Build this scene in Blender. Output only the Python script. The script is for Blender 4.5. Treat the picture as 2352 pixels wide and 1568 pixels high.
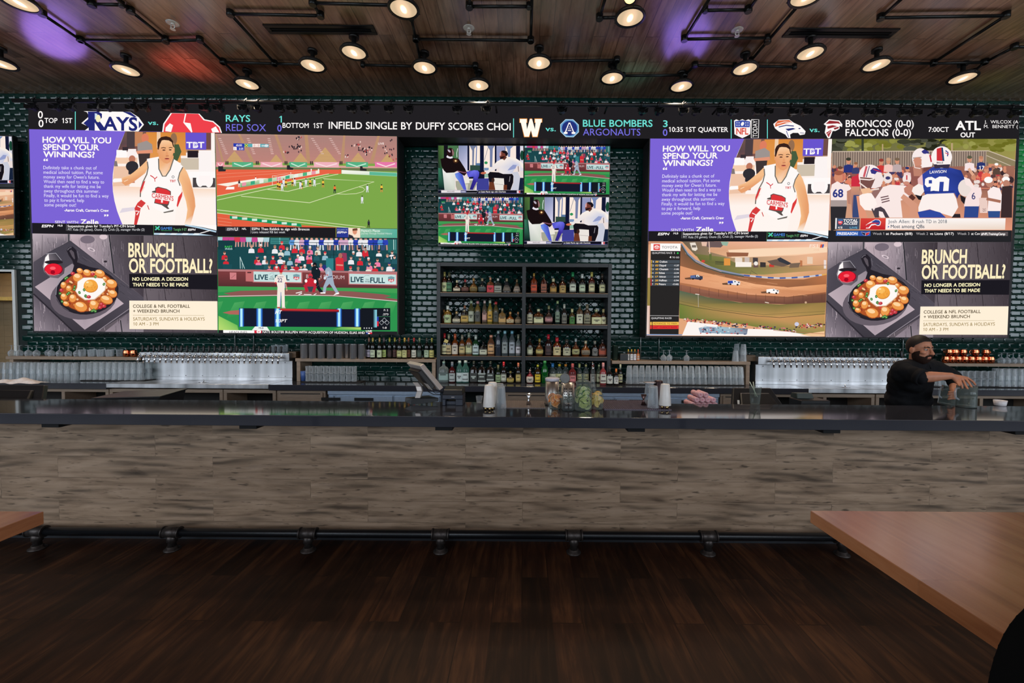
import bpy, bmesh, math, random
import numpy as np
from mathutils import Vector, Matrix, Euler
from math import pi, sin, cos, tan, atan2, sqrt, radians

for o in list(bpy.data.objects):
    bpy.data.objects.remove(o)
S = bpy.context.scene
COL = S.collection

# ------------------------------------------------------------------ camera
W, H, F = 2352, 1568, 1000.0          # frame and focal length in pixels of the frame
PX, PY = 1203.0, 784.0                # optical axis
CAMZ, PITCH, ROLL = 1.734, 0.033, 0.0075
RCAM = Matrix.Rotation(pi / 2 - PITCH, 3, 'X') @ Matrix.Rotation(ROLL, 3, 'Z')
CAM = Vector((0, 0, CAMZ))
cd = bpy.data.cameras.new('camera')
cam = bpy.data.objects.new('camera', cd)
COL.objects.link(cam)
cam.matrix_world = Matrix.Translation(CAM) @ RCAM.to_4x4()
cd.sensor_width = 36.0
cd.lens = F / W * 36.0
cd.shift_x = -(PX - W / 2) / W
cd.clip_start = 0.02
S.camera = cam

# ------------------------------------------------------------------ world, exposure, daylight
w = bpy.data.worlds.new('world')
S.world = w
w.use_nodes = True
w.node_tree.nodes['Background'].inputs[0].default_value = (0.55, 0.72, 1.0, 1)
w.node_tree.nodes['Background'].inputs[1].default_value = 0.25
S.view_settings.view_transform = 'Standard'
S.view_settings.look = 'None'
S.view_settings.exposure = 0.0
S.view_settings.gamma = 1.0
S.view_settings.use_curve_mapping = False
S.cycles.transparent_max_bounces = 40
S.cycles.max_bounces = 7
S.cycles.diffuse_bounces = 3
S.cycles.glossy_bounces = 4
S.cycles.transmission_bounces = 6
S.cycles.caustics_reflective = False
S.cycles.caustics_refractive = False
S.cycles.sample_clamp_indirect = 4.0
S.cycles.use_denoising = True

# room
YW = 6.30        # tiled wall behind the bar
YR = -4.5        # window wall behind the camera
XL, XR = -20.0, 20.0
ZC = 5.0         # ceiling
WINDOWS = [(a, b) for a, b in [(-19.8, -16.4), (-16.1, -12.7), (-12.4, -9.0), (-8.7, -5.4), (-5.1, -1.8), (2.2, 5.4), (5.7, 9.0), (9.3, 12.7), (13.0, 16.4), (16.7, 19.8)]]
WZ0, WZ1 = 1.4, 4.85
DAY = 150.0
for x0, x1 in WINDOWS:       # daylight in each window opening of the wall behind the camera
    l = bpy.data.lights.new('window_daylight', 'AREA')
    l.shape = 'RECTANGLE'
    l.size, l.size_y = x1 - x0 - 0.1, WZ1 - WZ0 - 0.1
    l.energy = DAY
    l.color = (0.80, 0.90, 1.0)
    o = bpy.data.objects.new('window_daylight', l)
    COL.objects.link(o)
    o.location = ((x0 + x1) / 2, YR - 0.05, (WZ0 + WZ1) / 2)
    o.rotation_euler = (radians(90), 0, 0)


# ------------------------------------------------------------------ helpers
def ray(px, py):
    return RCAM @ Vector(((px - PX) / F, -(py - PY) / F, -1.0))


def PT(px, py, Y):
    d = ray(px, py)
    return CAM + d * (Y / d.y)


def PZ(px, py, Z):
    d = ray(px, py)
    return CAM + d * ((Z - CAMZ) / d.z)


def lin(c):
    r = []
    for v in c[:3]:
        v = v / 255.0
        r.append(v / 12.92 if v <= 0.04045 else ((v + 0.055) / 1.055) ** 2.4)
    return tuple(r)


ONES = 'zeroth first second third fourth fifth sixth seventh eighth ninth tenth eleventh twelfth thirteenth fourteenth fifteenth sixteenth seventeenth eighteenth nineteenth'.split()


def nth(n):
    if n < 20:
        return ONES[n]
    t, u = divmod(n, 10)
    tens = {2: 'twent', 3: 'thirt', 4: 'fort', 5: 'fift', 6: 'sixt'}[t]
    return tens + 'ieth' if u == 0 else tens + 'y-' + ONES[u]


class MB:
    """collects shapes, builds ONE mesh object"""

    def __init__(s):
        s.v, s.f, s.s, s.m = [], [], [], []

    def add(s, vs, fs, smooth=False, mi=0):
        b = len(s.v)
        s.v += [tuple(x) for x in vs]
        for q in fs:
            s.f.append(tuple(i + b for i in q))
            s.s.append(smooth)
            s.m.append(mi)
        return s

    def box(s, x0, x1, y0, y1, z0, z1, mi=0):
        vs = [(x, y, z) for z in (z0, z1) for y in (y0, y1) for x in (x0, x1)]
        return s.add(vs, [(0, 2, 3, 1), (4, 5, 7, 6), (0, 1, 5, 4), (2, 6, 7, 3), (0, 4, 6, 2), (1, 3, 7, 5)], mi=mi)

    def hexa(s, pts, mi=0):
        """8 points: bottom ring 4, top ring 4"""
        return s.add(pts, [(3, 2, 1, 0), (4, 5, 6, 7), (0, 1, 5, 4), (1, 2, 6, 5), (2, 3, 7, 6), (3, 0, 4, 7)], mi=mi)

    def prism(s, poly, d, mi=0):
        """poly: 3d outline, d: extrusion vector"""
        n = len(poly)
        d = Vector(d)
        vs = [Vector(p) for p in poly] + [Vector(p) + d for p in poly]
        fs = [tuple(range(n - 1, -1, -1)), tuple(range(n, 2 * n))] + [(i, (i + 1) % n, n + (i + 1) % n, n + i) for i in range(n)]
        return s.add(vs, fs, mi=mi)

    def lathe(s, prof, c=(0, 0, 0), seg=16, smooth=True, power=2.0, sx=1.0, sy=1.0, mi=0, cap=True, M=None):
        """prof: (radius, z) bottom to top; power>2 squares the section"""
        vs, fs = [], []
        c = Vector(c)
        off = pi / seg if power > 2 else 0
        for r, z in prof:
            for k in range(seg):
                a = 2 * pi * k / seg + off
                ca, sa = cos(a), sin(a)
                q = 1.0 if power == 2 else 1.0 / (abs(ca) ** power + abs(sa) ** power) ** (1.0 / power)
                p = Vector((r * q * ca * sx, r * q * sa * sy, z))
                if M is not None:
                    p = M @ p
                vs.append(c + p)
        for i in range(len(prof) - 1):
            for k in range(seg):
                k2 = (k + 1) % seg
                fs.append((i * seg + k, i * seg + k2, (i + 1) * seg + k2, (i + 1) * seg + k))
        s.add(vs, fs, smooth, mi)
        if cap:
            b = len(s.v) - len(vs)
            if prof[0][0] > 1e-6:
                s.f.append(tuple(b + k for k in range(seg - 1, -1, -1))); s.s.append(False); s.m.append(mi)
            if prof[-1][0] > 1e-6:
                t = b + (len(prof) - 1) * seg
                s.f.append(tuple(t + k for k in range(seg))); s.s.append(False); s.m.append(mi)
        return s

    def cyl(s, p0, p1, r0, r1=None, seg=10, smooth=True, mi=0, cap=True):
        p0, p1 = Vector(p0), Vector(p1)
        r1 = r0 if r1 is None else r1
        d = p1 - p0
        L = d.length
        M = d.normalized().to_track_quat('Z', 'Y').to_matrix()
        return s.lathe([(r0, 0), (r1, L)], p0, seg, smooth, M=M, mi=mi, cap=cap)

    def tube(s, pts, r, seg=8, mi=0, cap=True):
        pts = [Vector(p) for p in pts]
        n = len(pts)
        vs, fs = [], []
        up = None
        for i, p in enumerate(pts):
            d = (pts[min(i + 1, n - 1)] - pts[max(i - 1, 0)]).normalized()
            if up is None:
                up = Vector((0, 0, 1)) if abs(d.z) < 0.9 else Vector((1, 0, 0))
            a = d.cross(up).normalized()
            b = a.cross(d).normalized()
            up = b
            rr = r[i] if isinstance(r, (list, tuple)) else r
            for k in range(seg):
                t = 2 * pi * k / seg
                vs.append(p + a * (rr * cos(t)) + b * (rr * sin(t)))
        for i in range(n - 1):
            for k in range(seg):
                k2 = (k + 1) % seg
                fs.append((i * seg + k, i * seg + k2, (i + 1) * seg + k2, (i + 1) * seg + k))
        s.add(vs, fs, True, mi)
        if cap:
            b = len(s.v) - len(vs)
            s.f.append(tuple(b + k for k in range(seg))); s.s.append(False); s.m.append(mi)
            s.f.append(tuple(b + (n - 1) * seg + k for k in range(seg - 1, -1, -1))); s.s.append(False); s.m.append(mi)
        return s

    def sphere(s, c, r, seg=12, rings=8, mi=0, sc=(1, 1, 1)):
        prof = [(max(r * sin(pi * i / rings), 1e-5), -r * cos(pi * i / rings)) for i in range(rings + 1)]
        M = Matrix.Diagonal(Vector(sc))
        return s.lathe(prof, c, seg, True, M=M, mi=mi, cap=False)

    def mesh(s, name, mats, bevel=0, bseg=1):
        me = bpy.data.meshes.new(name)
        me.from_pydata(s.v, [], s.f)
        for m in (mats if isinstance(mats, (list, tuple)) else [mats]):
            me.materials.append(m)
        me.polygons.foreach_set('use_smooth', s.s)
        me.polygons.foreach_set('material_index', s.m)
        bm = bmesh.new()
        bm.from_mesh(me)
        bmesh.ops.recalc_face_normals(bm, faces=bm.faces)
        if bevel:
            bmesh.ops.bevel(bm, geom=list(bm.edges), offset=bevel, segments=bseg, affect='EDGES', profile=0.5, clamp_overlap=True)
        bm.to_mesh(me)
        bm.free()
        return me

    def build(s, name, mats, parent=None, loc=None, bevel=0, bseg=1, rot=None):
        """parent: vertices are taken as local to the parent unless loc is given"""
        return link(name, s.mesh(name, mats, bevel, bseg), parent, loc, rot)


def link(name, me, parent=None, loc=None, rot=None):
    o = bpy.data.objects.new(name, me)
    COL.objects.link(o)
    if parent is not None:
        o.parent = parent
    if loc is not None:
        o.location = loc
    if rot is not None:
        o.rotation_euler = rot
    return o


def tag(o, label, cat, group=None):
    o['label'] = label
    o['category'] = cat
    if group:
        o['group'] = group
    return o


def thing(name, label, cat, loc=(0, 0, 0), rz=0.0, group=None):
    o = bpy.data.objects.new(name, None)
    o.empty_display_size = 0.05
    COL.objects.link(o)
    o.location = loc
    o.rotation_euler = (0, 0, rz)
    return tag(o, label, cat, group)


def struct(o):
    o['kind'] = 'structure'
    return o


def dup(root, loc, rz=None, label=None, group=None):
    r = root.copy()
    COL.objects.link(r)
    r.location = loc
    if rz is not None:
        r.rotation_euler = (0, 0, rz)
    if label:
        r['label'] = label
    if group:
        r['group'] = group
    for ch in list(root.children):
        c = ch.copy()
        COL.objects.link(c)
        c.parent = r
        for g in list(ch.children):
            d = g.copy()
            COL.objects.link(d)
            d.parent = c
    return r


# ------------------------------------------------------------------ materials
MATS = {}


def N(nt, typ, **kw):
    n = nt.nodes.new(typ)
    for k, v in kw.items():
        setattr(n, k, v)
    return n


def mat(name, rgb, rough=0.5, metal=0.0, spec=0.5, var=0.12, scale=30.0, bump=0.0, stretch=None, coat=0.0):
    """principled with a noise variation of the colour"""
    if name in MATS:
        return MATS[name]
    m = bpy.data.materials.new(name)
    m.use_nodes = True
    nt = m.node_tree
    b = nt.nodes['Principled BSDF']
    b.inputs['Roughness'].default_value = rough
    b.inputs['Metallic'].default_value = metal
    b.inputs['Specular IOR Level'].default_value = spec
    b.inputs['Coat Weight'].default_value = coat
    c = lin(rgb)
    tc = N(nt, 'ShaderNodeTexCoord')
    mp = N(nt, 'ShaderNodeMapping')
    if stretch:
        mp.inputs['Scale'].default_value = stretch
    nz = N(nt, 'ShaderNodeTexNoise')
    nz.inputs['Scale'].default_value = scale
    nz.inputs['Detail'].default_value = 3
    nt.links.new(tc.outputs['Object'], mp.inputs['Vector'])
    nt.links.new(mp.outputs['Vector'], nz.inputs['Vector'])
    cr = N(nt, 'ShaderNodeValToRGB')
    cr.color_ramp.elements[0].position = 0.3
    cr.color_ramp.elements[1].position = 0.7
    cr.color_ramp.elements[0].color = (*[x * (1 - var) for x in c], 1)
    cr.color_ramp.elements[1].color = (*[min(1, x * (1 + var)) for x in c], 1)
    nt.links.new(nz.outputs['Fac'], cr.inputs['Fac'])
    nt.links.new(cr.outputs['Color'], b.inputs['Base Color'])
    if bump:
        bp = N(nt, 'ShaderNodeBump')
        bp.inputs['Strength'].default_value = bump
        bp.inputs['Distance'].default_value = 0.01
        nt.links.new(nz.outputs['Fac'], bp.inputs['Height'])
        nt.links.new(bp.outputs['Normal'], b.inputs['Normal'])
    MATS[name] = m
    return m


def glass(name, rgb, solid=0.15, rough=0.04, edge=0.65, tint=None, diff=1.0):
    """thin glass: clear face-on, reflecting at its edges, coloured by what it holds"""
    if name in MATS:
        return MATS[name]
    m = bpy.data.materials.new(name)
    m.use_nodes = True
    nt = m.node_tree
    b = nt.nodes['Principled BSDF']
    b.inputs['Base Color'].default_value = (*[v * diff for v in lin(rgb)], 1)
    b.inputs['Roughness'].default_value = rough
    b.inputs['Specular IOR Level'].default_value = 0.8 if diff == 1.0 else 1.0
    tr = N(nt, 'ShaderNodeBsdfTransparent')
    tr.inputs['Color'].default_value = (*(lin(tint) if tint else (0.93, 0.96, 0.95)), 1)
    lw = N(nt, 'ShaderNodeLayerWeight')
    lw.inputs['Blend'].default_value = 0.45
    nz = N(nt, 'ShaderNodeTexNoise')
    nz.inputs['Scale'].default_value = 6.0
    mr = N(nt, 'ShaderNodeMapRange')
    mr.inputs['To Min'].default_value = solid
    mr.inputs['To Max'].default_value = edge
    ma = N(nt, 'ShaderNodeMath', operation='MULTIPLY_ADD')
    ma.inputs[1].default_value = 0.05
    mx = N(nt, 'ShaderNodeMixShader')
    nt.links.new(lw.outputs['Facing'], mr.inputs['Value'])
    nt.links.new(nz.outputs['Fac'], ma.inputs[0])
    nt.links.new(mr.outputs['Result'], ma.inputs[2])
    nt.links.new(ma.outputs[0], mx.inputs['Fac'])
    nt.links.new(tr.outputs[0], mx.inputs[1])
    nt.links.new(b.outputs[0], mx.inputs[2])
    nt.links.new(mx.outputs[0], nt.nodes['Material Output'].inputs['Surface'])
    MATS[name] = m
    return m


def wood(name, cols, axis='X', plank=(1.2, 0.15), rough=0.5, rrange=0.0, grain=1.0, spec=0.5, seam=0.5, knots=0.0, mapping=None, bump=0.1, seamw=0.003, tone=0.8, coat=0.0):
    """planks running along `axis` of the object's plane; cols: dark, mid, light sRGB"""
    m = bpy.data.materials.new(name)
    m.use_nodes = True
    nt = m.node_tree
    L = nt.links.new
    b = nt.nodes['Principled BSDF']
    b.inputs['Specular IOR Level'].default_value = spec
    b.inputs['Coat Weight'].default_value = coat
    b.inputs['Coat Roughness'].default_value = 0.16
    tc = N(nt, 'ShaderNodeTexCoord')
    mp = N(nt, 'ShaderNodeMapping')
    if mapping:
        mp.inputs['Rotation'].default_value = mapping
    L(tc.outputs['Object'], mp.inputs['Vector'])
    br = N(nt, 'ShaderNodeTexBrick')
    br.offset = 0.37
    br.offset_frequency = 2
    br.inputs['Scale'].default_value = 1.0
    br.inputs['Brick Width'].default_value = plank[0]
    br.inputs['Row Height'].default_value = plank[1]
    br.inputs['Mortar Size'].default_value = seamw
    br.inputs['Mortar Smooth'].default_value = 0.1
    br.inputs['Bias'].default_value = 0.0
    br.inputs['Color1'].default_value = (0, 0, 0, 1)
    br.inputs['Color2'].default_value = (1, 1, 1, 1)
    br.inputs['Mortar'].default_value = (0.5, 0.5, 0.5, 1)
    L(mp.outputs['Vector'], br.inputs['Vector'])
    # per-plank shift of the grain
    sh = N(nt, 'ShaderNodeVectorMath', operation='SCALE')
    sh.inputs['Scale'].default_value = 13.0
    L(br.outputs['Color'], sh.inputs[0])
    ad = N(nt, 'ShaderNodeVectorMath', operation='ADD')
    L(mp.outputs['Vector'], ad.inputs[0])
    L(sh.outputs[0], ad.inputs[1])
    st = N(nt, 'ShaderNodeMapping')
    st.inputs['Scale'].default_value = (1.6, 22, 22)
    L(ad.outputs[0], st.inputs['Vector'])
    n1 = N(nt, 'ShaderNodeTexNoise')
    n1.inputs['Scale'].default_value = grain
    n1.inputs['Detail'].default_value = 6
    n1.inputs['Roughness'].default_value = 0.65
    n1.inputs['Distortion'].default_value = 0.6
    L(st.outputs[0], n1.inputs['Vector'])
    st2 = N(nt, 'ShaderNodeMapping')
    st2.inputs['Scale'].default_value = (1.0, 4.5, 4.5)
    L(ad.outputs[0], st2.inputs['Vector'])
    n2 = N(nt, 'ShaderNodeTexNoise')
    n2.inputs['Scale'].default_value = 2.2
    n2.inputs['Detail'].default_value = 4
    n2.inputs['Distortion'].default_value = 1.2
    L(st2.outputs[0], n2.inputs['Vector'])
    cr = N(nt, 'ShaderNodeValToRGB')
    e = cr.color_ramp.elements
    e[0].position, e[1].position = 0.3, 0.72
    e[0].color, e[1].color = (*lin(cols[0]), 1), (*lin(cols[2]), 1)
    k = e.new(0.5)
    k.color = (*lin(cols[1]), 1)
    mixv = N(nt, 'ShaderNodeMath', operation='MULTIPLY_ADD')
    mixv.inputs[1].default_value = 0.55
    L(n1.outputs['Fac'], mixv.inputs[0])
    m2 = N(nt, 'ShaderNodeMath', operation='MULTIPLY')
    m2.inputs[1].default_value = 0.45
    L(n2.outputs['Fac'], m2.inputs[0])
    L(m2.outputs[0], mixv.inputs[2])
    L(mixv.outputs[0], cr.inputs['Fac'])
    # per-plank tone
    sep = N(nt, 'ShaderNodeSeparateColor')
    L(br.outputs['Color'], sep.inputs[0])
    tr = N(nt, 'ShaderNodeMapRange')
    tr.inputs['To Min'].default_value = tone
    tr.inputs['To Max'].default_value = 2 - tone
    L(sep.outputs[0], tr.inputs['Value'])
    mu = N(nt, 'ShaderNodeVectorMath', operation='SCALE')
    L(cr.outputs['Color'], mu.inputs[0])
    L(tr.outputs['Result'], mu.inputs['Scale'])
    col = mu.outputs[0]
    if knots:
        # elongated dark knots and flame figure
        st3 = N(nt, 'ShaderNodeMapping')
        st3.inputs['Scale'].default_value = (1.1, 5.0, 5.0)
        L(ad.outputs[0], st3.inputs['Vector'])
        wv = N(nt, 'ShaderNodeTexWave', wave_type='RINGS', rings_direction='SPHERICAL')
        wv.inputs['Scale'].default_value = 1.3
        wv.inputs['Distortion'].default_value = 5.0
        wv.inputs['Detail'].default_value = 3
        wv.inputs['Detail Scale'].default_value = 1.2
        L(st3.outputs[0], wv.inputs['Vector'])
        n3 = N(nt, 'ShaderNodeTexNoise')
        n3.inputs['Scale'].default_value = 1.5
        n3.inputs['Detail'].default_value = 2
        L(st3.outputs[0], n3.inputs['Vector'])
        rm = N(nt, 'ShaderNodeMapRange')
        rm.inputs['From Min'].default_value = 0.44
        rm.inputs['From Max'].default_value = 0.66
        L(n3.outputs['Fac'], rm.inputs['Value'])
        mm = N(nt, 'ShaderNodeMath', operation='MULTIPLY')
        L(wv.outputs['Fac'], mm.inputs[0])
        L(rm.outputs['Result'], mm.inputs[1])
        st4 = N(nt, 'ShaderNodeMapping')
        st4.inputs['Scale'].default_value = (9, 55, 55)
        L(ad.outputs[0], st4.inputs['Vector'])
        n4 = N(nt, 'ShaderNodeTexNoise')
        n4.inputs['Scale'].default_value = 1.0
        n4.inputs['Detail'].default_value = 2
        L(st4.outputs[0], n4.inputs['Vector'])
        rf = N(nt, 'ShaderNodeMapRange')
        rf.inputs['From Min'].default_value = 0.61
        rf.inputs['From Max'].default_value = 0.73
        L(n4.outputs['Fac'], rf.inputs['Value'])
        mxm = N(nt, 'ShaderNodeMath', operation='MAXIMUM')
        L(mm.outputs[0], mxm.inputs[0])
        L(rf.outputs['Result'], mxm.inputs[1])
        sc = N(nt, 'ShaderNodeMath', operation='MULTIPLY')
        sc.inputs[1].default_value = knots
        L(mxm.outputs[0], sc.inputs[0])
        mk = N(nt, 'ShaderNodeMix', data_type='RGBA')
        L(sc.outputs[0], mk.inputs['Factor'])
        L(col, mk.inputs['A'])
        mk.inputs['B'].default_value = (*lin([x * 0.35 for x in cols[0]]), 1)
        col = mk.outputs['Result']
    sm = N(nt, 'ShaderNodeMix', data_type='RGBA')
    sf = N(nt, 'ShaderNodeMath', operation='MULTIPLY')
    sf.inputs[1].default_value = seam
    L(br.outputs['Fac'], sf.inputs[0])
    L(sf.outputs[0], sm.inputs['Factor'])
    L(col, sm.inputs['A'])
    sm.inputs['B'].default_value = (*lin([x * 0.3 for x in cols[0]]), 1)
    L(sm.outputs['Result'], b.inputs['Base Color'])
    rr = N(nt, 'ShaderNodeMapRange')
    rr.inputs['To Min'].default_value = rough - rrange
    rr.inputs['To Max'].default_value = rough + rrange
    L(n1.outputs['Fac'], rr.inputs['Value'])
    L(rr.outputs['Result'], b.inputs['Roughness'])
    bp = N(nt, 'ShaderNodeBump')
    bp.inputs['Strength'].default_value = bump
    bp.inputs['Distance'].default_value = 0.004
    L(n1.outputs['Fac'], bp.inputs['Height'])
    L(bp.outputs['Normal'], b.inputs['Normal'])
    MATS[name] = m
    return m


def glow(name, rgb, strength, hot=None):
    m = bpy.data.materials.new(name)
    m.use_nodes = True
    nt = m.node_tree
    nt.nodes.remove(nt.nodes['Principled BSDF'])
    e = N(nt, 'ShaderNodeEmission')
    e.inputs['Strength'].default_value = strength
    if hot is None:
        e.inputs['Color'].default_value = (*lin(rgb), 1)
    else:       # the filament behind the lens: brightest at its centre
        tc = N(nt, 'ShaderNodeTexCoord')
        ln = N(nt, 'ShaderNodeVectorMath', operation='LENGTH')
        mp = N(nt, 'ShaderNodeMapping')
        mp.inputs['Scale'].default_value = (11.0, 5.5, 0)
        nt.links.new(tc.outputs['Object'], mp.inputs['Vector'])
        nt.links.new(mp.outputs['Vector'], ln.inputs[0])
        cr = N(nt, 'ShaderNodeValToRGB')
        cr.color_ramp.interpolation = 'EASE'
        cr.color_ramp.elements[0].position = 0.12
        cr.color_ramp.elements[0].color = (*hot, 1)
        cr.color_ramp.elements[1].position = 0.95
        cr.color_ramp.elements[1].color = (*lin(rgb), 1)
        k = cr.color_ramp.elements.new(0.4)
        k.color = (0.95, 0.66, 0.42, 1)
        nt.links.new(ln.outputs['Value'], cr.inputs['Fac'])
        nt.links.new(cr.outputs['Color'], e.inputs['Color'])
    nt.links.new(e.outputs[0], nt.nodes['Material Output'].inputs['Surface'])
    MATS[name] = m
    return m


def screenmat(name, strength):
    """a lit display: its picture is stored in the mesh"""
    m = bpy.data.materials.new(name)
    m.use_nodes = True
    nt = m.node_tree
    nt.nodes.remove(nt.nodes['Principled BSDF'])
    a = N(nt, 'ShaderNodeAttribute', attribute_name='picture')
    e = N(nt, 'ShaderNodeEmission')
    e.inputs['Strength'].default_value = strength
    nt.links.new(a.outputs['Color'], e.inputs['Color'])
    nt.links.new(e.outputs[0], nt.nodes['Material Output'].inputs['Surface'])
    return m


BLACK = mat('black_metal', (22, 22, 23), 0.45, 0.3, var=0.25)
MATTE = mat('matte_black', (16, 16, 17), 0.8, 0, 0.3)
BLACKPL = mat('black_plastic', (24, 24, 26), 0.35)
STEEL = mat('brushed_steel', (190, 190, 192), 0.36, 1.0, var=0.5, scale=1.6, stretch=(3, 3, 0.12))  # broad vertical colour streaks stand in for blurred reflections
CHROME = mat('chrome', (215, 215, 218), 0.1, 1.0, var=0.03)
COPPER = mat('copper', (225, 130, 90), 0.12, 1.0, var=0.05)
WOODT = mat('tan_laminate', (150, 128, 108), 0.5, var=0.15, scale=4, stretch=(2, 30, 30))
WOODD = mat('brown_laminate', (104, 80, 54), 0.5, var=0.18, scale=4, stretch=(2, 2, 30))
STONE = mat('dark_quartz', (52, 53, 60), 0.07, 0, 0.6, var=0.2, scale=400)
# ------------------------------------------------------------------ the room
CEILW = wood('ceiling_planks', [(98, 66, 46), (162, 122, 94), (198, 156, 126)], plank=(1.25, 0.15), rough=0.24, rrange=0.05, spec=1.0, seam=0.6, mapping=(0, 0, pi / 2), tone=0.78, seamw=0.004, knots=0.3)
FLOORW = wood('floor_planks', [(26, 12, 7), (52, 29, 17), (92, 58, 34)], plank=(1.25, 0.18), rough=0.42, rrange=0.06, spec=0.25, seam=0.35, mapping=(0, 0, pi / 2), tone=0.5, seamw=0.003)
FRONTW = wood('bleached_planks', [(96, 76, 60), (158, 133, 110), (184, 158, 135)], plank=(1.23, 0.172), rough=0.55, spec=0.3, seam=0.22, knots=0.72, mapping=(-pi / 2, 0, 0), tone=0.92, seamw=0.002)
TABLEW = wood('oak_table_planks', [(166, 100, 62), (204, 132, 86), (224, 156, 108)], plank=(2.0, 0.3), rough=0.24, spec=1.0, seam=0.12, mapping=(0, 0, pi / 2), tone=0.95, seamw=0.002, coat=0.6)
PAINT = mat('dark_wall_paint', (40, 38, 37), 0.7)
TILE = mat('green_glazed_tile', (7, 46, 40), 0.06, 0, 0.5, var=0.3, scale=5)
GROUT = mat('dark_grout', (16, 30, 28), 0.8)
BEIGE = mat('beige_wall_tile', (190, 165, 130), 0.5, var=0.06, scale=3)
WHITEF = mat('white_trim_paint', (225, 228, 225), 0.4, var=0.03)

struct(MB().box(XL, XR, YR, 8.4, -0.06, 0).build('floor', FLOORW))
struct(MB().box(XL, XR, YR, 8.4, ZC, ZC + 0.08).build('ceiling', CEILW))
struct(MB().box(XL - 0.15, XL, YR, 8.4, 0, ZC).build('wall_left', PAINT))
struct(MB().box(XR, XR + 0.15, YR, 8.4, 0, ZC).build('wall_right', PAINT))
# window wall behind the camera
m = MB()
m.box(XL, XR, YR - 0.25, YR, 0, WZ0).box(XL, XR, YR - 0.25, YR, WZ1, ZC)
xs = [XL] + [v for p in WINDOWS for v in p] + [XR]
for i in range(0, len(xs), 2):
    m.box(xs[i], xs[i + 1], YR - 0.25, YR, WZ0, WZ1)
struct(m.build('wall_rear', PAINT))
for i, (x0, x1) in enumerate(WINDOWS):
    f = MB()
    for a, b in ((x0, x0 + 0.06), (x1 - 0.06, x1), ((x0 + x1) / 2 - 0.03, (x0 + x1) / 2 + 0.03)):
        f.box(a, b, YR - 0.03, YR + 0.02, WZ0, WZ1)
    f.box(x0, x1, YR - 0.03, YR + 0.02, WZ0, WZ0 + 0.06).box(x0, x1, YR - 0.03, YR + 0.02, WZ1 - 0.06, WZ1)
    f.box(x0, x1, YR - 0.03, YR + 0.02, 3.4, 3.46)
    struct(f.build('window_%d' % (i + 1), BLACK))

# tiled wall with the pass-through opening at its left end
OX0, OX1, OZ1 = -9.2, PT(37, 700, YW).x, PT(20, 624, YW).z
wl = MB()
wl.box(XL, OX0, YW + 0.006, YW + 0.2, 0, ZC).box(OX0, OX1, YW + 0.006, YW + 0.2, OZ1, ZC).box(OX1, XR, YW + 0.006, YW + 0.2, 0, ZC)
tx, tz, g, bv, th = 0.1505, 0.0785, 0.0022, 0.011, 0.0075
row = 0
z = 0.93
while z < ZC - 0.02:
    x = -9.15 + (tx / 2 if row % 2 else 0)
    z1 = min(z + tz - g, ZC)
    while x < 9.2:
        x1 = x + tx - g
        if not (x < OX1 + 0.02 and z < OZ1 + 0.02):
            a = [(x, YW + 0.006, z), (x1, YW + 0.006, z), (x1, YW + 0.006, z1), (x, YW + 0.006, z1)]
            b = [(x + bv, YW + 0.006 - th, z + bv), (x1 - bv, YW + 0.006 - th, z + bv), (x1 - bv, YW + 0.006 - th, z1 - bv), (x + bv, YW + 0.006 - th, z1 - bv)]
            e = bv + 0.004
            c = [(x + e, b[0][1], z + e), (x1 - e, b[0][1], z + e), (x1 - e, b[0][1], z1 - e), (x + e, b[0][1], z1 - e)]
            wl.add(a + b + c, [(i + k, (i + 1) % 4 + k, (i + 1) % 4 + 4 + k, i + 4 + k) for k in (0, 4) for i in range(4)] + [(8, 9, 10, 11)], True, mi=1)
        x += tx
    z += tz
    row += 1
me = bpy.data.meshes.new('wall_back')
me.from_pydata(wl.v, [], wl.f)
me.materials.append(GROUT)
me.materials.append(TILE)
me.polygons.foreach_set('material_index', wl.m)
me.polygons.foreach_set('use_smooth', wl.s)
struct(link('wall_back', me))
t = MB()
t.box(OX1 - 0.03, OX1 + 0.012, YW - 0.02, YW + 0.21, 0, OZ1 + 0.03).box(OX0, OX1 - 0.03, YW - 0.02, YW + 0.21, OZ1, OZ1 + 0.03)
struct(t.build('trim_1', WHITEF))
# the kitchen side seen through the opening: beige tiles, shelf ledge, a lamp above
kb = MB()
x = -10.6
while x < -6.6:
    zz = 0.0
    while zz < 3.2:
        kb.box(x, x + 0.147, 7.75, 7.76, zz, zz + 0.098)
        zz += 0.1
    x += 0.15
kb.box(-10.6, -6.5, 7.765, 7.9, 0, ZC)
struct(kb.build('wall_kitchen', BEIGE))
struct(MB().box(-6.6, -6.5, YW + 0.2, 7.9, 0, ZC).build('wall_kitchen_side', BEIGE))
struct(MB().box(-10.6, -6.6, 7.45, 7.75, PT(20, 690, 7.5).z, PT(20, 682, 7.5).z).build('trim_2', mat('yellow_ledge', (225, 190, 110), 0.5)))
struct(MB().box(-10.6, -6.6, YW + 0.2, 7.76, 3.2, 3.26).build('ceiling_kitchen', BEIGE))
l = bpy.data.lights.new('kitchen_light', 'AREA')
l.shape = 'RECTANGLE'; l.size = 0.5; l.size_y = 1.2; l.energy = 26; l.color = (1.0, 0.84, 0.62)
o = bpy.data.objects.new('kitchen_light', l)
COL.objects.link(o)
o.location = (-7.9, 7.0, 3.15)
# ------------------------------------------------------------------ lettering: outlines of the built-in font, gathered once
CHARS = ''.join(chr(c) for c in range(33, 127)) + '\u201c\u201d'
GL = {}


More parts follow.
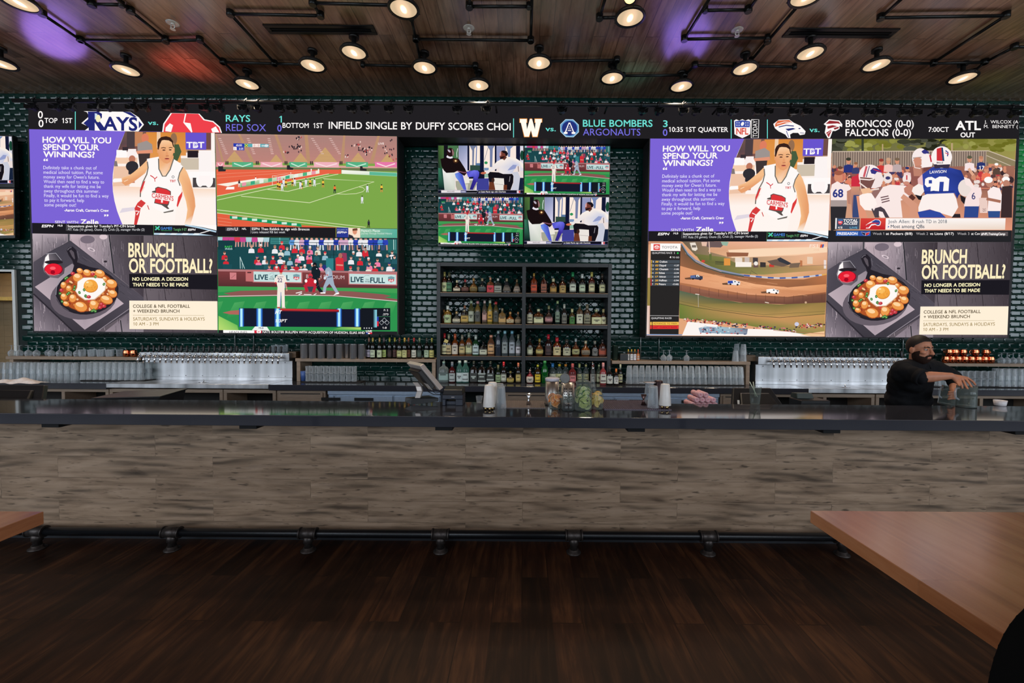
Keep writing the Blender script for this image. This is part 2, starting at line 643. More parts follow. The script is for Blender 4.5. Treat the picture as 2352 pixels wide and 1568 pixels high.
def load_glyphs(bold):
    tmp = []
    for ch in list(CHARS) + ['HH'] + ['H' + c + 'H' for c in CHARS]:
        c = bpy.data.curves.new('g', 'FONT')
        c.body = ch
        c.size = 1.0
        c.resolution_u = 3
        c.offset = 0 if 'M' in ch or 'N' in ch else bold
        o = bpy.data.objects.new('g', c)
        COL.objects.link(o)
        tmp.append((ch, o, c))
    dg = bpy.context.evaluated_depsgraph_get()
    dg.update()
    out, wd = {}, {}
    for ch, o, c in tmp:
        me = o.evaluated_get(dg).to_mesh()
        co = np.empty(len(me.vertices) * 3)
        me.vertices.foreach_get('co', co)
        co = co.reshape(-1, 3)[:, :2]
        if len(ch) == 1:
            fs = [tuple(p.vertices) for p in me.polygons]
            if ch in 'MN' and bold:      # thickened by shifted copies
                n = len(co)
                co = np.concatenate([co + (d * bold, 0) for d in (-1, 0, 1)])
                fs = [tuple(i + k * n for i in f) for k in range(3) for f in fs]
            if ch == '1':                # a flag, so that it reads as a one
                x0, y1, n = co[:, 0].min(), co[:, 1].max(), len(co)
                co = np.concatenate([co, [(x0 + .02, y1), (x0 - .15, y1 - .14), (x0 - .15, y1 - .21), (x0 + .02, y1 - .11)]])
                fs.append((n, n + 1, n + 2, n + 3))
            out[ch] = [co.copy(), fs, 0.0]
        wd[ch] = (co[:, 0].max() - co[:, 0].min()) if len(co) else 0
        o.evaluated_get(dg).to_mesh_clear()
    for ch in CHARS:
        out[ch][2] = wd['H' + ch + 'H'] - wd['HH']
    cap = out['H'][0][:, 1].max()
    for ch, o, c in tmp:
        bpy.data.objects.remove(o)
        bpy.data.curves.remove(c)
    wH = out['H'][2]
    return out, cap, 0.32


for k, b in (('n', 0.0), ('b', 0.012), ('x', 0.026)):
    GL[k] = load_glyphs(b)


def homography(src, dst):
    A, B = [], []
    for (x, y), (u, v) in zip(src, dst):
        A.append([x, y, 1, 0, 0, 0, -u * x, -u * y]); B.append(u)
        A.append([0, 0, 0, x, y, 1, -v * x, -v * y]); B.append(v)
    h = np.append(np.linalg.solve(np.array(A, float), np.array(B, float)), 1).reshape(3, 3)
    return lambda p: ((h[0] @ (p[0], p[1], 1)) / (h[2] @ (p[0], p[1], 1)), (h[1] @ (p[0], p[1], 1)) / (h[2] @ (p[0], p[1], 1)))


def clip(pts, cs, quad):
    for i in range(4):
        a, b = quad[i], quad[(i + 1) % 4]
        sd = [(b[0] - a[0]) * (p[1] - a[1]) - (b[1] - a[1]) * (p[0] - a[0]) for p in pts]
        if min(sd, default=0) >= 0:
            continue
        P2, C2 = [], []
        for j in range(len(pts)):
            k = (j + 1) % len(pts)
            if sd[j] >= 0:
                P2.append(pts[j]); C2.append(cs[j])
            if (sd[j] >= 0) != (sd[k] >= 0):
                t = sd[j] / (sd[j] - sd[k])
                P2.append((pts[j][0] + t * (pts[k][0] - pts[j][0]), pts[j][1] + t * (pts[k][1] - pts[j][1])))
                C2.append(tuple(u + t * (v - u) for u, v in zip(cs[j], cs[k])))
        pts, cs = P2, C2
        if len(pts) < 3:
            return [], []
    return pts, cs


class Pic:
    """a flat picture in photo pixels: ordered coloured outlines"""

    def __init__(s):
        s.items = []       # (points, faces, colours per vertex)
        s.clip = None      # outline of the panel
        s.tf(0, 0, 1)

    def tf(s, ox, oy, sc):
        s.o = (ox, oy, sc)
        return s

    def _p(s, p):
        return (s.o[0] + p[0] / s.o[2], s.o[1] + p[1] / s.o[2])

    def poly(s, pts, c):
        """c: one colour or one per point"""
        cs = [c] * len(pts) if not isinstance(c[0], (tuple, list)) else c
        s.items.append(([s._p(p) for p in pts], [tuple(range(len(pts)))], [lin(q) for q in cs]))
        return s

    def P(s, flat, c):
        return s.poly([(flat[i], flat[i + 1]) for i in range(0, len(flat), 2)], c)

    def rect(s, x0, y0, x1, y1, c):
        return s.poly([(x0, y0), (x1, y0), (x1, y1), (x0, y1)], c)

    def ell(s, x, y, rx, ry, c, n=16, rot=0.0, soft=None):
        pts = []
        for k in range(n):
            a = 2 * pi * k / n
            u, v = rx * cos(a), ry * sin(a)
            pts.append((x + u * cos(rot) - v * sin(rot), y + u * sin(rot) + v * cos(rot)))
        return s.poly(pts, c)

    def line(s, flat, w, c):
        pts = [(flat[i], flat[i + 1]) for i in range(0, len(flat), 2)]
        L, R = [], []
        for i, p in enumerate(pts):
            a, b = pts[max(i - 1, 0)], pts[min(i + 1, len(pts) - 1)]
            dx, dy = b[0] - a[0], b[1] - a[1]
            q = sqrt(dx * dx + dy * dy) or 1
            nx, ny = -dy / q * w / 2, dx / q * w / 2
            L.append((p[0] + nx, p[1] + ny)); R.append((p[0] - nx, p[1] - ny))
        for i in range(len(pts) - 1):
            s.poly([L[i], L[i + 1], R[i + 1], R[i]], c)
        return s

    def text(s, t, x, y, h, c, w=None, bold='n', it=0.0, slope=0.0, rot=0.0):
        gl, cap, sp = GL[bold]
        vs, fs, cx = [], [], 0.0
        k = h / cap
        for ch in t:
            if ch == ' ':
                cx += sp
                continue
            g = gl.get(ch)
            if g is None:
                cx += sp
                continue
            b = len(vs)
            vs += [(cx + a[0] + it * a[1], a[1]) for a in g[0]]
            fs += [tuple(i + b for i in f) for f in g[1]]
            cx += g[2]
        if not vs:
            return s
        x0, x1 = min(v[0] for v in vs), max(v[0] for v in vs)
        kx = k if w is None else w / (x1 - x0)
        q = []
        for vx, vy in vs:
            dx, dy = (vx - x0) * kx, -vy * k
            if rot:
                dx, dy = dx * cos(rot) - dy * sin(rot), dx * sin(rot) + dy * cos(rot)
            q.append(s._p((x + dx, y + dy + slope * dx)))
        s.items.append((q, fs, [lin(c)] * len(q)))
        return s

    def mesh(s, name, place, material, src=None, dst=None):
        """place(px, py, layer) -> world point"""
        hm = homography(src, dst) if src else (lambda p: p)
        v, f, cols = [], [], []
        for k, (pts, faces, cs) in enumerate(s.items):
            if s.clip and len(faces) == 1:
                pts, cs = clip(pts, cs, s.clip)
                if len(pts) < 3:
                    continue
                faces = [tuple(range(len(pts)))]
            b = len(v)
            v += [tuple(place(*hm(p), k)) for p in pts]
            f += [tuple(i + b for i in q) for q in faces]
            cols += cs
        me = bpy.data.meshes.new(name)
        me.from_pydata(v, [], f)
        at = me.color_attributes.new('picture', 'FLOAT_COLOR', 'POINT')
        flat = np.ones((len(v), 4), dtype=np.float32)
        flat[:, :3] = cols
        at.data.foreach_set('color', flat.ravel())
        me.materials.append(material)
        return me


LED = screenmat('led_wall_light', 1.0)
TVL = screenmat('television_light', 0.95)
YL, YT = 5.95, 6.16
WH, INK = (255, 250, 248), (30, 28, 33)

# ---- the spokesman advert
A = Pic()
qA = [(66.8, 296.5), (493, 304.6), (497.6, 541), (73.7, 535.5)]
A.poly(qA, (124, 100, 214))
A.tf(230, 290, 6.533)
A.P([378, 74, 330, 190, 280, 310, 235, 460, 205, 600, 190, 720, 185, 860, 192, 980, 215, 1120, 255, 1270, 300, 1390, 335, 1475, 1742, 1500, 1722, 96], (255, 243, 236))
A.P([187, 900, 1735, 940, 1738, 1080, 210, 1080], [(250, 214, 190), (250, 222, 200), (255, 243, 236), (255, 243, 236)])
A.P([378, 74, 1722, 96, 1726, 400, 260, 380, 300, 270], [(110, 85, 75), (150, 95, 70), (200, 160, 130), (120, 80, 75), (90, 70, 75)])
A.P([690, 88, 1290, 92, 1290, 560, 690, 470], [(222, 142, 62), (214, 134, 58), (228, 156, 84), (226, 150, 80)])
A.P([850, 85, 905, 86, 905, 320, 850, 320], (240, 205, 170))
A.rect(520, 84, 640, 300, (196, 132, 92)).rect(400, 80, 520, 330, (74, 62, 66))
A.P([235, 460, 560, 470, 560, 560, 215, 560], (245, 206, 176))
A.rect(245, 355, 398, 470, WH).rect(412, 340, 540, 472, (250, 240, 238)).rect(335, 310, 420, 362, (58, 48, 54))
A.P([215, 520, 250, 520, 300, 760, 195, 760], (130, 118, 116)).P([205, 600, 430, 600, 440, 900, 188, 900], (238, 196, 168))
A.ell(480, 490, 50, 55, (190, 120, 95)).ell(480, 600, 95, 80, (48, 46, 52)).rect(425, 640, 560, 720, (48, 44, 50)).rect(440, 720, 520, 850, (205, 140, 115))
A.ell(675, 180, 55, 75, (222, 126, 96)).P([560, 260, 700, 215, 780, 270, 790, 390, 560, 400], (158, 148, 144)).P([540, 370, 780, 350, 790, 400, 560, 420], (226, 150, 120)).P([570, 410, 750, 405, 740, 520, 600, 660], (64, 54, 54))
A.ell(1105, 190, 50, 90, (150, 110, 80)).P([1090, 270, 1180, 270, 1220, 380, 1160, 520, 1090, 500], (72, 92, 62))
A.rect(1210, 440, 1300, 480, (252, 240, 232)).rect(1210, 478, 1480, 650, (206, 192, 172)).rect(1310, 365, 1472, 470, (38, 30, 36))
A.rect(1480, 360, 1680, 680, (252, 244, 242)).rect(1590, 100, 1665, 345, (112, 76, 72)).rect(1665, 98, 1722, 540, (255, 246, 240))
A.rect(1330, 680, 1726, 775, WH).P([1390, 770, 1728, 775, 1730, 915, 1390, 915], (74, 68, 70))
A.ell(1500, 800, 60, 110, WH).ell(1630, 810, 65, 105, WH).rect(1480, 740, 1650, 890, (255, 246, 244))
A.P([330, 1230, 520, 1210, 520, 1260, 290, 1300], (226, 216, 226))
SK, SK2 = (246, 190, 138), (232, 160, 110)
A.P([705, 505, 620, 590, 500, 690, 430, 740, 340, 770, 310, 810, 330, 850, 380, 890, 440, 870, 520, 820, 600, 760, 680, 700, 725, 600], [SK, SK, SK, SK, SK, SK, SK2, SK2, SK2, SK2, SK2, SK, SK])
A.P([190, 810, 210, 783, 320, 780, 330, 830, 200, 842], WH).line([345, 800, 395, 790, 430, 800], 14, SK2).line([360, 830, 420, 800], 10, (250, 215, 180))
A.P([1245, 600, 1300, 680, 1350, 800, 1390, 950, 1420, 1080, 1430, 1200, 1400, 1320, 1380, 1400, 1350, 1480, 1260, 1470, 1290, 1390, 1310, 1250, 1290, 1130, 1250, 1000, 1220, 880, 1180, 800, 1190, 700], [SK, SK, SK, SK2, SK2, SK2, SK2, (255, 228, 200), (255, 238, 220), (255, 238, 220), SK, SK, SK, SK, SK, SK, SK])
A.P([610, 1105, 690, 1130, 1150, 1220, 1110, 1490, 510, 1478, 530, 1300, 540, 1180], (255, 246, 240))
A.P([615, 1100, 685, 1150, 605, 1240, 590, 1330, 550, 1478, 508, 1478, 530, 1300, 515, 1230, 560, 1150], (214, 62, 62))
A.line([560, 1195, 620, 1225], 12, WH).line([530, 1270, 585, 1275, 550, 1330], 16, WH).line([710, 1185, 735, 1250], 12, (205, 60, 60))
A.P([700, 488, 880, 455, 940, 740, 990, 745, 1100, 488, 1180, 540, 1250, 610, 1190, 700, 1165, 800, 1190, 880, 1225, 905, 1215, 1000, 1150, 1215, 1100, 1262, 960, 1290, 870, 1262, 620, 1095, 602, 1050, 690, 870, 690, 700, 722, 600], (255, 249, 246))
G1 = (118, 112, 104)
A.line([708, 530, 720, 620, 700, 720, 645, 830, 605, 960, 603, 1060], 18, G1).P([650, 830, 678, 815, 640, 930, 605, 1010, 600, 950], (218, 56, 60))
A.P([1236, 975, 1228, 1050, 1162, 1215, 1148, 1190, 1172, 1060], (222, 60, 60))
A.line([1242, 610, 1192, 700, 1168, 800, 1200, 892], 16, G1).P([945, 1288, 1106, 1250, 1095, 1278, 960, 1302], (110, 104, 98))
A.P([880, 440, 1102, 440, 1098, 500, 1050, 640, 985, 742, 935, 742, 884, 630], [SK2, SK2, SK2, SK, (255, 220, 190), (255, 220, 190), SK])
A.line([876, 485, 882, 640, 935, 748, 985, 748, 1050, 650, 1102, 490], 18, G1)
A.rect(1098, 320, 1118, 400, SK2).rect(855, 320, 875, 400, SK2)
A.P([866, 250, 866, 380, 885, 460, 920, 510, 955, 545, 1005, 560, 1050, 535, 1085, 465, 1105, 365, 1110, 260, 1060, 190, 960, 175, 880, 220], [SK, SK2, SK2, SK2, SK2, SK2, SK2, SK2, SK2, SK, (255, 214, 170), (255, 214, 170), SK])
A.P([862, 345, 858, 240, 880, 190, 920, 160, 990, 148, 1050, 165, 1092, 220, 1108, 305, 1096, 312, 1076, 240, 1030, 212, 960, 205, 925, 212, 898, 270, 878, 352], (56, 34, 28))
A.line([915, 325, 950, 318, 985, 326], 11, (70, 40, 30)).line([1030, 322, 1060, 316, 1088, 324], 10, (70, 40, 30))
A.ell(957, 357, 24, 9, (80, 46, 40)).ell(1052, 353, 22, 9, (80, 46, 40)).P([990, 380, 1010, 380, 1026, 436, 1000, 448, 980, 436], SK2).line([985, 446, 1030, 444], 8, (170, 90, 70))
A.ell(1003, 484, 36, 9, (140, 50, 52)).line([970, 500, 1040, 500], 8, (226, 120, 100))
A.P([868, 905, 1000, 938, 1062, 975, 1062, 1034, 1012, 1090, 1042, 1122, 1030, 1172, 1010, 1200, 1040, 1240, 1010, 1240, 920, 1180, 810, 1152, 826, 1080, 778, 1060, 778, 975, 826, 962, 826, 925], (88, 78, 74))
A.P([872, 918, 998, 950, 1050, 982, 1050, 1028, 1000, 1080, 1030, 1125, 1015, 1168, 900, 1160, 822, 1142, 838, 1070, 838, 935], (222, 54, 58))
A.P([772, 990, 1100, 1040, 1100, 1135, 772, 1075], (255, 240, 236)).text("CARMEN'S", 775, 1066, 68, (218, 50, 58), 326, 'b', slope=0.16)
A.rect(915, 1100, 940, 1145, WH).text('TBT', 1044, 836, 32, (214, 52, 60), 94, 'x')
A.ell(1094, 758, 20, 20, (90, 84, 90)).ell(1094, 758, 13, 13, WH)
A.line([752, 735, 795, 762, 822, 788, 855, 757], 14, (214, 50, 56)).line([815, 775, 824, 830], 10, (214, 50, 56))
A.P([1280, 94, 1592, 98, 1592, 352, 1285, 346], (104, 84, 206)).text('TBT', 1294, 322, 88, WH, 268, 'x')
A.ell(1430, 278, 30, 36, (225, 220, 245)).line([1412, 262, 1450, 290], 8, (104, 84, 206)).line([1450, 262, 1412, 296], 8, (104, 84, 206))
A.tf(0, 220, 4.612)
A.text('HOW WILL YOU', 450, 494, 62, WH, 727, 'x', slope=0.012).text('SPEND YOUR', 455, 572, 62, WH, 597, 'x', slope=0.008).text('WINNINGS?', 458, 648, 62, WH, 546, 'x', slope=0.01)
A.text('\u201c', 460, 728, 62, WH, 48, 'x')
for i, (tt, x1) in enumerate([('Definitely take a chunk out of', 1025), ('medical school tuition. Put some', 1088), ("money away for Owen's future.", 1054), ('Would then need to find a way to', 1103), ('thank my wife for letting me be', 1067), ('away throughout this summer.', 1053), ('Finally, it would be fun to find a way', 1151), ('to pay it forward, help', 890), ('some people out!', 805)]):
    x0 = 458 + i * 1.5
    A.text(tt, x0, 776 + i * 49.3, 35, (238, 234, 255), x1 - x0, 'n', slope=0.008)
A.text("-Aaron Craft, Carmen's Crew", 680, 1224, 28, WH, 472, 'x', slope=0.008).text('\u201d', 1102, 1310, 54, WH, 48, 'x')
A.text('SENT WITH', 583, 1352, 30, WH, 244, 'n', slope=0.01).text('Zelle', 852, 1358, 50, WH, 192, 'x', slope=0.01)
A.P([338, 1345, 1290, 1362, 2297, 1376, 2297, 1482, 341, 1456], INK)
A.P([2000, 1366, 2295, 1370, 2297, 1425, 2150, 1392], WH).line([1960, 1368, 2120, 1398, 2290, 1440], 16, (180, 210, 230)).line([2180, 1440, 2120, 1455, 2230, 1425], 8, WH)
A.P([1630, 1452, 2100, 1458, 2262, 1480, 1630, 1471], (190, 216, 236))
for k in range(4):
    A.P([1700 + k * 120, 1454, 1760 + k * 120, 1455, 1740 + k * 120, 1472, 1680 + k * 120, 1471], (236, 244, 248))
A.line([1629, 1370, 1629, 1470], 4, (90, 150, 90)).line([704, 1358, 703, 1428], 3, (150, 150, 150))
A.text('ESPN', 440, 1392, 28, WH, 128, 'x', it=0.2).text('MLB', 611, 1383, 19, WH, 52, 'b').text("Suspensions given for Tuesday's PIT-CIN brawl", 715, 1392, 26, WH, 712, 'b').text('PIT: Kela (10 games), Osuna (5), Crick (3), manager Hurdle (2)', 718, 1428, 25, (218, 218, 222), 812)
A.line([1645, 1382, 1690, 1420], 15, (60, 190, 120)).line([1690, 1382, 1645, 1420], 15, (90, 200, 190)).text('GAMES', 1700, 1416, 28, (70, 130, 205), 124, 'x').text('MINNEAPOLIS', 1706, 1432, 10, (70, 170, 110), 115).text('Tonight 9 ET', 1836, 1428, 26, (110, 190, 120), 142).text('ESPN', 1990, 1428, 22, WH, 82, 'x', it=0.2)

# ---- the brunch advert
B = Pic()
qB = [(74.2, 536), (498.7, 543), (500, 764), (78.5, 760)]
B.poly(qB, [(150, 138, 146), (62, 54, 60), (70, 62, 68), (110, 100, 108)])
B.tf(60, 530, 6.533)
B.P([94, 40, 618, 48, 600, 170, 110, 470], [(190, 176, 184), (168, 152, 160), (110, 102, 112), (120, 110, 118)])
B.P([662, 52, 1235, 62, 1310, 640, 900, 400, 662, 150], [(205, 184, 192), (150, 138, 146), (120, 110, 120), (178, 160, 170), (190, 170, 178)])
B.P([1262, 62, 1762, 72, 1762, 1000, 1330, 650], [(92, 84, 92), (60, 52, 58), (70, 62, 70), (96, 88, 98)])
B.P([114, 940, 700, 1510, 120, 1500], [(96, 88, 98), (90, 82, 92), (150, 138, 148)])
B.P([1180, 1512, 1560, 1210, 1762, 1180, 1762, 1530], [(150, 136, 146), (110, 100, 110), (120, 110, 118), (140, 130, 138)])
rg = random.Random(4)
for k in range(760):
    x, y = rg.uniform(90, 2860), rg.uniform(45, 1500)
    if x < 1262:
        d = rg.choice([(100, 90, 100), (208, 192, 200), (84, 76, 84), (186, 170, 178), (130, 118, 126)])
    elif y > 1150 or x < 1500:
        d = rg.choice([(104, 94, 104), (150, 138, 146), (60, 52, 60), (84, 76, 84)])
    else:
        d = rg.choice([(84, 76, 84), (56, 48, 54), (96, 88, 96), (66, 58, 64)])
    w_ = rg.uniform(2, 5)
    t_ = x * 0.08
    B.line([x, y, x + rg.uniform(-4, 10), y + rg.uniform(20, 50), x + rg.uniform(-4, 20), y + rg.uniform(60, 130)], w_, d)
for x, y in [(1900, 60), (2350, 90), (2050, 700), (2440, 680), (1760, 640)]:
    B.line([x, y, x + 60, y + 420], 7, (34, 28, 34))
B.line([640, 50, 640, 160], 14, (36, 42, 48)).line([1245, 62, 1320, 640], 16, (32, 34, 40)).line([245, 60, 235, 380], 5, (70, 62, 70)).line([1415, 1340, 1440, 1520], 14, (30, 34, 38))
B.ell(980, 280, 60, 22, (226, 208, 214), rot=0.4).ell(980, 282, 36, 14, (150, 136, 146), rot=0.4).ell(1190, 460, 26, 16, (50, 44, 52))
B.ell(920, 130, 110, 60, (120, 108, 120)).ell(1160, 90, 60, 40, (220, 200, 206))
B.P([662, 148, 1762, 1000, 1762, 1090, 1060, 1512, 700, 1512, 112, 945, 108, 470, 300, 345], [(70, 66, 76), (84, 78, 88), (70, 64, 74), (60, 56, 64), (60, 56, 64), (78, 72, 82), (84, 78, 88), (74, 70, 80)])
for k in range(50):
    x = rg.uniform(700, 1700); y = 150 + (x - 662) * 0.77 + rg.uniform(20, 200)
    B.line([x, y, x + 70, y + 54], rg.uniform(2, 5), rg.choice([(96, 90, 100), (52, 48, 56)]))
B.P([130, 840, 692, 490, 730, 520, 1120, 800, 1466, 1090, 880, 1482], [(190, 172, 180), (150, 138, 148), (110, 102, 110), (140, 128, 136), (196, 178, 186), (176, 160, 170)])
B.line([112, 945, 710, 1512], 22, (46, 42, 50)).line([1060, 1512, 1560, 1160], 10, (150, 140, 150)).line([300, 345, 662, 148, 1300, 645], 5, (46, 44, 52))
B.ell(860, 1000, 500, 330, (104, 94, 104), 28, rot=-0.1)
K1 = (38, 34, 42)
B.P([606, 290, 640, 245, 700, 236, 752, 290, 776, 420, 764, 470, 950, 540, 1110, 570, 690, 620, 720, 520, 690, 440, 640, 370], K1)
B.P([648, 300, 676, 282, 716, 320, 734, 410, 726, 430, 690, 385], (92, 84, 92)).line([620, 290, 650, 256, 680, 250], 10, (120, 114, 124)).line([770, 300, 790, 410], 8, (110, 104, 114))
B.ell(915, 915, 474, 340, K1, 30, rot=-0.12).ell(922, 905, 440, 312, (60, 44, 38), 30, rot=-0.12)
B.line([448, 960, 456, 850, 500, 740, 580, 650, 660, 612], 8, (150, 150, 160)).line([444, 980, 520, 1120, 640, 1200], 6, (110, 106, 116))
B.ell(925, 905, 412, 300, (176, 84, 40), 30, rot=-0.12)
for k in range(70):
    a, r = rg.uniform(0, 6.28), rg.uniform(0.5, 1)
    B.ell(925 + 390 * r * cos(a), 905 + 285 * r * sin(a), rg.uniform(14, 34), rg.uniform(10, 24), rg.choice([(226, 150, 84), (150, 60, 40), (206, 70, 60), (246, 200, 150), (120, 80, 40), (200, 110, 50)]), 8, rot=rg.uniform(0, 3))
for x, y, rx, ry in [(805, 595, 50, 40), (775, 700, 78, 70), (915, 625, 66, 52), (1010, 640, 50, 40), (1105, 635, 80, 58), (1280, 790, 88, 70), (1300, 940, 68, 58), (1205, 1030, 100, 66), (820, 1135, 104, 78), (1016, 1110, 70, 76), (700, 1010, 56, 66), (565, 985, 50, 52), (560, 810, 44, 50), (640, 860, 44, 46), (1180, 720, 40, 36), (600, 1090, 50, 36)]:
    B.ell(x, y + 6, rx, ry, (196, 96, 40), 14, rot=0.3).ell(x, y, rx * 0.93, ry * 0.9, (238, 156, 78), 14, rot=0.3).ell(x - rx * 0.15, y - ry * 0.35, rx * 0.6, ry * 0.42, (255, 214, 160), 12, rot=0.3)
B.P([770, 760, 860, 700, 1000, 696, 1150, 712, 1204, 790, 1190, 890, 1120, 960, 1030, 1034, 880, 1042, 780, 970, 735, 900, 760, 850], (226, 190, 160))
B.P([775, 765, 862, 706, 1000, 703, 1146, 718, 1194, 790, 1180, 885, 1112, 950, 1020, 1022, 885, 1030, 790, 962, 745, 900, 770, 850], (255, 249, 244))
B.ell(970, 835, 108, 92, (214, 130, 40), 22).ell(968, 822, 104, 92, (244, 166, 66), 22).ell(940, 795, 60, 46, (252, 190, 96), 16).ell(920, 770, 20, 12, (255, 236, 190))
for k in range(14):
    B.ell(rg.uniform(900, 1060), rg.uniform(760, 890), 4, 4, (150, 80, 30), 6)
for x, y in [(1040, 690), (610, 700), (590, 715), (728, 840), (720, 880), (640, 930), (620, 950), (890, 975), (905, 990), (870, 885), (1015, 1190), (990, 1200), (510, 940), (1168, 800), (800, 925), (1040, 1205), (540, 1060)]:
    B.ell(x, y, 24, 19, (50, 120, 54), 10, rot=rg.uniform(0, 3)).ell(x, y, 11, 8, (170, 200, 130), 8)
for x, y in [(1130, 1100), (1170, 1130), (1110, 1150), (530, 890), (1000, 650), (940, 990), (700, 640)]:
    B.ell(x, y, 34, 26, (190, 50, 62), 9).ell(x - 6, y - 6, 14, 9, (236, 130, 130), 8)
B.P([288, 372, 330, 332, 445, 332, 520, 440, 582, 540, 570, 640, 480, 712, 370, 700, 270, 620, 248, 530], [(90, 84, 92), (110, 104, 112), (70, 66, 74), (60, 56, 64), (80, 74, 82), (90, 82, 90), (110, 100, 108), (120, 110, 118), (110, 100, 108), (150, 140, 148)])
B.P([288, 400, 336, 345, 350, 470, 300, 520, 262, 560], WH).line([300, 345, 445, 334, 530, 440], 5, (200, 196, 204)).ell(415, 470, 140, 30, (40, 34, 40))
B.ell(412, 580, 140, 92, (140, 14, 40), 22).ell(408, 574, 128, 84, (232, 32, 52), 22).ell(400, 560, 44, 24, (252, 100, 110)).ell(400, 620, 34, 30, (160, 10, 34)).line([285, 600, 330, 650, 420, 668, 500, 650], 5, (250, 170, 180))
B.tf(0, 530, 4.612)
CR = (255, 240, 196)
B.text('BRUNCH', 1360, 275, 148, CR, 478, 'x', slope=0.004).text('OR FOOTBALL?', 1366, 438, 146, CR, 884, 'x', slope=0.005)
B.P([1368, 456, 2300, 464, 2301, 622, 1371, 606], (28, 26, 33)).text('NO LONGER A DECISION', 1402, 527, 36, (255, 246, 196), 590, 'x').text('THAT NEEDS TO BE MADE', 1406, 587, 36, (255, 246, 196), 588, 'x')
B.P([1370, 738, 2302, 745, 2305, 1050, 1371, 1040], (255, 240, 216)).text('COLLEGE & NFL FOOTBALL', 1408, 814, 34, (72, 54, 18), 604, 'b').text('+ WEEKEND BRUNCH', 1410, 866, 34, (72, 54, 18), 490, 'b')
for k in range(54):
    B.rect(1410 + k * 14, 890 + k * 0.06, 1417 + k * 14, 895 + k * 0.06, (150, 124, 50))
B.text('SATURDAYS, SUNDAYS & HOLIDAYS', 1410, 950, 35, (140, 112, 36), 758).text('10 AM - 3 PM', 1412, 1002, 33, (140, 112, 36), 266)

# ---- the soccer broadcast
C = Pic()
qC = [(494, 306.7), (911.5, 313), (912.6, 546.5), (499.5, 543.5)]
C.poly(qC, (125, 168, 74))
C.tf(480, 220, 4.612)
C.P([65, 400, 1990, 430, 1993, 720, 75, 705], [(176, 138, 128), (176, 134, 128), (206, 142, 130), (200, 138, 128)])
for x0, x1, xb0, xb1 in [(305, 330, 450, 490), (690, 720, 800, 830), (1010, 1045, 1035, 1075), (1425, 1445, 1390, 1430), (1790, 1815, 1700, 1740), (65, 75, 140, 165)]:
    C.P([x0, 404, x1, 404, xb1, 715, xb0, 715], (196, 152, 112))
for x, y, wd in [(270, 700, 190), (710, 700, 130), (970, 700, 160), (1230, 705, 260), (1580, 710, 180), (1890, 712, 160)]:
    C.P([x - wd / 2, y, x, y - wd * 0.62, x + wd / 2, y], (214, 172, 112))
for y in range(425, 705, 13):
    C.line([70, y, 1990, y + 18], 3, (150, 110, 104))
rg = random.Random(7)
for k in range(110):
    cx, cy, sx, sy = rg.choice([(930, 540, 60, 45), (900, 550, 90, 40), (1640, 560, 90, 70), (1680, 590, 70, 60), (1920, 560, 70, 90), (1900, 630, 80, 60), (1560, 520, 60, 15), (960, 440, 30, 15), (1460, 640, 15, 15), (820, 600, 25, 12)])
    x, y = rg.gauss(cx, sx * 0.5), rg.gauss(cy, sy * 0.5)
    if x < 1985 and 435 < y < 690:
        C.ell(x, y, 7, 11, rg.choice([(40, 34, 42), (40, 34, 42), (70, 50, 60), (190, 80, 80), (230, 200, 190)]), 6)
for x0, x1 in [(400, 470), (1080, 1200), (1270, 1380), (620, 660), (100, 180)]:
    for k in range(9):
        xx, yy = x0 + (x1 - x0) * k / 9, 450 + k * 20
        C.rect(xx, yy, xx + 30, yy + 5, (238, 206, 200))
C.P([70, 730, 1992, 745, 1992, 770, 72, 755], (216, 164, 150))
for x0, x1, c in [(75, 165, (235, 150, 160)), (245, 467, (86, 178, 132)), (545, 778, (238, 170, 180)), (850, 1040, (86, 178, 132)), (1112, 1375, (240, 178, 190)), (1450, 1684, (86, 178, 132)), (1758, 1990, (232, 120, 170))]:
    C.P([x0, 700, x1, 703, x1, 756, x0, 752], c)
    C.line([x0 + 20, 715, (x0 + x1) / 2, 748, x1 - 20, 718], 12, (250, 220, 222) if c[0] > 100 else (200, 235, 215))
for x in (190, 510, 815, 1085, 1398):
    C.rect(x - 14, 692, x - 2, 728, (46, 40, 46)).rect(x + 4, 692, x + 16, 728, (46, 40, 46))
C.P([75, 752, 1992, 768, 1992, 800, 75, 782], (110, 122, 80))
C.P([75, 780, 1400, 782, 1400, 826, 1270, 826, 85, 1062], (232, 100, 70))
C.line([80, 830, 900, 786], 4, (240, 150, 120)).line([80, 870, 1000, 800], 4, (240, 150, 120))
C.P([82, 938, 540, 872, 660, 874, 330, 925, 200, 960], (250, 240, 226)).P([175, 992, 190, 966, 268, 962, 268, 990], WH)
C.P([325, 925, 1170, 786, 1170, 822, 325, 972], [(170, 205, 150), (240, 236, 214), (235, 240, 220), (90, 170, 110)])
for k in range(9):
    x = 350 + k * 92; y = 922 - (x - 325) * 0.165
    C.P([x, y + 3, x + 44, y - 4, x + 44, y + 32, x, y + 40], [(235, 150, 170), (60, 170, 130), (235, 240, 230), (80, 180, 130)][k % 4])
C.P([1405, 785, 1992, 815, 1992, 855, 1405, 825], [(250, 250, 236), (220, 232, 220), (130, 205, 170), (236, 240, 222)])
C.P([1700, 803, 1990, 818, 1990, 850, 1700, 838], (94, 184, 150))
C.P([98, 745, 150, 745, 150, 775, 180, 780, 175, 800, 98, 802], (44, 42, 46)).P([825, 735, 855, 735, 860, 755, 895, 765, 890, 784, 825, 782], (44, 42, 46)).P([1600, 745, 1625, 745, 1630, 768, 1670, 775, 1670, 795, 1600, 792], (44, 42, 46))
LW = (228, 232, 190)
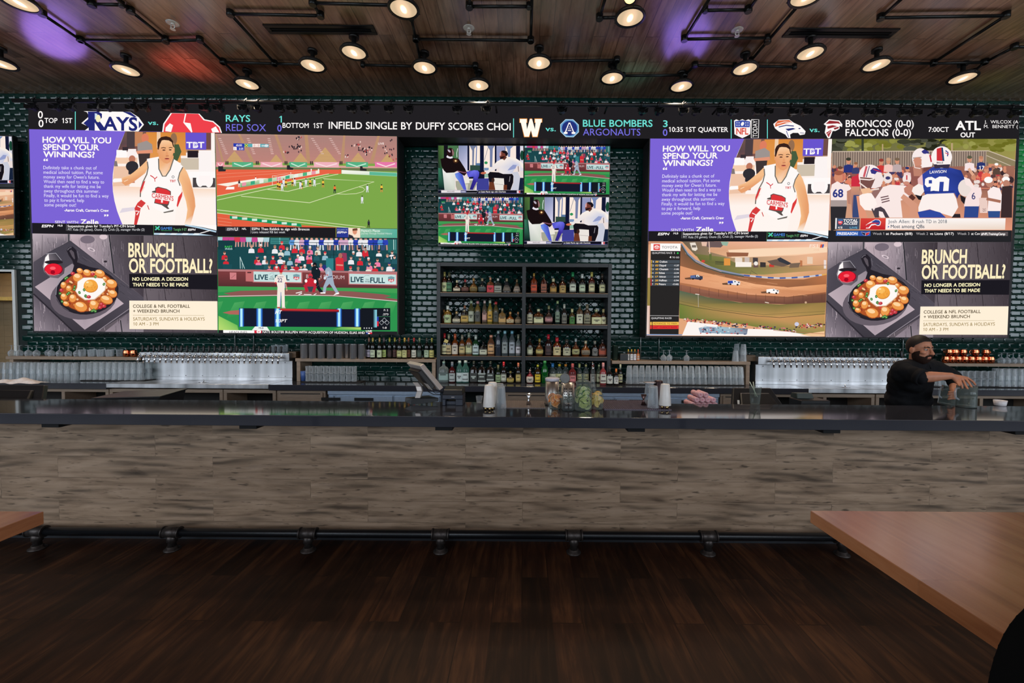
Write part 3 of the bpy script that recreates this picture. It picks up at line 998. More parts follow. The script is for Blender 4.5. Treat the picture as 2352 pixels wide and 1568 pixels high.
for seg in ([85, 1105, 730, 962], [85, 1062, 1270, 826], [340, 1062, 1065, 1132, 1750, 910, 1210, 878], [620, 990, 835, 1012, 1180, 925], [730, 962, 1370, 828], [85, 1207, 1660, 1392], [85, 1240, 1500, 1400]):
    C.line(seg, 6, LW)
C.line([1345, 1038, 1450, 1042, 1560, 1035, 1630, 1015, 1652, 992, 1630, 972, 1590, 964], 5, LW)
C.P([86, 1245, 230, 1262, 980, 1370, 1500, 1402, 90, 1382], (228, 96, 66))
for k in range(3):
    C.line([90, 1290 + k * 34, 240, 1310 + k * 34], 3, (240, 170, 140))
C.P([220, 1268, 972, 1355, 985, 1390, 220, 1302], (22, 150, 96))
for k in range(7):
    C.rect(245 + k * 105, 1276 + k * 12.2, 300 + k * 105, 1300 + k * 12.2, (206, 236, 220))
C.line([672, 950, 672, 845, 735, 860, 735, 958], 5, (245, 225, 210)).line([735, 862, 892, 830, 892, 905], 6, WH).line([672, 848, 820, 826, 890, 832], 3, (240, 220, 200))


def fig(pc, x, y, h, shirt, short, skin=(120, 80, 60), legs=None):
    pc.ell(x, y - h * 0.92, h * 0.075, h * 0.09, (50, 36, 32), 8)
    pc.P([x - h * 0.13, y - h * 0.82, x + h * 0.13, y - h * 0.82, x + h * 0.16, y - h * 0.5, x - h * 0.15, y - h * 0.5], shirt)
    pc.P([x - h * 0.13, y - h * 0.5, x + h * 0.14, y - h * 0.5, x + h * 0.13, y - h * 0.32, x - h * 0.13, y - h * 0.32], short)
    pc.line([x - h * 0.07, y - h * 0.33, x - h * 0.1, y], h * 0.09, legs or short)
    pc.line([x + h * 0.07, y - h * 0.33, x + h * 0.12, y], h * 0.09, legs or short)


YE, BL, LB = (236, 190, 70), (40, 36, 36), (226, 226, 236)
for x, y, kk in [(730, 990, 0), (775, 1005, 1), (748, 998, 0), (790, 960, 1), (815, 970, 0), (885, 958, 0), (908, 955, 1), (980, 990, 0), (968, 985, 1), (1027, 958, 1), (1072, 962, 0), (1117, 958, 1), (1208, 970, 0), (1677, 1022, 1), (1828, 1020, 0), (1622, 1140, 1)]:
    fig(C, x, y, 84, LB if kk else YE, LB if kk else BL, legs=None if kk else (210, 140, 70))
fig(C, 1332, 1032, 88, (238, 120, 60), BL, legs=(40, 36, 60))
fig(C, 1692, 1396, 84, (46, 46, 60), BL)
fig(C, 495, 905, 50, WH, WH); fig(C, 1083, 805, 40, WH, WH); fig(C, 1160, 805, 40, WH, WH); fig(C, 1390, 822, 55, (230, 90, 60), (230, 90, 60)); fig(C, 320, 965, 75, (70, 50, 60), (230, 220, 215))
C.ell(867, 818, 5, 5, WH, 8)
C.P([258, 502, 374, 505, 376, 541, 259, 538], (38, 58, 172)).P([374, 506, 632, 511, 633, 546, 374, 541], (92, 172, 182)).rect(460, 508, 543, 543, (250, 232, 226)).P([258, 540, 292, 541, 294, 576, 258, 574], (250, 240, 238)).P([294, 541, 374, 542, 374, 577, 295, 576], (38, 58, 172))
C.text('45:00', 285, 533, 20, WH, 64, 'b').text('0 : 0', 474, 537, 22, (200, 110, 110), 58, 'n').text('2', 268, 567, 18, (130, 130, 150)).text('2:25', 316, 570, 20, WH, 48, 'b').text('URU', 556, 537, 18, WH, 36, 'b').text('LIVE', 1792, 517, 22, (250, 232, 226), 62, 'b')
C.P([378, 510, 412, 511, 412, 541, 378, 540], (60, 140, 80)).line([380, 512, 412, 540], 6, (235, 215, 80)).line([412, 512, 380, 540], 6, (235, 215, 80)).ell(608, 528, 22, 14, (220, 230, 236))
C.P([86, 1382, 1350, 1396, 1993, 1406, 1993, 1507, 88, 1490], INK)
C.rect(175, 1392, 320, 1430, (70, 68, 74)).text('ESPN', 190, 1425, 26, (200, 200, 205), 74, 'x', it=0.2).text('U', 272, 1428, 34, WH, 32, 'b').text('NFL', 350, 1418, 20, WH, 46, 'b')
C.line([443, 1390, 441, 1458], 3, (160, 160, 160)).text('ESPN: Theo Riddick to sign with Broncos', 455, 1421, 26, WH, 610, 'b', slope=0.006).text('Lions released RB last week', 455, 1455, 25, (218, 218, 222), 353)
C.line([1345, 1395, 1345, 1496], 5, (170, 170, 60)).P([1352, 1395, 1476, 1397, 1476, 1500, 1352, 1498], (42, 56, 146)).text('EXCLUSIVELY ON', 1358, 1424, 12, (170, 190, 230), 108).text('ESPN+', 1358, 1456, 22, WH, 105, 'x', it=0.2)
C.P([1476, 1397, 1602, 1400, 1602, 1503, 1476, 1500], (250, 226, 204)).ell(1545, 1435, 24, 34, (225, 150, 120)).P([1520, 1408, 1570, 1400, 1575, 1425, 1520, 1430], (110, 70, 50)).P([1478, 1465, 1520, 1480, 1535, 1502, 1476, 1500], (50, 46, 60))
C.P([1602, 1404, 1993, 1410, 1993, 1507, 1602, 1503], [(150, 196, 160), (90, 178, 160), (80, 170, 150), (120, 186, 160)]).text("Peyton's Places", 1612, 1440, 24, (236, 248, 240), 200, 'b').text('Journey Through Football History', 1612, 1466, 18, (220, 238, 230), 328)
# ---- the baseball broadcast
D = Pic()
qD = [(500, 543.5), (912, 548.5), (912, 761.5), (501.7, 764)]
D.poly([(500, 543.5), (912, 548.5), (912.6, 767.5), (500.4, 764)], (46, 146, 78))
D.tf(480, 530, 4.612)
D.P([92, 62, 1993, 85, 1994, 445, 96, 412], (28, 72, 78))
rg = random.Random(21)
SKN = [(222, 160, 140), (205, 140, 120), (190, 130, 115), (230, 180, 165)]
SH = [(214, 44, 56), (214, 44, 56), (190, 40, 56), (236, 236, 240), (236, 236, 240), (150, 190, 204), (240, 130, 170), (60, 70, 160), (40, 90, 100), (230, 226, 210)]


def fan(x, y, s, sh, hair=None):
    D.P([x - s * 1.5, y + s * 3.2, x - s * 1.3, y + s * 1.4, x - s * 0.5, y + s, x + s * 0.5, y + s, x + s * 1.3, y + s * 1.4, x + s * 1.5, y + s * 3.2], sh)
    D.ell(x, y, s * 0.62, s * 0.85, rg.choice(SKN), 10)
    D.ell(x, y - s * 0.5, s * 0.66, s * 0.45, hair or rg.choice([(40, 36, 40), (90, 70, 60), (214, 50, 60), (236, 236, 236), (46, 56, 110), (150, 130, 110)]), 8)


def seatback(x, y, wd, h):
    D.P([x, y, x + wd, y + 2, x + wd - 4, y + h, x + 6, y + h], rg.choice([(30, 84, 92), (34, 76, 84), (26, 66, 74)]))


D.rect(650, 75, 850, 140, (60, 130, 128)).line([750, 72, 750, 140], 8, (120, 190, 186)).line([660, 100, 840, 102], 5, (36, 92, 94)).line([660, 122, 840, 124], 5, (36, 92, 94))
D.P([1880, 90, 1993, 92, 1993, 240, 1900, 230], (44, 106, 104)).line([1955, 92, 1957, 200], 7, (190, 226, 220)).line([1975, 92, 1976, 200], 5, (120, 180, 176))
for x in range(110, 640, 62):
    D.P([x - 30, 64 + x * 0.011, x + 34, 64 + x * 0.011, x + 30, 118, x - 26, 118], rg.choice([(206, 40, 54), (170, 206, 214), (214, 60, 80), (200, 70, 140), (226, 230, 232)]))
    D.line([x - 10, 118, x - 14, 170], 14, (200, 150, 140)).line([x + 14, 118, x + 16, 168], 14, (196, 146, 140))
for x in range(880, 1880, 52):
    c = rg.choice([(40, 60, 170), (46, 66, 180), (226, 232, 240), (236, 236, 240), (90, 150, 214), (220, 60, 60), (214, 170, 200)])
    D.ell(x, 88, 15, 16, rg.choice(SKN), 9).P([x - 32, 130, x - 24, 96, x + 24, 96, x + 32, 130, x + 26, 150, x - 24, 150], c)
    D.line([x - 12, 150, x - 16, 205], 16, rg.choice([(206, 216, 226), (190, 140, 130), (60, 80, 130), (46, 60, 90)])).line([x + 14, 150, x + 18, 205], 16, rg.choice([(206, 216, 226), (190, 140, 130), (60, 80, 130)]))
D.line([860, 122, 1860, 134], 6, (22, 50, 60))
for x in range(900, 1860, 120):
    D.line([x, 122, x, 235], 5, (22, 50, 60))
D.P([95, 100, 275, 102, 275, 200, 96, 200], (24, 62, 68)).text('RAFT', 168, 178, 20, (70, 214, 90), 80, 'b').text('INGS', 172, 199, 17, (190, 230, 226), 76, 'b')
for x in range(520, 1380, 92):
    seatback(x, 205, 86, 40)
for x, y, sh in [(450, 165, 3), (548, 160, 0), (698, 170, 3), (772, 130, 0), (762, 205, 9), (828, 190, 5), (908, 165, 0), (985, 170, 0), (1070, 180, 6), (1152, 185, 9), (1590, 200, 3), (1655, 185, 1), (1660, 215, 0), (1800, 215, 3), (1940, 230, 4), (1530, 235, 8)]:
    fan(x, y, 22, SH[sh])
for x in range(490, 1330, 100):
    seatback(x, 262, 90, 50)
for x in range(1460, 1960, 95):
    seatback(x, 270, 88, 55)
for x, y, sh in [(165, 235, 0), (180, 300, 0), (510, 280, 0), (593, 285, 3), (678, 285, 2), (755, 280, 3), (857, 295, 5), (942, 270, 6), (980, 245, 3), (1060, 235, 6), (1140, 245, 8), (1065, 280, 2), (1230, 240, 5), (1505, 285, 3), (1600, 295, 0), (1690, 300, 8), (1785, 310, 6), (1890, 265, 8), (1965, 280, 8)]:
    fan(x, y, 22, SH[sh])
for x, y, sh in [(525, 312, 6), (612, 330, 8), (715, 350, 0), (795, 335, 2), (925, 355, 2), (640, 380, 6), (716, 395, 6), (810, 385, 5), (882, 380, 3), (975, 380, 3), (1015, 375, 3), (1095, 360, 8), (1185, 365, 6), (1500, 395, 3), (1580, 400, 4), (1700, 345, 6), (1760, 375, 0), (1835, 400, 8), (1910, 355, 3), (1955, 410, 9), (1690, 385, 9)]:
    fan(x, y, 23, SH[sh])
D.P([485, 362, 572, 364, 568, 412, 490, 410], (30, 78, 86)).P([145, 352, 245, 354, 240, 405, 150, 404], (30, 78, 86))
D.P([1340, 290, 1380, 270, 1425, 290, 1430, 420, 1342, 418], (212, 48, 60)).ell(1392, 262, 22, 28, (176, 110, 96), 10).P([1405, 232, 1458, 236, 1462, 320, 1430, 330], (150, 60, 90)).line([1350, 360, 1420, 365], 16, (214, 150, 130))
D.line([330, 275, 332, 400], 6, (200, 226, 224)).line([330, 278, 378, 400], 6, (200, 226, 224)).line([352, 330, 354, 400], 5, (170, 206, 206))
D.line([1322, 150, 1322, 420], 6, (18, 44, 52)).rect(1240, 290, 1320, 425, (50, 130, 136))
D.P([95, 405, 1994, 432, 1994, 452, 96, 430], (178, 120, 122)).P([96, 428, 1994, 450, 1995, 615, 98, 588], [(128, 62, 64), (132, 70, 70), (96, 52, 54), (84, 46, 48)])
for k in range(9):
    D.line([98, 440 + k * 16, 1994, 462 + k * 16], 2, (100, 50, 52))
D.P([220, 440, 290, 442, 290, 516, 222, 514], (208, 128, 132)).line([236, 500, 262, 478, 280, 462], 5, (160, 90, 96))
D.P([388, 420, 468, 422, 470, 538, 390, 534], (196, 112, 112)).rect(406, 434, 448, 448, (90, 50, 54))


def sign(x0, x1, y0, y1):
    D.P([x0 - 10, y0 - 14, x1 + 10, y0 - 5, x1 + 12, y1 + 14, x0 - 8, y1 + 4], (196, 116, 118))
    D.P([x0, y0, x1, y0 + 10, x1, y1 + 4, x0 + 2, y1 - 4], [(200, 226, 224), (196, 222, 220), (206, 232, 230), (190, 218, 216)])
    D.P([x1 - 86, y0 + 34, x1 - 52, y0 + 26, x1 - 16, y0 + 36, x1 - 22, y0 + 80, x1 - 52, y0 + 94, x1 - 84, y0 + 78], (120, 160, 168))
    D.P([x1 - 82, y0 + 56, x1 - 20, y0 + 58, x1 - 24, y0 + 80, x1 - 52, y0 + 90, x1 - 80, y0 + 78], (214, 70, 80)).text('66', x1 - 74, y0 + 82, 22, WH, 44, 'b', it=0.2)


sign(472, 978, 430, 541)
NV = (24, 62, 76)
D.text('LIVE', 484, 515, 54, NV, 142, 'x', slope=0.015).text('TO', 647, 497, 14, NV, 36, 'b').text('THE', 636, 518, 15, NV, 56, 'b').text('FULL', 698, 520, 54, NV, 154, 'x', slope=0.015)
sign(1486, 1982, 454, 564)
D.text('LIVE', 1502, 541, 56, NV, 136, 'x', slope=0.015).text('TO', 1658, 524, 15, NV, 36, 'b').text('THE', 1650, 546, 15, NV, 54, 'b').text('FULL', 1708, 549, 56, NV, 156, 'x', slope=0.015)
D.line([640, 462, 660, 446, 690, 446], 2, NV).line([660, 480, 692, 462], 2, NV).line([1640, 486, 1664, 470, 1700, 474], 2, NV)
D.text('BUSCH STADIUM', 1030, 500, 38, (222, 196, 196), 404, 'n', slope=0.03)
D.P([98, 586, 1994, 610, 1994, 660, 1600, 640, 300, 632, 98, 650], (66, 158, 84))
D.P([155, 660, 330, 635, 900, 622, 1500, 640, 1850, 672, 1930, 690, 1860, 704, 1995, 724, 1995, 750, 1500, 702, 1100, 686, 700, 690, 100, 702, 100, 686, 230, 680], (140, 88, 84))
for k in range(9):
    x = 40 + k * 230
    D.P([x, 760, x + 110, 745, x + 60, 880, x - 90, 930], [(78, 168, 96), (70, 160, 90), (46, 148, 78), (46, 148, 78)])
D.P([102, 900, 300, 1000, 320, 1075, 102, 1075], [(150, 206, 100), (110, 186, 90), (140, 200, 100), (196, 226, 120)])
D.line([100, 694, 700, 682, 1300, 684, 1995, 746], 6, (236, 220, 222)).line([920, 660, 985, 645], 9, WH).line([950, 674, 985, 660], 9, WH).line([1005, 672, 1085, 674], 6, WH).line([1110, 678, 1138, 664], 7, WH)
D.P([145, 866, 230, 846, 330, 838, 330, 888, 220, 884], (176, 104, 92))
for x, y, h in [(1, 1, 1)]:
    D.P([1085, 400, 1110, 372, 1150, 376, 1182, 430, 1172, 510, 1150, 500, 1170, 590, 1208, 646, 1172, 650, 1128, 590, 1085, 480], (24, 34, 42)).ell(1120, 358, 22, 24, (22, 24, 30)).ell(1120, 366, 10, 8, (150, 110, 100)).line([1172, 500, 1170, 520], 14, (200, 140, 120)).line([1135, 400, 1148, 404], 6, WH)
D.ell(1074, 478, 24, 28, (206, 52, 66)).rect(1060, 478, 1090, 496, (90, 66, 76)).P([1020, 520, 1050, 505, 1100, 505, 1136, 525, 1138, 570, 1020, 570], (200, 40, 56)).ell(1028, 530, 14, 18, WH).ell(1125, 536, 14, 20, WH)
D.P([1000, 575, 1030, 560, 1120, 562, 1142, 590, 1120, 650, 1095, 652, 1100, 600, 1050, 600, 1052, 640, 1025, 648], (190, 40, 60)).P([1040, 590, 1110, 590, 1090, 645, 1060, 645], (60, 70, 80))
BG = (160, 176, 194)
D.ell(1222, 384, 22, 26, (40, 54, 120)).P([1236, 400, 1268, 382, 1296, 410, 1308, 450, 1306, 486, 1258, 494, 1240, 470, 1230, 430], BG).line([1265, 430, 1262, 462, 1236, 490], 22, (190, 200, 212)).ell(1228, 500, 14, 16, (214, 220, 230)).line([1140, 590, 1222, 520], 7, (70, 60, 70)).line([1246, 466, 1262, 470], 10, (200, 60, 70))
D.P([1254, 488, 1310, 480, 1328, 570, 1372, 650, 1346, 662, 1296, 586, 1276, 560, 1244, 596, 1236, 655, 1206, 656, 1212, 590], BG).P([1180, 652, 1232, 650, 1234, 664, 1182, 664], WH).P([1316, 684, 1340, 662, 1376, 650, 1378, 668, 1340, 676], WH).line([1258, 492, 1306, 484], 8, (60, 74, 110))
PC = (246, 234, 222)
D.P([726, 598, 800, 604, 802, 700, 804, 806, 772, 806, 768, 690, 760, 640, 752, 806, 722, 806, 722, 690], PC).P([700, 500, 730, 466, 790, 466, 818, 500, 826, 545, 806, 550, 804, 606, 726, 600, 716, 545, 692, 545], PC)
D.line([762, 650, 758, 804], 7, (110, 140, 196)).line([804, 552, 806, 604], 6, (90, 120, 190)).line([812, 560, 822, 610], 13, (206, 150, 130)).line([700, 545, 716, 560], 16, (200, 60, 66)).line([808, 548, 824, 552], 12, (200, 60, 66)).ell(824, 626, 9, 13, (206, 150, 130), 8)
D.ell(763, 444, 15, 20, (206, 160, 140)).ell(763, 424, 20, 19, (214, 36, 52)).rect(746, 424, 780, 436, (190, 30, 46)).text('22', 726, 543, 42, (44, 40, 110), 50, 'b').text('FLAHERTY', 724, 494, 13, (60, 56, 120), 66, 'b')
D.P([728, 806, 752, 806, 752, 818, 722, 820], (214, 60, 66)).P([772, 806, 806, 806, 812, 818, 772, 818], (220, 200, 196))
HB = (24, 27, 46)
D.P([318, 818, 1778, 832, 1778, 1022, 318, 1012], HB)
for x, wd in [(343, 50), (535, 62), (727, 60), (1378, 52), (1570, 54), (1758, 50)]:
    for c0, c1, a, b in [((24, 27, 46), (40, 110, 214), -1.0, -0.55), ((40, 110, 214), (176, 240, 250), -0.55, -0.2), ((190, 244, 250), (190, 244, 250), -0.2, 0.2), ((176, 240, 250), (40, 110, 214), 0.2, 0.55), ((40, 110, 214), (24, 27, 46), 0.55, 1.0)]:
        ha, hb = max(x + wd * a * 0.6, 318), min(x + wd * b * 0.6, 1778)
        D.P([ha, 822, hb, 822, hb, 1014, ha, 1014], [c0, c1, c1, c0])
D.P([755, 824, 1378, 834, 1378, 862, 755, 852], [(236, 60, 52), (206, 40, 44), (40, 24, 44), (46, 24, 44)])
D.text('HT', 700, 878, 36, WH, 74, 'x', it=0.25).text('1/3PT', 704, 968, 32, WH, 126, 'b', it=0.25)
D.rect(1610, 818, 1920, 1052, (22, 26, 34)).line([1785, 908, 1920, 908], 4, (60, 130, 90)).text('P: 2', 1852, 850, 20, (230, 230, 230), 46, 'b').text('.273', 1838, 893, 20, (236, 236, 236), 62, 'b').text('1-0', 1838, 1036, 20, WH, 44, 'b')
D.P([1740, 835, 1778, 835, 1778, 1022, 1740, 1022], [(24, 27, 46), (150, 226, 244), (150, 226, 244), (24, 27, 46)]).rect(1780, 958, 1797, 1010, (226, 40, 60)).rect(1780, 908, 1797, 958, (40, 60, 170))
for cx, cy in [(1857, 945), (1828, 972), (1886, 972)]:
    D.line([cx, cy - 24, cx + 24, cy, cx, cy + 24, cx - 24, cy, cx, cy - 24], 4, (190, 194, 200))
for k in range(4):
    D.rect(1640 + k * 26, 1024, 1650 + k * 26, 1036, (220, 220, 224))
D.P([1400, 1018, 1610, 1022, 1610, 1048, 1300, 1046], [(120, 190, 90), (206, 226, 120), (150, 200, 100), (60, 150, 80)])
D.P([100, 1050, 1993, 1066, 1994, 1096, 100, 1084], (34, 34, 38))
D.P([150, 1050, 480, 1054, 480, 1086, 152, 1083], WH).text('HEADLINES', 216, 1083, 22, (70, 66, 72), 188, 'n').P([455, 1052, 488, 1012, 614, 1016, 640, 1056], (240, 244, 240)).text('MLB', 528, 1038, 18, (60, 70, 110), 50, 'b')
D.P([480, 1054, 560, 1056, 560, 1088, 480, 1086], (220, 44, 66)).ell(528, 1068, 24, 20, WH).text('W', 516, 1078, 20, (220, 44, 66), 24, 'x', it=0.2)
D.text('NATS BOLSTER BULLPEN WITH ACQUISITION OF HUDSON, ELIAS AND', 568, 1081, 24, WH, 1082, 'b', slope=0.009)
D.text('LIVE', 1662, 1074, 22, WH, 64, 'x').P([1664, 1076, 1690, 1076, 1690, 1096, 1664, 1092], (40, 60, 150)).P([1690, 1076, 1730, 1078, 1724, 1098, 1690, 1096], (220, 44, 66)).ell(1694, 1088, 12, 8, WH, 8)

# ---- the football broadcast
E = Pic()
qE = [(1911.5, 319), (2334.7, 319), (2323.5, 554.5), (1901.7, 555)]
E.poly(qE, (206, 140, 112))
E.tf(1880, 220, 4.612)
E.P([145, 455, 2097, 455, 2080, 720, 140, 720], [(84, 90, 60), (150, 146, 70), (160, 150, 84), (96, 96, 64)])
rg = random.Random(9)
for k in range(90):
    x, y = rg.uniform(160, 2080), rg.uniform(465, 580)
    base = (56, 58, 44) if 900 < x < 1330 or x < 300 else (130, 130, 56)
    d = rg.uniform(-24, 30)
    E.ell(x, y, rg.uniform(30, 80), rg.uniform(16, 36), tuple(max(20, min(230, v + d)) for v in base), 9)
E.rect(455, 455, 480, 700, (56, 64, 46)).rect(1404, 500, 1424, 620, (186, 160, 120)).rect(672, 510, 686, 600, (186, 160, 120))
E.P([148, 585, 1800, 580, 1800, 790, 140, 800], (126, 108, 98)).P([1775, 580, 2090, 690, 2085, 780, 1775, 700], (142, 128, 96))
for x in range(150, 1790, 25):
    E.line([x, 588, x - 2, 770], 8, (186, 164, 146))
E.line([148, 590, 1800, 582, 2090, 690], 9, (206, 188, 170)).line([1780, 632, 2080, 760], 7, (206, 190, 170))
E.P([140, 760, 2080, 740, 2060, 1000, 130, 1000], [(140, 84, 80), (160, 110, 90), (150, 90, 80), (160, 96, 86)])
for k in range(230):
    x, y = rg.uniform(150, 2050), rg.uniform(770, 1000)
    if 960 < x < 1560:
        continue
    c = rg.choice([(196, 60, 66), (70, 60, 96), (226, 196, 180), (60, 44, 48), (206, 140, 110), (226, 130, 100), (90, 60, 60), (236, 220, 214)])
    E.ell(x, y, rg.uniform(14, 34), rg.uniform(14, 34), c, 8)
    if rg.random() < 0.5:
        E.ell(x, y - 30, 16, 19, (214, 140, 110), 8)
E.P([130, 1000, 2060, 1000, 2050, 1420, 105, 1430], [(206, 150, 122), (150, 100, 84), (226, 150, 120), (206, 160, 130)])


def sitter(x, y, s, c, cap=(60, 60, 60)):
    E.P([x - s * 1.5, y + s * 3.4, x - s * 1.3, y + s * 1.3, x, y + s, x + s * 1.3, y + s * 1.3, x + s * 1.5, y + s * 3.4], c).ell(x, y, s * 0.7, s, (212, 146, 116), 12).ell(x, y - s * 0.55, s * 0.76, s * 0.5, cap, 10)


for x, y, s, c, cap in [(318, 690, 36, (44, 54, 120), (60, 60, 50)), (395, 730, 28, (60, 66, 110), (150, 100, 70)), (665, 700, 34, (206, 60, 58), (150, 60, 50)), (740, 690, 34, (244, 200, 190), (200, 160, 130)), (833, 690, 34, (190, 170, 170), (120, 100, 80)), (940, 780, 28, (240, 206, 206), (40, 54, 110)), (1600, 670, 36, (246, 226, 226), (90, 90, 70)), (1722, 670, 32, (44, 54, 110), (190, 130, 100)), (1885, 740, 28, (90, 70, 60), WH), (1775, 780, 34, (236, 120, 90), (190, 120, 96)), (230, 780, 34, (206, 120, 100), (110, 70, 54))]:
    sitter(x, y, s, c, cap)
E.text('17', 1700, 785, 44, WH, 58, 'b').line([1590, 770, 1640, 840], 30, (226, 170, 140))
E.P([350, 860, 440, 830, 450, 960, 345, 960], (206, 48, 66)).P([340, 960, 440, 960, 430, 1290, 360, 1290], [(214, 150, 120), (206, 150, 120), (60, 60, 100), (50, 56, 96)])
PW = (250, 232, 228)
E.ell(210, 860, 46, 60, (214, 140, 110), 14).ell(212, 815, 48, 26, (160, 90, 70), 12).P([140, 940, 200, 905, 240, 930, 320, 940, 345, 980, 300, 1040, 300, 1110, 130, 1110, 128, 1000], PW).P([300, 1010, 345, 990, 340, 1150, 310, 1140], (186, 130, 110)).P([130, 1105, 300, 1105, 300, 1175, 126, 1175], (170, 154, 150)).P([128, 1172, 300, 1172, 270, 1400, 130, 1430], (46, 44, 48)).text('68', 150, 1072, 84, (44, 54, 130), 112, 'x')
E.P([370, 1050, 430, 1050, 440, 1290, 360, 1290], (60, 74, 120)).P([400, 1060, 440, 1060, 520, 1290, 430, 1290], (226, 150, 120))
E.ell(735, 870, 48, 56, (240, 224, 220), 14).ell(935, 880, 46, 50, (244, 228, 224), 14).rect(928, 840, 942, 890, (206, 60, 70)).ell(930, 925, 34, 20, (206, 140, 120)).ell(735, 870, 26, 18, (60, 60, 110))
E.P([640, 980, 760, 940, 900, 950, 1000, 960, 960, 1080, 870, 1110, 890, 1290, 660, 1290, 600, 1220, 500, 1210, 440, 1130, 440, 1050, 560, 1030, 600, 1080], PW)
E.P([430, 1060, 480, 1030, 560, 1030, 600, 1090, 620, 1150, 560, 1210, 490, 1210, 440, 1150], (255, 242, 236)).P([560, 1030, 600, 1090, 680, 970, 640, 940], (150, 110, 104))
E.P([870, 1080, 900, 1040, 1000, 1110, 1050, 1150, 1030, 1290, 960, 1290, 970, 1180], (214, 152, 126)).P([905, 980, 960, 930, 1010, 960, 1020, 1020, 960, 1060, 910, 1020], (196, 130, 110)).P([990, 1040, 1030, 1080, 1000, 1110, 950, 1070], (90, 50, 44))
E.ell(545, 850, 120, 122, (250, 236, 234), 26).P([600, 780, 660, 800, 690, 880, 660, 960, 600, 980, 540, 975, 580, 900], (244, 228, 226)).P([440, 860, 560, 870, 600, 880, 560, 970, 520, 1020, 450, 1000], (120, 80, 74)).line([430, 880, 540, 890, 590, 880], 12, (250, 236, 230)).line([432, 920, 540, 1000, 640, 985], 14, (244, 226, 216)).line([440, 890, 450, 1000], 8, (230, 214, 206)).P([440, 985, 540, 975, 570, 1020, 470, 1040], (240, 190, 150))
E.line([510, 745, 480, 860], 22, (206, 90, 100)).line([540, 742, 505, 862], 8, (60, 50, 100)).P([548, 790, 580, 762, 620, 768, 660, 790, 676, 815, 620, 805, 600, 830, 560, 822], (54, 54, 130)).line([580, 778, 668, 806], 9, (206, 50, 70))
for k in range(3):
    E.line([658 + k * 6, 1078 + k * 26, 742 + k * 6, 1060 + k * 24], 12, (110, 80, 84))
E.P([598, 1290, 580, 1230, 600, 1190, 660, 1172, 700, 1200, 752, 1290, 708, 1290, 680, 1230, 640, 1220, 640, 1290], (74, 64, 72)).P([560, 1200, 598, 1290, 630, 1290, 570, 1190], (80, 68, 74))
E.ell(1080, 660, 90, 106, (248, 234, 232), 22).P([1090, 590, 1120, 566, 1168, 590, 1165, 620, 1110, 612], (54, 54, 130)).line([1000, 660, 1090, 650], 12, (170, 150, 140)).ell(1050, 700, 50, 50, (206, 140, 116)).P([1000, 740, 1090, 740, 1100, 850, 1010, 850], (190, 130, 110)).line([1005, 690, 1020, 760, 1080, 770], 10, (240, 222, 214))
E.ell(1150, 700, 60, 90, (250, 238, 236), 18).line([1180, 625, 1195, 700], 16, (200, 50, 66)).P([1110, 760, 1200, 750, 1200, 800, 1110, 800], (120, 70, 66)).P([1050, 880, 1110, 820, 1120, 980, 1060, 1000], (236, 190, 190))
E.P([1000, 970, 1060, 930, 1110, 950, 1120, 1010, 1080, 1060, 1020, 1050, 988, 1010], (250, 238, 232)).P([1020, 1045, 1080, 1060, 1125, 1050, 1110, 1105, 1060, 1100], (34, 30, 36))
BU, BU2 = (48, 68, 158), (36, 52, 128)
E.P([1100, 830, 1200, 760, 1240, 745, 1390, 760, 1510, 790, 1545, 870, 1550, 970, 1480, 1060, 1470, 1090, 1440, 1030, 1390, 1040, 1130, 1055, 1110, 970], [BU, BU, BU, BU, BU2, BU2, BU2, BU2, BU2, BU, BU, BU, BU])
E.P([1100, 1060, 1150, 1040, 1430, 1030, 1460, 1090, 1480, 1180, 1420, 1280, 1290, 1240, 1180, 1200, 1060, 1230, 1058, 1180], (252, 240, 236)).P([1070, 1290, 1050, 1230, 1180, 1205, 1290, 1235, 1350, 1290], (50, 74, 160)).P([1410, 1290, 1440, 1250, 1500, 1250, 1505, 1290], (44, 38, 44))
E.ell(1305, 650, 110, 116, (252, 242, 240), 26).P([1252, 560, 1300, 546, 1314, 690, 1252, 686], (206, 52, 60)).P([1300, 546, 1318, 548, 1334, 690, 1314, 690], (40, 70, 110)).P([1220, 725, 1390, 725, 1380, 770, 1300, 762, 1230, 770], (60, 50, 70)).line([1215, 690, 1260, 722, 1400, 716], 16, (252, 242, 240)).text('BILLS', 1252, 716, 18, (50, 44, 60), 68, 'x').line([1345, 580, 1372, 600, 1366, 640], 12, (64, 60, 140)).line([1340, 602, 1380, 620], 8, (206, 60, 80))
E.text('LAWSON', 1178, 824, 30, WH, 176, 'b', slope=-0.06)
E.P([1130, 880, 1160, 862, 1200, 858, 1240, 880, 1240, 1000, 1186, 1010, 1190, 960, 1150, 968, 1125, 940], WH).rect(1168, 892, 1202, 928, BU).P([1234, 880, 1280, 855, 1350, 856, 1386, 880, 1376, 1012, 1320, 1010, 1328, 910, 1284, 910, 1276, 1010, 1226, 1006], WH)
E.line([1115, 1020, 1440, 1010], 10, BU2)
E.ell(1560, 975, 82, 92, (236, 222, 216), 20).P([1540, 860, 1600, 880, 1650, 960, 1640, 1010, 1600, 960, 1560, 940], (250, 230, 226)).P([1500, 1050, 1560, 1080, 1630, 1072, 1600, 1130, 1540, 1145, 1510, 1110], (36, 32, 38))
E.P([1560, 1080, 1640, 965, 1720, 970, 1730, 1030, 1700, 1170, 1540, 1170], (248, 226, 224)).text('6', 1622, 1095, 70, (70, 70, 120), 40, 'b').P([1550, 1170, 1700, 1170, 1690, 1290, 1540, 1290], (48, 72, 140)).P([1700, 1080, 1790, 1080, 1790, 1240, 1710, 1240], (236, 206, 196)).text('35', 1740, 1190, 30, (130, 100, 100), 36, 'n', rot=1.57)
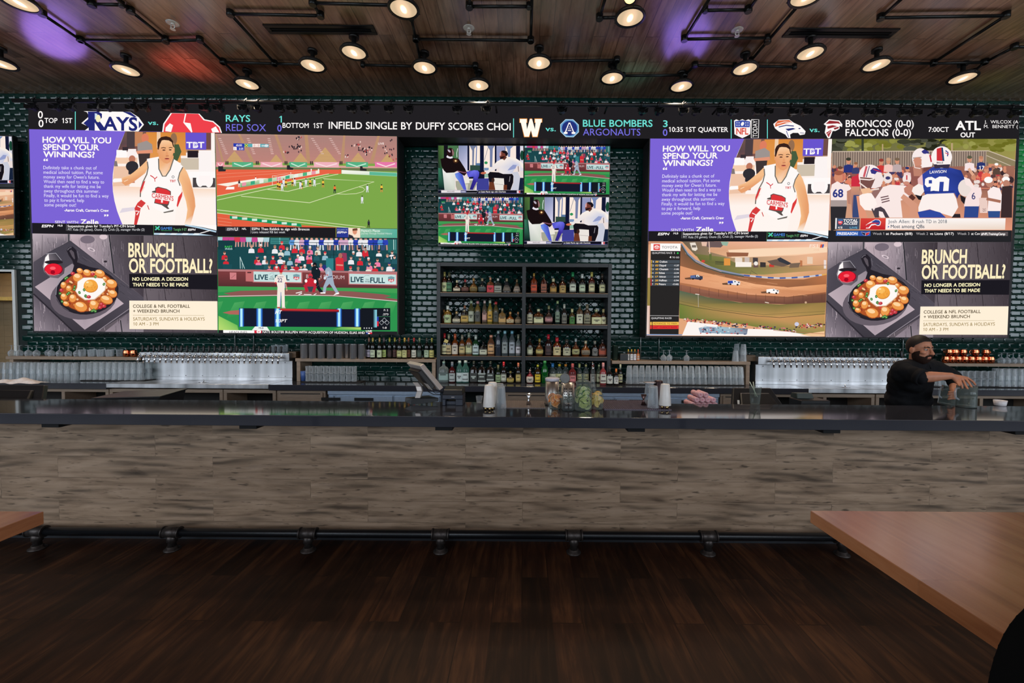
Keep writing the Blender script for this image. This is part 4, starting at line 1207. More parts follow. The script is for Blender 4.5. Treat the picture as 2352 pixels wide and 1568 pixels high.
E.line([1720, 980, 1815, 980, 1815, 1060], 9, (226, 140, 110))
E.ell(1815, 920, 44, 50, (190, 130, 110), 14).ell(1800, 890, 46, 34, WH, 12).ell(1985, 885, 42, 30, WH, 12).ell(1990, 930, 36, 40, (190, 130, 110)).P([1790, 1010, 1850, 960, 1920, 980, 1952, 1080, 1930, 1220, 1790, 1220, 1800, 1090], (252, 236, 234)).P([1945, 960, 2050, 950, 2050, 1290, 1930, 1290], (60, 44, 46)).line([1780, 1090, 1930, 1120], 30, (170, 112, 92)).P([1795, 1220, 1925, 1220, 1920, 1290, 1800, 1290], (50, 80, 140))
E.P([180, 1294, 436, 1296, 432, 1414, 176, 1410], (66, 78, 98)).P([180, 1294, 194, 1294, 190, 1410, 176, 1410], WH).text('TOTAL', 264, 1336, 30, WH, 152, 'x', it=0.2).text('ACCESS', 262, 1364, 24, WH, 150, 'x', it=0.2).text('4:18', 206, 1405, 22, WH, 46, 'b').text('LIVE', 332, 1406, 20, (110, 190, 226), 80, 'b')
E.P([210, 1308, 256, 1308, 254, 1350, 232, 1366, 208, 1350], (226, 60, 70)).P([210, 1308, 256, 1308, 256, 1326, 210, 1326], (60, 110, 170)).text('NFL', 214, 1348, 16, WH, 34, 'b')
E.P([448, 1296, 712, 1296, 708, 1417, 442, 1417], [(214, 66, 56), (226, 80, 66), (190, 30, 40), (200, 40, 46)])
E.P([500, 1368, 540, 1340, 600, 1308, 640, 1312, 662, 1334, 654, 1370, 630, 1378, 600, 1366, 560, 1374, 540, 1404, 500, 1404, 516, 1384], WH).P([560, 1336, 604, 1312, 640, 1318, 655, 1336, 646, 1366, 624, 1370, 590, 1350], (50, 70, 150)).P([506, 1366, 560, 1342, 640, 1344, 640, 1352, 560, 1360, 530, 1396, 508, 1396], (206, 50, 60))
E.P([714, 1296, 1982, 1296, 1976, 1418, 708, 1417], [WH, (252, 246, 244), (236, 214, 196), (255, 236, 228)]).text('Josh Allen:', 738, 1348, 36, (70, 84, 100), 232).text('8 rush TD in 2018', 995, 1348, 36, (70, 84, 100), 366).P([736, 1375, 752, 1386, 734, 1398], (60, 110, 180)).text('Most among QBs', 764, 1400, 36, (70, 84, 100), 358, 'b')
E.P([105, 1425, 2050, 1425, 2045, 1545, 100, 1545], (36, 36, 40)).P([186, 1432, 426, 1432, 424, 1482, 184, 1482], (62, 110, 196)).text('PRESEASON', 200, 1472, 28, WH, 212, 'x').P([430, 1432, 552, 1432, 550, 1484, 428, 1484], (50, 84, 170)).P([450, 1440, 500, 1452, 545, 1440, 530, 1470, 500, 1480, 470, 1470], WH).P([500, 1454, 544, 1442, 528, 1470, 500, 1480], (200, 50, 60)).P([452, 1442, 498, 1454, 496, 1478, 470, 1468], (30, 36, 70))
for tt, x, x1, c, bb in [('Week 1', 575, 695, (190, 186, 188), 'n'), ('at Packers (8/8)', 714, 995, WH, 'b'), ('Week 2', 1034, 1160, (190, 186, 188), 'n'), ('vs Lions (8/17)', 1180, 1432, WH, 'b'), ('Week 3', 1470, 1598, (190, 186, 188), 'n'), ('at Cov', 1618, 1712, WH, 'b')]:
    E.text(tt, x, 1472, 26, c, x1 - x, bb)
E.P([1716, 1440, 2008, 1440, 2006, 1484, 1714, 1484], (92, 84, 86)).text('#NFLTrainingCamp', 1722, 1474, 24, WH, 256, 'x', it=0.2)

# ---- the truck race broadcast
R = Pic()
qR = [(1489.4, 554), (1901.4, 555), (1894.9, 773), (1485, 770.7)]
R.poly(qR, (226, 166, 124))
R.tf(1480, 550, 5.47)
R.P([455, 22, 2304, 28, 2290, 480, 1800, 480, 1300, 440, 900, 360, 640, 200, 480, 30], [(90, 80, 70), (244, 190, 160), (206, 150, 104), (226, 170, 120), (190, 150, 100), (150, 130, 90), (110, 100, 80), (110, 96, 80)])
R.P([880, 22, 2300, 28, 2296, 160, 1900, 200, 1100, 230, 800, 150], [(230, 170, 140), (246, 190, 164), (246, 196, 160), (250, 206, 170), (236, 180, 140), (214, 160, 120)])
R.P([1050, 130, 1500, 110, 2296, 90, 2296, 160, 1500, 210, 1100, 230], (250, 216, 184)).P([1030, 160, 1310, 165, 1300, 210, 1040, 215], (150, 96, 70))
R.P([640, 180, 1000, 220, 1200, 320, 2290, 330, 2290, 380, 1500, 440, 1000, 420, 700, 270], [(110, 110, 60), (130, 130, 74), (120, 116, 70), (206, 160, 110), (196, 150, 104), (150, 140, 84), (110, 112, 64), (100, 104, 56)])
R.P([700, 24, 1040, 26, 960, 100, 800, 96], (110, 90, 90)).P([570, 40, 640, 36, 670, 120, 640, 144, 600, 130], (236, 224, 210)).rect(596, 70, 650, 100, (120, 110, 100)).P([715, 30, 790, 30, 780, 84, 725, 80], (230, 190, 170)).P([960, 26, 1060, 28, 1040, 80, 980, 70], (150, 180, 160)).line([812, 26, 822, 190], 12, (236, 200, 180)).rect(815, 180, 845, 260, (100, 110, 60))
for x, y, w_, h_, c in [(1040, 280, 80, 90, (226, 150, 70)), (1185, 255, 90, 60, (236, 220, 206)), (1290, 255, 60, 70, (206, 190, 180)), (1245, 312, 200, 64, (250, 240, 230)), (1395, 260, 64, 70, (70, 64, 66)), (1400, 320, 60, 60, (110, 84, 80)), (1490, 315, 70, 64, (60, 54, 54)), (1600, 328, 60, 40, (206, 60, 50)), (1970, 300, 30, 80, (190, 120, 80)), (2080, 260, 70, 90, (236, 206, 180)), (740, 270, 40, 30, (206, 70, 60)), (2270, 310, 30, 110, (236, 220, 214))]:
    R.P([x - w_ / 2, y - h_ / 2, x + w_ / 2, y - h_ / 2 + 4, x + w_ / 2, y + h_ / 2, x - w_ / 2, y + h_ / 2], c)
R.ell(1402, 300, 26, 26, (240, 234, 226)).P([1540, 270, 1700, 240, 1840, 310, 1740, 340, 1600, 320], (110, 90, 80)).P([1670, 240, 1710, 224, 1846, 296, 1810, 320, 1690, 275], (56, 58, 66)).line([890, 280, 1000, 285], 16, (80, 80, 56)).line([890, 305, 1000, 308], 10, (80, 80, 56)).P([1830, 300, 1960, 290, 1940, 350, 1820, 355], (120, 100, 84))
R.line([1560, 345, 2290, 320], 5, (130, 100, 80)).line([1330, 440, 1340, 390, 1420, 440], 5, (90, 80, 70))
R.P([440, 150, 470, 60, 520, 180, 700, 320, 960, 410, 1250, 460, 1600, 500, 2000, 500, 2290, 440, 2280, 780, 2000, 800, 1500, 800, 1000, 740, 640, 680, 440, 640], [(150, 96, 60), (110, 80, 60), (120, 86, 62), (130, 90, 62), (140, 96, 66), (150, 100, 70), (150, 98, 66), (160, 104, 70), (190, 120, 76), (120, 76, 60), (110, 70, 56), (124, 80, 62), (150, 96, 72), (176, 112, 80), (190, 122, 84)])
R.P([450, 330, 700, 400, 1000, 470, 1400, 560, 1800, 600, 2288, 560, 2284, 660, 1800, 720, 1300, 690, 800, 600, 445, 540], [(226, 156, 110), (226, 158, 112), (236, 170, 124), (244, 180, 134), (240, 172, 124), (226, 156, 104), (206, 136, 92), (214, 146, 106), (230, 164, 124), (226, 160, 118), (220, 150, 110)])
for k in range(40):
    x = rg.uniform(450, 2000); y = 430 + (x - 450) * 0.14 + rg.uniform(-60, 70)
    R.line([x, y, x + 130, y + 20], 3, rg.choice([(206, 138, 96), (236, 176, 132)]))
R.line([462, 50, 540, 170, 640, 260, 780, 330, 960, 390, 1150, 430, 1250, 448], 20, (136, 146, 170)).line([462, 66, 540, 192, 640, 284, 780, 352, 960, 412, 1250, 462], 14, (70, 84, 84))
pts = [(1250, 448), (1400, 464), (1550, 478), (1700, 484), (1850, 480), (2000, 470), (2150, 454), (2230, 444)]
for k in range(14):
    i = min(int(k / 2), len(pts) - 2); t0 = (k % 2) / 2
    a, b = pts[i], pts[i + 1]
    x0, y0, x1, y1 = a[0] + (b[0] - a[0]) * t0, a[1] + (b[1] - a[1]) * t0, a[0] + (b[0] - a[0]) * (t0 + 0.5), a[1] + (b[1] - a[1]) * (t0 + 0.5)
    R.line([x0, y0, x1, y1], 20, (70, 100, 170) if k % 2 == 0 else (200, 200, 214))
R.line([2230, 446, 2290, 434], 16, (226, 170, 90))
R.P([442, 560, 700, 620, 1000, 680, 1400, 712, 1800, 730, 2284, 680, 2280, 790, 1800, 812, 1300, 800, 900, 745, 600, 680, 440, 640], [(160, 104, 80), (150, 98, 78), (150, 98, 78), (154, 100, 78), (140, 92, 72), (120, 78, 62), (104, 68, 56), (110, 72, 60), (120, 80, 66), (130, 86, 70), (130, 86, 70), (140, 92, 74)])
for x in range(460, 2260, 118):
    y = 575 + (x - 442) * 0.11 if x < 1700 else 712 - (x - 1700) * 0.05
    R.line([x, y, x, y + 90], 4, (96, 64, 54))
R.P([440, 640, 800, 725, 1200, 790, 1700, 815, 2280, 790, 2270, 950, 1600, 980, 900, 890, 438, 810], [(84, 104, 84), (96, 100, 74), (90, 96, 64), (120, 112, 64), (150, 124, 70), (170, 140, 80), (190, 150, 90), (180, 146, 84), (150, 130, 74)])
R.P([438, 810, 900, 880, 1600, 970, 2270, 940, 2266, 1190, 1900, 1190, 1200, 1060, 440, 990], [(120, 130, 60), (176, 140, 84), (206, 150, 96), (200, 150, 90), (150, 140, 80), (110, 124, 64), (120, 126, 60), (96, 120, 56)])
R.line([440, 806, 640, 850, 900, 890, 1400, 960, 1700, 980, 2270, 935], 6, (80, 76, 50)).line([440, 770, 900, 870, 1500, 945, 2270, 900], 4, (110, 96, 60)).line([676, 690, 680, 850], 8, (170, 160, 140)).line([640, 684, 690, 690], 9, (236, 226, 214)).line([1515, 786, 1565, 796], 9, (240, 226, 206)).ell(2028, 790, 14, 14, (206, 170, 140))
for k in range(210):
    x = rg.uniform(460, 2260)
    if 1300 < x < 1440 and rg.random() < 0.8:
        continue
    y = (1000 + (x - 460) * 0.10 + rg.uniform(-24, 24)) if x < 1300 else (1105 + (x - 1440) * 0.05 + rg.uniform(-20, 40)) if x < 1900 else (1080 + rg.uniform(-25, 30))
    R.ell(x, y, rg.uniform(7, 16), rg.uniform(6, 12), rg.choice([(200, 70, 66), (120, 44, 44), (70, 60, 90), (236, 206, 200), (60, 50, 50), (210, 120, 120)]), 7)
R.P([480, 1190, 545, 1030, 920, 1070, 930, 1130, 1300, 1120, 1620, 1130, 2200, 1216, 2262, 1218, 470, 1204], (252, 244, 240)).P([680, 1110, 780, 1090, 900, 1100, 930, 1180, 700, 1170], (150, 170, 190)).P([910, 1090, 1300, 1120, 1290, 1190, 900, 1180], [(170, 200, 210), (110, 110, 130), (140, 150, 170), (130, 170, 190)])
for k in range(40):
    R.ell(rg.uniform(700, 1290), rg.uniform(1085, 1190), rg.uniform(8, 20), rg.uniform(5, 12), rg.choice([(90, 100, 130), (214, 226, 230), (60, 70, 90), (200, 90, 90)]), 7)
R.ell(1915, 1062, 28, 26, (206, 206, 226)).P([1950, 1195, 2262, 1150, 2262, 1214, 2100, 1216], (240, 196, 150)).line([1620, 1140, 2262, 1185], 6, (190, 120, 90))
R.P([26, 1186, 480, 1190, 470, 1204, 26, 1204], (130, 150, 186)).P([48, 24, 455, 24, 455, 60, 48, 60], (200, 140, 110)).P([46, 60, 82, 60, 74, 1190, 28, 1190], [(226, 166, 126), (226, 166, 126), (214, 170, 150), (240, 220, 214)]).P([40, 480, 76, 480, 74, 830, 36, 830], (150, 130, 70))
for x, y, c, d in [(655, 478, (60, 66, 90), (90, 110, 160)), (1125, 545, (236, 236, 240), (54, 78, 170)), (1612, 652, WH, WH)]:
    R.P([x - 150, y + 4, x - 70, y - 6, x - 60, y + 24, x - 140, y + 22], (110, 76, 56)).P([x - 78, y - 26, x - 10, y - 34, x + 80, y - 16, x + 76, y + 22, x + 40, y + 28, x - 78, y + 14], c).P([x - 76, y - 26, x - 16, y - 30, x - 10, y + 4, x - 76, y + 6], d)
    R.P([x - 6, y - 32, x + 24, y - 36, x + 40, y - 10, x, y - 6], (236, 240, 244)).rect(x + 6, y - 24, x + 22, y - 10, (40, 44, 54)).rect(x + 50, y - 14, x + 72, y - 2, (46, 50, 60)).ell(x - 44, y + 16, 14, 11, (40, 34, 34), 8).ell(x + 46, y + 22, 14, 11, (40, 34, 34), 8)
R.P([82, 48, 455, 50, 453, 144, 80, 142], WH).P([116, 58, 196, 58, 196, 134, 114, 132], (226, 66, 62)).text('TOYOTA', 220, 112, 30, (50, 46, 50), 196, 'n')
for rx, ry in [(30, 20), (12, 19)]:
    R.line([156 + rx * cos(a * 0.4), 96 + ry * sin(a * 0.4)] if 0 else sum(([156 + rx * cos(a * pi / 8), 95 + ry * sin(a * pi / 8)] for a in range(17)), []), 5, WH)
R.line(sum(([156 + 22 * cos(a * pi / 8), 88 + 8 * sin(a * pi / 8)] for a in range(17)), []), 5, WH)
R.P([80, 142, 453, 144, 430, 1190, 66, 1186], (40, 38, 38)).text('QUALIFYING RACE  2', 96, 178, 21, (224, 220, 220), 288, 'b').ell(420, 170, 11, 11, (50, 206, 90)).text('4', 316, 233, 24, WH, 22, 'x').text('TO GO', 350, 234, 20, (226, 222, 222), 88, 'b')
for k, (n_, nm, tm) in enumerate([('88', 'Crafton', ''), ('02', 'Dippel', '-1.37'), ('45', 'Chastain', '-1.82'), ('51', 'Eckes', '-2.34'), ('17', 'Ankrum', '-3.14'), ('20', 'Huffman', '-3.94'), ('74', 'Peters', '-13.82')]):
    y = 257 + k * 47 ; dx = -k * 1.0
    R.P([86 + dx, y, 444 + dx, y + 1, 444 + dx, y + 41, 86 + dx, y + 40], (70, 78, 86)).rect(86 + dx, y, 95 + dx, y + 40, (236, 186, 60) if k < 5 else (214, 50, 50))
    R.text(str(k + 1), 104 + dx, y + 32, 21, WH, 12, 'b').text(n_, 137 + dx, y + 32, 22, (240, 180, 60), 42, 'x', it=0.2).text(nm, 190 + dx, y + 32, 23, WH, 14 * len(nm), 'b')
    if tm:
        R.text(tm, 436 + dx - 13 * len(tm), y + 31, 19, WH, 13 * len(tm), 'b')
R.line([70, 955, 434, 958], 5, (206, 202, 202)).text('QUALIFYING RACES', 86, 997, 21, (226, 222, 222), 256, 'b').P([74, 1034, 432, 1034, 431, 1074, 74, 1074], (248, 196, 84)).P([74, 1078, 431, 1078, 430, 1122, 72, 1122], (226, 54, 54)).rect(92, 1034, 102, 1122, (60, 40, 36)).text('ADVANCES TO MAIN', 112, 1065, 21, (130, 84, 20), 300, 'b').text('LAST CHANCE RACE', 110, 1110, 21, (150, 24, 30), 298, 'b')
R.text('FS1', 2072, 100, 42, (255, 226, 206), 112, 'x', it=0.1).text('LIVE', 2130, 138, 18, (240, 190, 160), 66).P([2216, 60, 2240, 60, 2228, 102, 2204, 102], (226, 90, 60)).P([2238, 60, 2258, 60, 2248, 102, 2230, 102], (60, 90, 170))

# ---- the interview
I = Pic()
qI = [(1006.7, 334.2), (1202, 335), (1202, 445), (1006.7, 444)]
I.poly(qI, (240, 226, 222))
I.tf(1000, 330, 11.2)
I.P([75, 40, 215, 40, 215, 640, 75, 640], [(64, 100, 50), (84, 120, 60), (60, 110, 70), (24, 50, 40)]).P([215, 40, 320, 40, 320, 500, 215, 500], (20, 18, 26)).P([320, 44, 590, 44, 590, 500, 320, 500], (74, 120, 78)).line([570, 120, 550, 240, 555, 350], 16, (230, 240, 236)).line([590, 44, 590, 520], 12, (30, 50, 50))
I.P([600, 44, 820, 44, 830, 690, 600, 690], [(130, 140, 176), (150, 160, 196), (220, 216, 240), (190, 190, 220)]).rect(822, 44, 872, 690, (18, 24, 54))
I.rect(872, 44, 1145, 690, (255, 238, 224)).P([880, 44, 1060, 50, 1000, 130, 985, 560, 945, 560, 945, 180], (120, 130, 160)).line([1060, 60, 1045, 500], 22, (76, 106, 170)).rect(1145, 44, 1245, 900, (18, 24, 54)).rect(1030, 500, 1145, 560, (90, 120, 160)).P([890, 550, 1145, 560, 1145, 700, 890, 690], (50, 76, 66))
I.rect(1245, 50, 1525, 880, (255, 238, 226)).P([1330, 50, 1520, 54, 1475, 130, 1460, 600, 1400, 600, 1400, 170], (120, 132, 170)).line([1355, 90, 1260, 420], 12, (120, 130, 150)).ell(1300, 490, 44, 36, (50, 150, 90)).rect(1250, 620, 1370, 690, (120, 150, 190)).rect(1250, 770, 1360, 870, (150, 190, 170)).rect(1525, 44, 1570, 700, (18, 24, 54))
I.P([1570, 60, 1790, 60, 1790, 460, 1570, 460], (150, 156, 196)).rect(1785, 60, 1800, 300, (40, 44, 70)).rect(1800, 56, 2075, 500, (255, 236, 226)).P([1800, 56, 2010, 60, 1930, 130, 1920, 340, 1870, 340, 1850, 150], (120, 140, 184)).rect(2075, 56, 2180, 440, (20, 24, 54)).rect(2180, 56, 2262, 700, (226, 224, 236)).ell(2230, 300, 50, 130, (24, 70, 52))
I.P([75, 620, 180, 640, 240, 1190, 75, 1190], [(60, 130, 100), (30, 70, 60), (14, 18, 30), (12, 16, 30)]).rect(860, 690, 1260, 900, (18, 22, 44)).P([1060, 900, 1370, 890, 1380, 1200, 1060, 1200], (64, 66, 150)).P([2150, 880, 2262, 880, 2262, 1200, 2130, 1200], (24, 36, 60))
I.P([180, 660, 280, 740, 500, 730, 505, 1190, 235, 1190], [(240, 240, 236), (246, 244, 240), (230, 232, 224), (214, 220, 206), (190, 200, 190)]).P([520, 960, 1000, 940, 1080, 1000, 1000, 1190, 560, 1190, 525, 1090], (170, 170, 150)).P([720, 890, 860, 890, 880, 1010, 740, 1030], (240, 236, 224)).P([740, 1040, 840, 1040, 820, 1190, 760, 1190], (214, 212, 196))
I.P([500, 770, 600, 735, 690, 760, 720, 880, 800, 1190, 730, 1190, 600, 960, 520, 860], [(110, 140, 230), (90, 110, 220), (80, 96, 206), (70, 80, 190), (90, 96, 210), (90, 100, 214), (100, 130, 226), (120, 160, 236)])
I.P([790, 720, 1000, 680, 1090, 690, 1130, 740, 1120, 830, 1060, 980, 960, 1190, 880, 1180, 960, 940, 980, 850, 840, 860], [(70, 70, 190), (120, 120, 240), (100, 100, 226), (84, 84, 206), (60, 50, 170), (60, 44, 160), (50, 40, 140), (40, 34, 110), (50, 44, 140), (80, 80, 200), (90, 90, 214)])
I.P([130, 390, 250, 360, 440, 360, 600, 390, 660, 480, 760, 640, 810, 750, 740, 830, 560, 700, 480, 740, 280, 750, 220, 690, 160, 580], (26, 16, 18)).ell(520, 440, 70, 60, (70, 40, 24)).ell(520, 440, 26, 24, (255, 214, 150)).P([280, 340, 300, 300, 440, 330, 445, 370, 380, 385, 310, 365], (236, 230, 240))
I.ell(385, 220, 95, 115, (40, 20, 22), 20).P([310, 150, 350, 150, 390, 190, 380, 230, 330, 200], (190, 180, 196)).P([420, 130, 450, 150, 480, 230, 470, 300, 440, 310], (150, 110, 110)).P([560, 690, 680, 700, 790, 720, 780, 800, 700, 760, 580, 720], (50, 24, 30)).line([560, 700, 720, 740, 800, 740], 14, (170, 110, 130))
I.P([1350, 780, 1400, 725, 1640, 740, 1760, 780, 1960, 760, 2010, 830, 2000, 1000, 1930, 1195, 1840, 1195, 1760, 1195, 1770, 1060, 1760, 900, 1510, 880, 1500, 990, 1380, 990], (22, 18, 26)).P([1385, 985, 1500, 985, 1540, 1195, 1370, 1195], (110, 56, 36)).P([1750, 1060, 1840, 1060, 1840, 1195, 1730, 1195], (110, 54, 34)).P([1510, 880, 1760, 895, 1750, 1195, 1550, 1195, 1510, 1000], (240, 234, 226)).line([1520, 1035, 1750, 1055], 8, (150, 140, 140))
I.P([1970, 740, 2120, 720, 2180, 860, 2140, 1195, 1940, 1195, 2010, 1000, 2010, 840], (206, 208, 222)).ell(1480, 940, 40, 60, (60, 36, 30)).line([1920, 840, 1900, 980], 14, (170, 164, 170))
I.P([1690, 400, 1850, 350, 2060, 370, 2170, 440, 2262, 520, 2262, 640, 2180, 600, 2110, 560, 1980, 740, 1960, 780, 1740, 780, 1630, 740, 1640, 600, 1480, 700, 1300, 760, 1290, 720, 1430, 630, 1580, 460], [(255, 244, 234)] * 7 + [(200, 206, 232)] * 2 + [(240, 232, 232)] * 8 + [(255, 246, 238)])
I.P([1910, 620, 2000, 540, 2090, 550, 2060, 640, 1920, 680, 1850, 690], (150, 160, 206)).line([2130, 580, 2140, 720], 14, (70, 50, 60))
I.P([1160, 750, 1220, 725, 1300, 735, 1300, 770, 1230, 790, 1170, 775], (206, 110, 80))
I.P([1650, 250, 1690, 190, 1760, 190, 1830, 260, 1820, 340, 1800, 400, 1740, 400, 1670, 390, 1650, 330], (120, 62, 50)).P([1650, 240, 1690, 185, 1690, 300, 1650, 320], (214, 160, 160)).P([1690, 190, 1740, 172, 1830, 190, 1866, 250, 1850, 310, 1810, 320, 1790, 250, 1750, 240], (26, 18, 24)).P([1655, 360, 1700, 330, 1780, 320, 1800, 350, 1740, 390, 1670, 400], (40, 22, 26)).P([1720, 380, 1810, 330, 1840, 350, 1770, 430], (100, 54, 44))
I.P([75, 1192, 2262, 1200, 2262, 1290, 75, 1275], (20, 20, 34)).P([150, 1195, 650, 1200, 650, 1262, 150, 1258], (236, 228, 230)).text('HEADLINES', 300, 1246, 36, (70, 60, 80), 190).P([650, 1205, 800, 1208, 780, 1258, 650, 1254], (90, 96, 160)).text('HORNETS', 664, 1246, 30, WH, 110, 'b').P([810, 1210, 1090, 1208, 1050, 1262, 820, 1256], (14, 14, 20)).line([800, 1206, 1095, 1206, 1055, 1264, 150, 1260], 7, (206, 206, 226)).text('nt Caleb Martin sign with Charlotte', 1110, 1256, 36, WH, 700, 'b')
I.P([1090, 1268, 2240, 1276, 2240, 1284, 1090, 1276], (110, 110, 190)).rect(2096, 1208, 2182, 1280, (236, 220, 228)).P([2140, 1212, 2180, 1214, 2178, 1276, 2150, 1274], (206, 50, 60)).P([75, 1190, 140, 1192, 150, 1262, 75, 1260], (20, 22, 44)).line([75, 1196, 2262, 1200], 6, (150, 150, 176))

# ---- the ticker ribbon
T = Pic()
T.P([65, 234, 500, 238, 912, 241, 1203, 244, 1493, 245, 1910, 244, 2341, 240, 2341, 319.5, 1910, 319.3, 1493, 318.3, 1203, 317, 912, 314.4, 494, 305.3, 65, 297], (33, 31, 34))
TE, PU = (110, 226, 214), (118, 112, 226)
for t_, x, y, h, w_, c, bb in [('0', 87, 271.5, 16.5, 11.5, WH, 'b'), ('0', 88.5, 291.5, 16.5, 11.5, WH, 'b'), ('TOP  1ST', 102, 282, 11.2, 64, WH, 'b'), ('vs.', 339.5, 286.5, 10.5, 24, TE, 'b'), ('RAYS', 518.6, 279, 15.2, 56, TE, 'b'), ('RED SOX', 519, 300.5, 15.8, 92, PU, 'n'), ('1', 641.5, 281, 14.8, None, TE, 'b'), ('0', 636.8, 301.5, 14.8, 10, PU, 'b'),
                              ('BOTTOM  1ST', 649, 293.3, 11.4, 93, WH, 'b'), ('vs.', 1252.7, 301, 11, 24, TE, 'b'), ('BLUE BOMBERS', 1338.8, 290.6, 15.6, 160, TE, 'b'), ('ARGONAUTS', 1339, 310.8, 15.4, 132, PU, 'n'), ('3', 1523, 291.3, 15, 10.5, TE, 'b'), ('0', 1522.5, 311.6, 15, 10.5, PU, 'b'), ('10:35 1ST QUARTER', 1536, 302.6, 11, 136.5, WH, 'b'), ('vs.', 1859, 303, 11, 23.4, TE, 'b'),
                              ('BRONCOS (0-0)', 1942.4, 291.4, 15.8, 156.5, WH, 'b'), ('FALCONS (0-0)', 1942, 312, 15.8, 150.5, WH, 'b'), ('7:00CT', 2132.6, 302.6, 10.8, 46.6, WH, 'b'), ('ATL', 2194, 298, 20.5, 59, WH, 'x'), ('OUT', 2206, 315, 11, 33.6, WH, 'x'), ('J.  WILCOX (A', 2261, 283.3, 7.2, 78, WH, 'n'), ('M.  BENNETT (', 2260, 294, 7.2, 78, WH, 'n')]:
    T.text(t_, x, y, h, c, w_, bb, slope=0.008 if x < 1000 else 0.002)
T.text('INFIELD SINGLE BY DUFFY SCORES CHOI', 755, 295.5, 16.4, WH, 418, 'b', slope=0.0085)
for x, y0, y1 in [(173, 255.5, 298), (1179.5, 272, 315.5), (1679.5, 274.5, 318), (1762.6, 274.5, 318)]:
    T.line([x, y0, x, y1], 1.8, TE)
T.tf(0, 220, 4.612)
T.P([885, 162, 1380, 170, 1470, 228, 1525, 305, 1465, 378, 900, 366, 945, 330, 862, 290, 942, 218, 920, 172], WH)
NY = (36, 42, 116)
T.P([882, 290, 942, 240, 942, 336], NY).P([1470, 265, 1506, 305, 1470, 345], NY).P([1300, 168, 1380, 172, 1450, 225, 1420, 225], NY)
T.P([930, 166, 1040, 166, 1080, 190, 1080, 230, 1050, 262, 1130, 368, 1060, 368, 1004, 282, 1004, 368, 940, 366], NY).P([1004, 184, 1030, 190, 1030, 240, 1004, 250], (200, 220, 240)).ell(1040, 240, 26, 40, (246, 240, 190))
T.text('AYS', 1090, 360, 140, NY, 366, 'x', slope=0.02)
T.tf(0, 0, 1)
T.P([372.5, 303, 375, 284, 392, 259.5, 458, 261, 470, 274, 490, 278, 505, 291, 510, 305], WH).P([375.5, 303, 378, 285, 395, 260, 455.5, 261.3, 467.5, 276, 489, 280.4, 503, 293, 507, 305], (240, 66, 76))
T.line([426.5, 261, 422.5, 281, 441, 303.5], 3, WH).P([380.5, 293, 390, 283, 397.5, 287.5, 393, 303, 379.5, 301], WH).P([424, 281, 437.5, 283, 442, 303.5], WH).P([485, 296, 495.5, 290, 504, 304, 488, 304], WH)
for c, d in [((240, 150, 60), 0), ((255, 252, 240), 1.3)]:
    T.P([1193 + d, 272 + d, 1211 - d, 272 + d, 1211 - d, 282 - d, 1208.6, 282 - d, 1210.6, 297, 1217 + d * 0, 272 + d, 1222, 272 + d, 1228.6, 297, 1230, 282 - d, 1227.6 + d, 282 - d, 1227.6 + d, 272 + d, 1245.6 - d, 272 + d, 1245.6 - d, 281 - d, 1242, 282, 1235 - d, 315 - d, 1222.6 + d, 315 - d, 1219.4, 299, 1216 - d, 315 - d, 1203.6 + d, 315 - d, 1196.4, 282, 1193 + d, 282 - d], c)
T.ell(1308.2, 294.4, 23.2, 22, (190, 220, 240), 8, rot=pi / 8).ell(1308.2, 294.4, 21.6, 20.4, (90, 150, 200), 8, rot=pi / 8).ell(1308.2, 294.4, 17.6, 17, (36, 50, 124), 20).text('A', 1295.6, 306.6, 25, WH, 25, 'x').text('A', 1299.6, 304.6, 20, (40, 46, 110), 17, 'n').P([1295, 303, 1303.5, 303, 1303.5, 307.4, 1295, 307.4], WH).P([1313, 303, 1321.5, 303, 1321.5, 307.4, 1313, 307.4], WH)
T.P([1686, 277, 1691, 274, 1698, 277, 1705, 273.6, 1712, 277, 1719, 274, 1724.6, 277, 1723, 308, 1714, 313, 1705, 317, 1696, 313, 1687, 308], WH).P([1688, 278.5, 1705, 276, 1722.6, 278.5, 1722, 292, 1688.4, 292], (60, 80, 170)).P([1688.6, 292, 1722, 292, 1721, 307, 1705, 314.6, 1689.4, 307], (255, 244, 240)).text('NFL', 1691, 308.6, 15, (220, 80, 66), 28, 'x').ell(1705.4, 284.4, 3.4, 5, WH, 10, rot=0.5)
for k in range(4):
    T.ell(1692.6 + (k % 2) * 5, 282 + (k // 2) * 5.4, 1.2, 1.4, WH, 6).ell(1713 + (k % 2) * 5, 282 + (k // 2) * 5.4, 1.2, 1.4, WH, 6)
T.line([1726, 274.6, 1743, 274.6, 1742, 316.6, 1725.4, 316.6, 1726, 274.6], 1.4, WH).text('TODAY', 1739.6, 314.6, 10.5, WH, 38, 'n', rot=-pi / 2)
T.tf(1420, 220, 4.612)
T.P([1642, 298, 1700, 254, 1810, 250, 1860, 285, 1930, 318, 1985, 376, 1975, 408, 1925, 416, 1905, 392, 1850, 392, 1820, 410, 1826, 448, 1796, 446, 1770, 410, 1700, 376, 1660, 344], WH)
T.P([1662, 300, 1690, 262, 1810, 256, 1844, 284, 1780, 290, 1690, 318, 1662, 330], (226, 110, 70)).line([1680, 300, 1760, 276, 1830, 282], 7, WH).line([1700, 330, 1780, 312, 1860, 320], 10, (40, 50, 120)).P([1770, 350, 1850, 340, 1880, 350, 1800, 372], (40, 50, 120)).line([1780, 370, 1806, 440], 7, (60, 70, 150)).ell(1920, 346, 12, 6, (40, 50, 110)).line([1925, 392, 1970, 396], 6, (60, 60, 120))
T.tf(1880, 220, 4.612)
T.P([55, 300, 110, 250, 220, 262, 252, 300, 250, 330, 222, 318, 222, 350, 180, 372, 150, 372, 122, 448, 98, 448, 66, 390, 80, 316], WH)
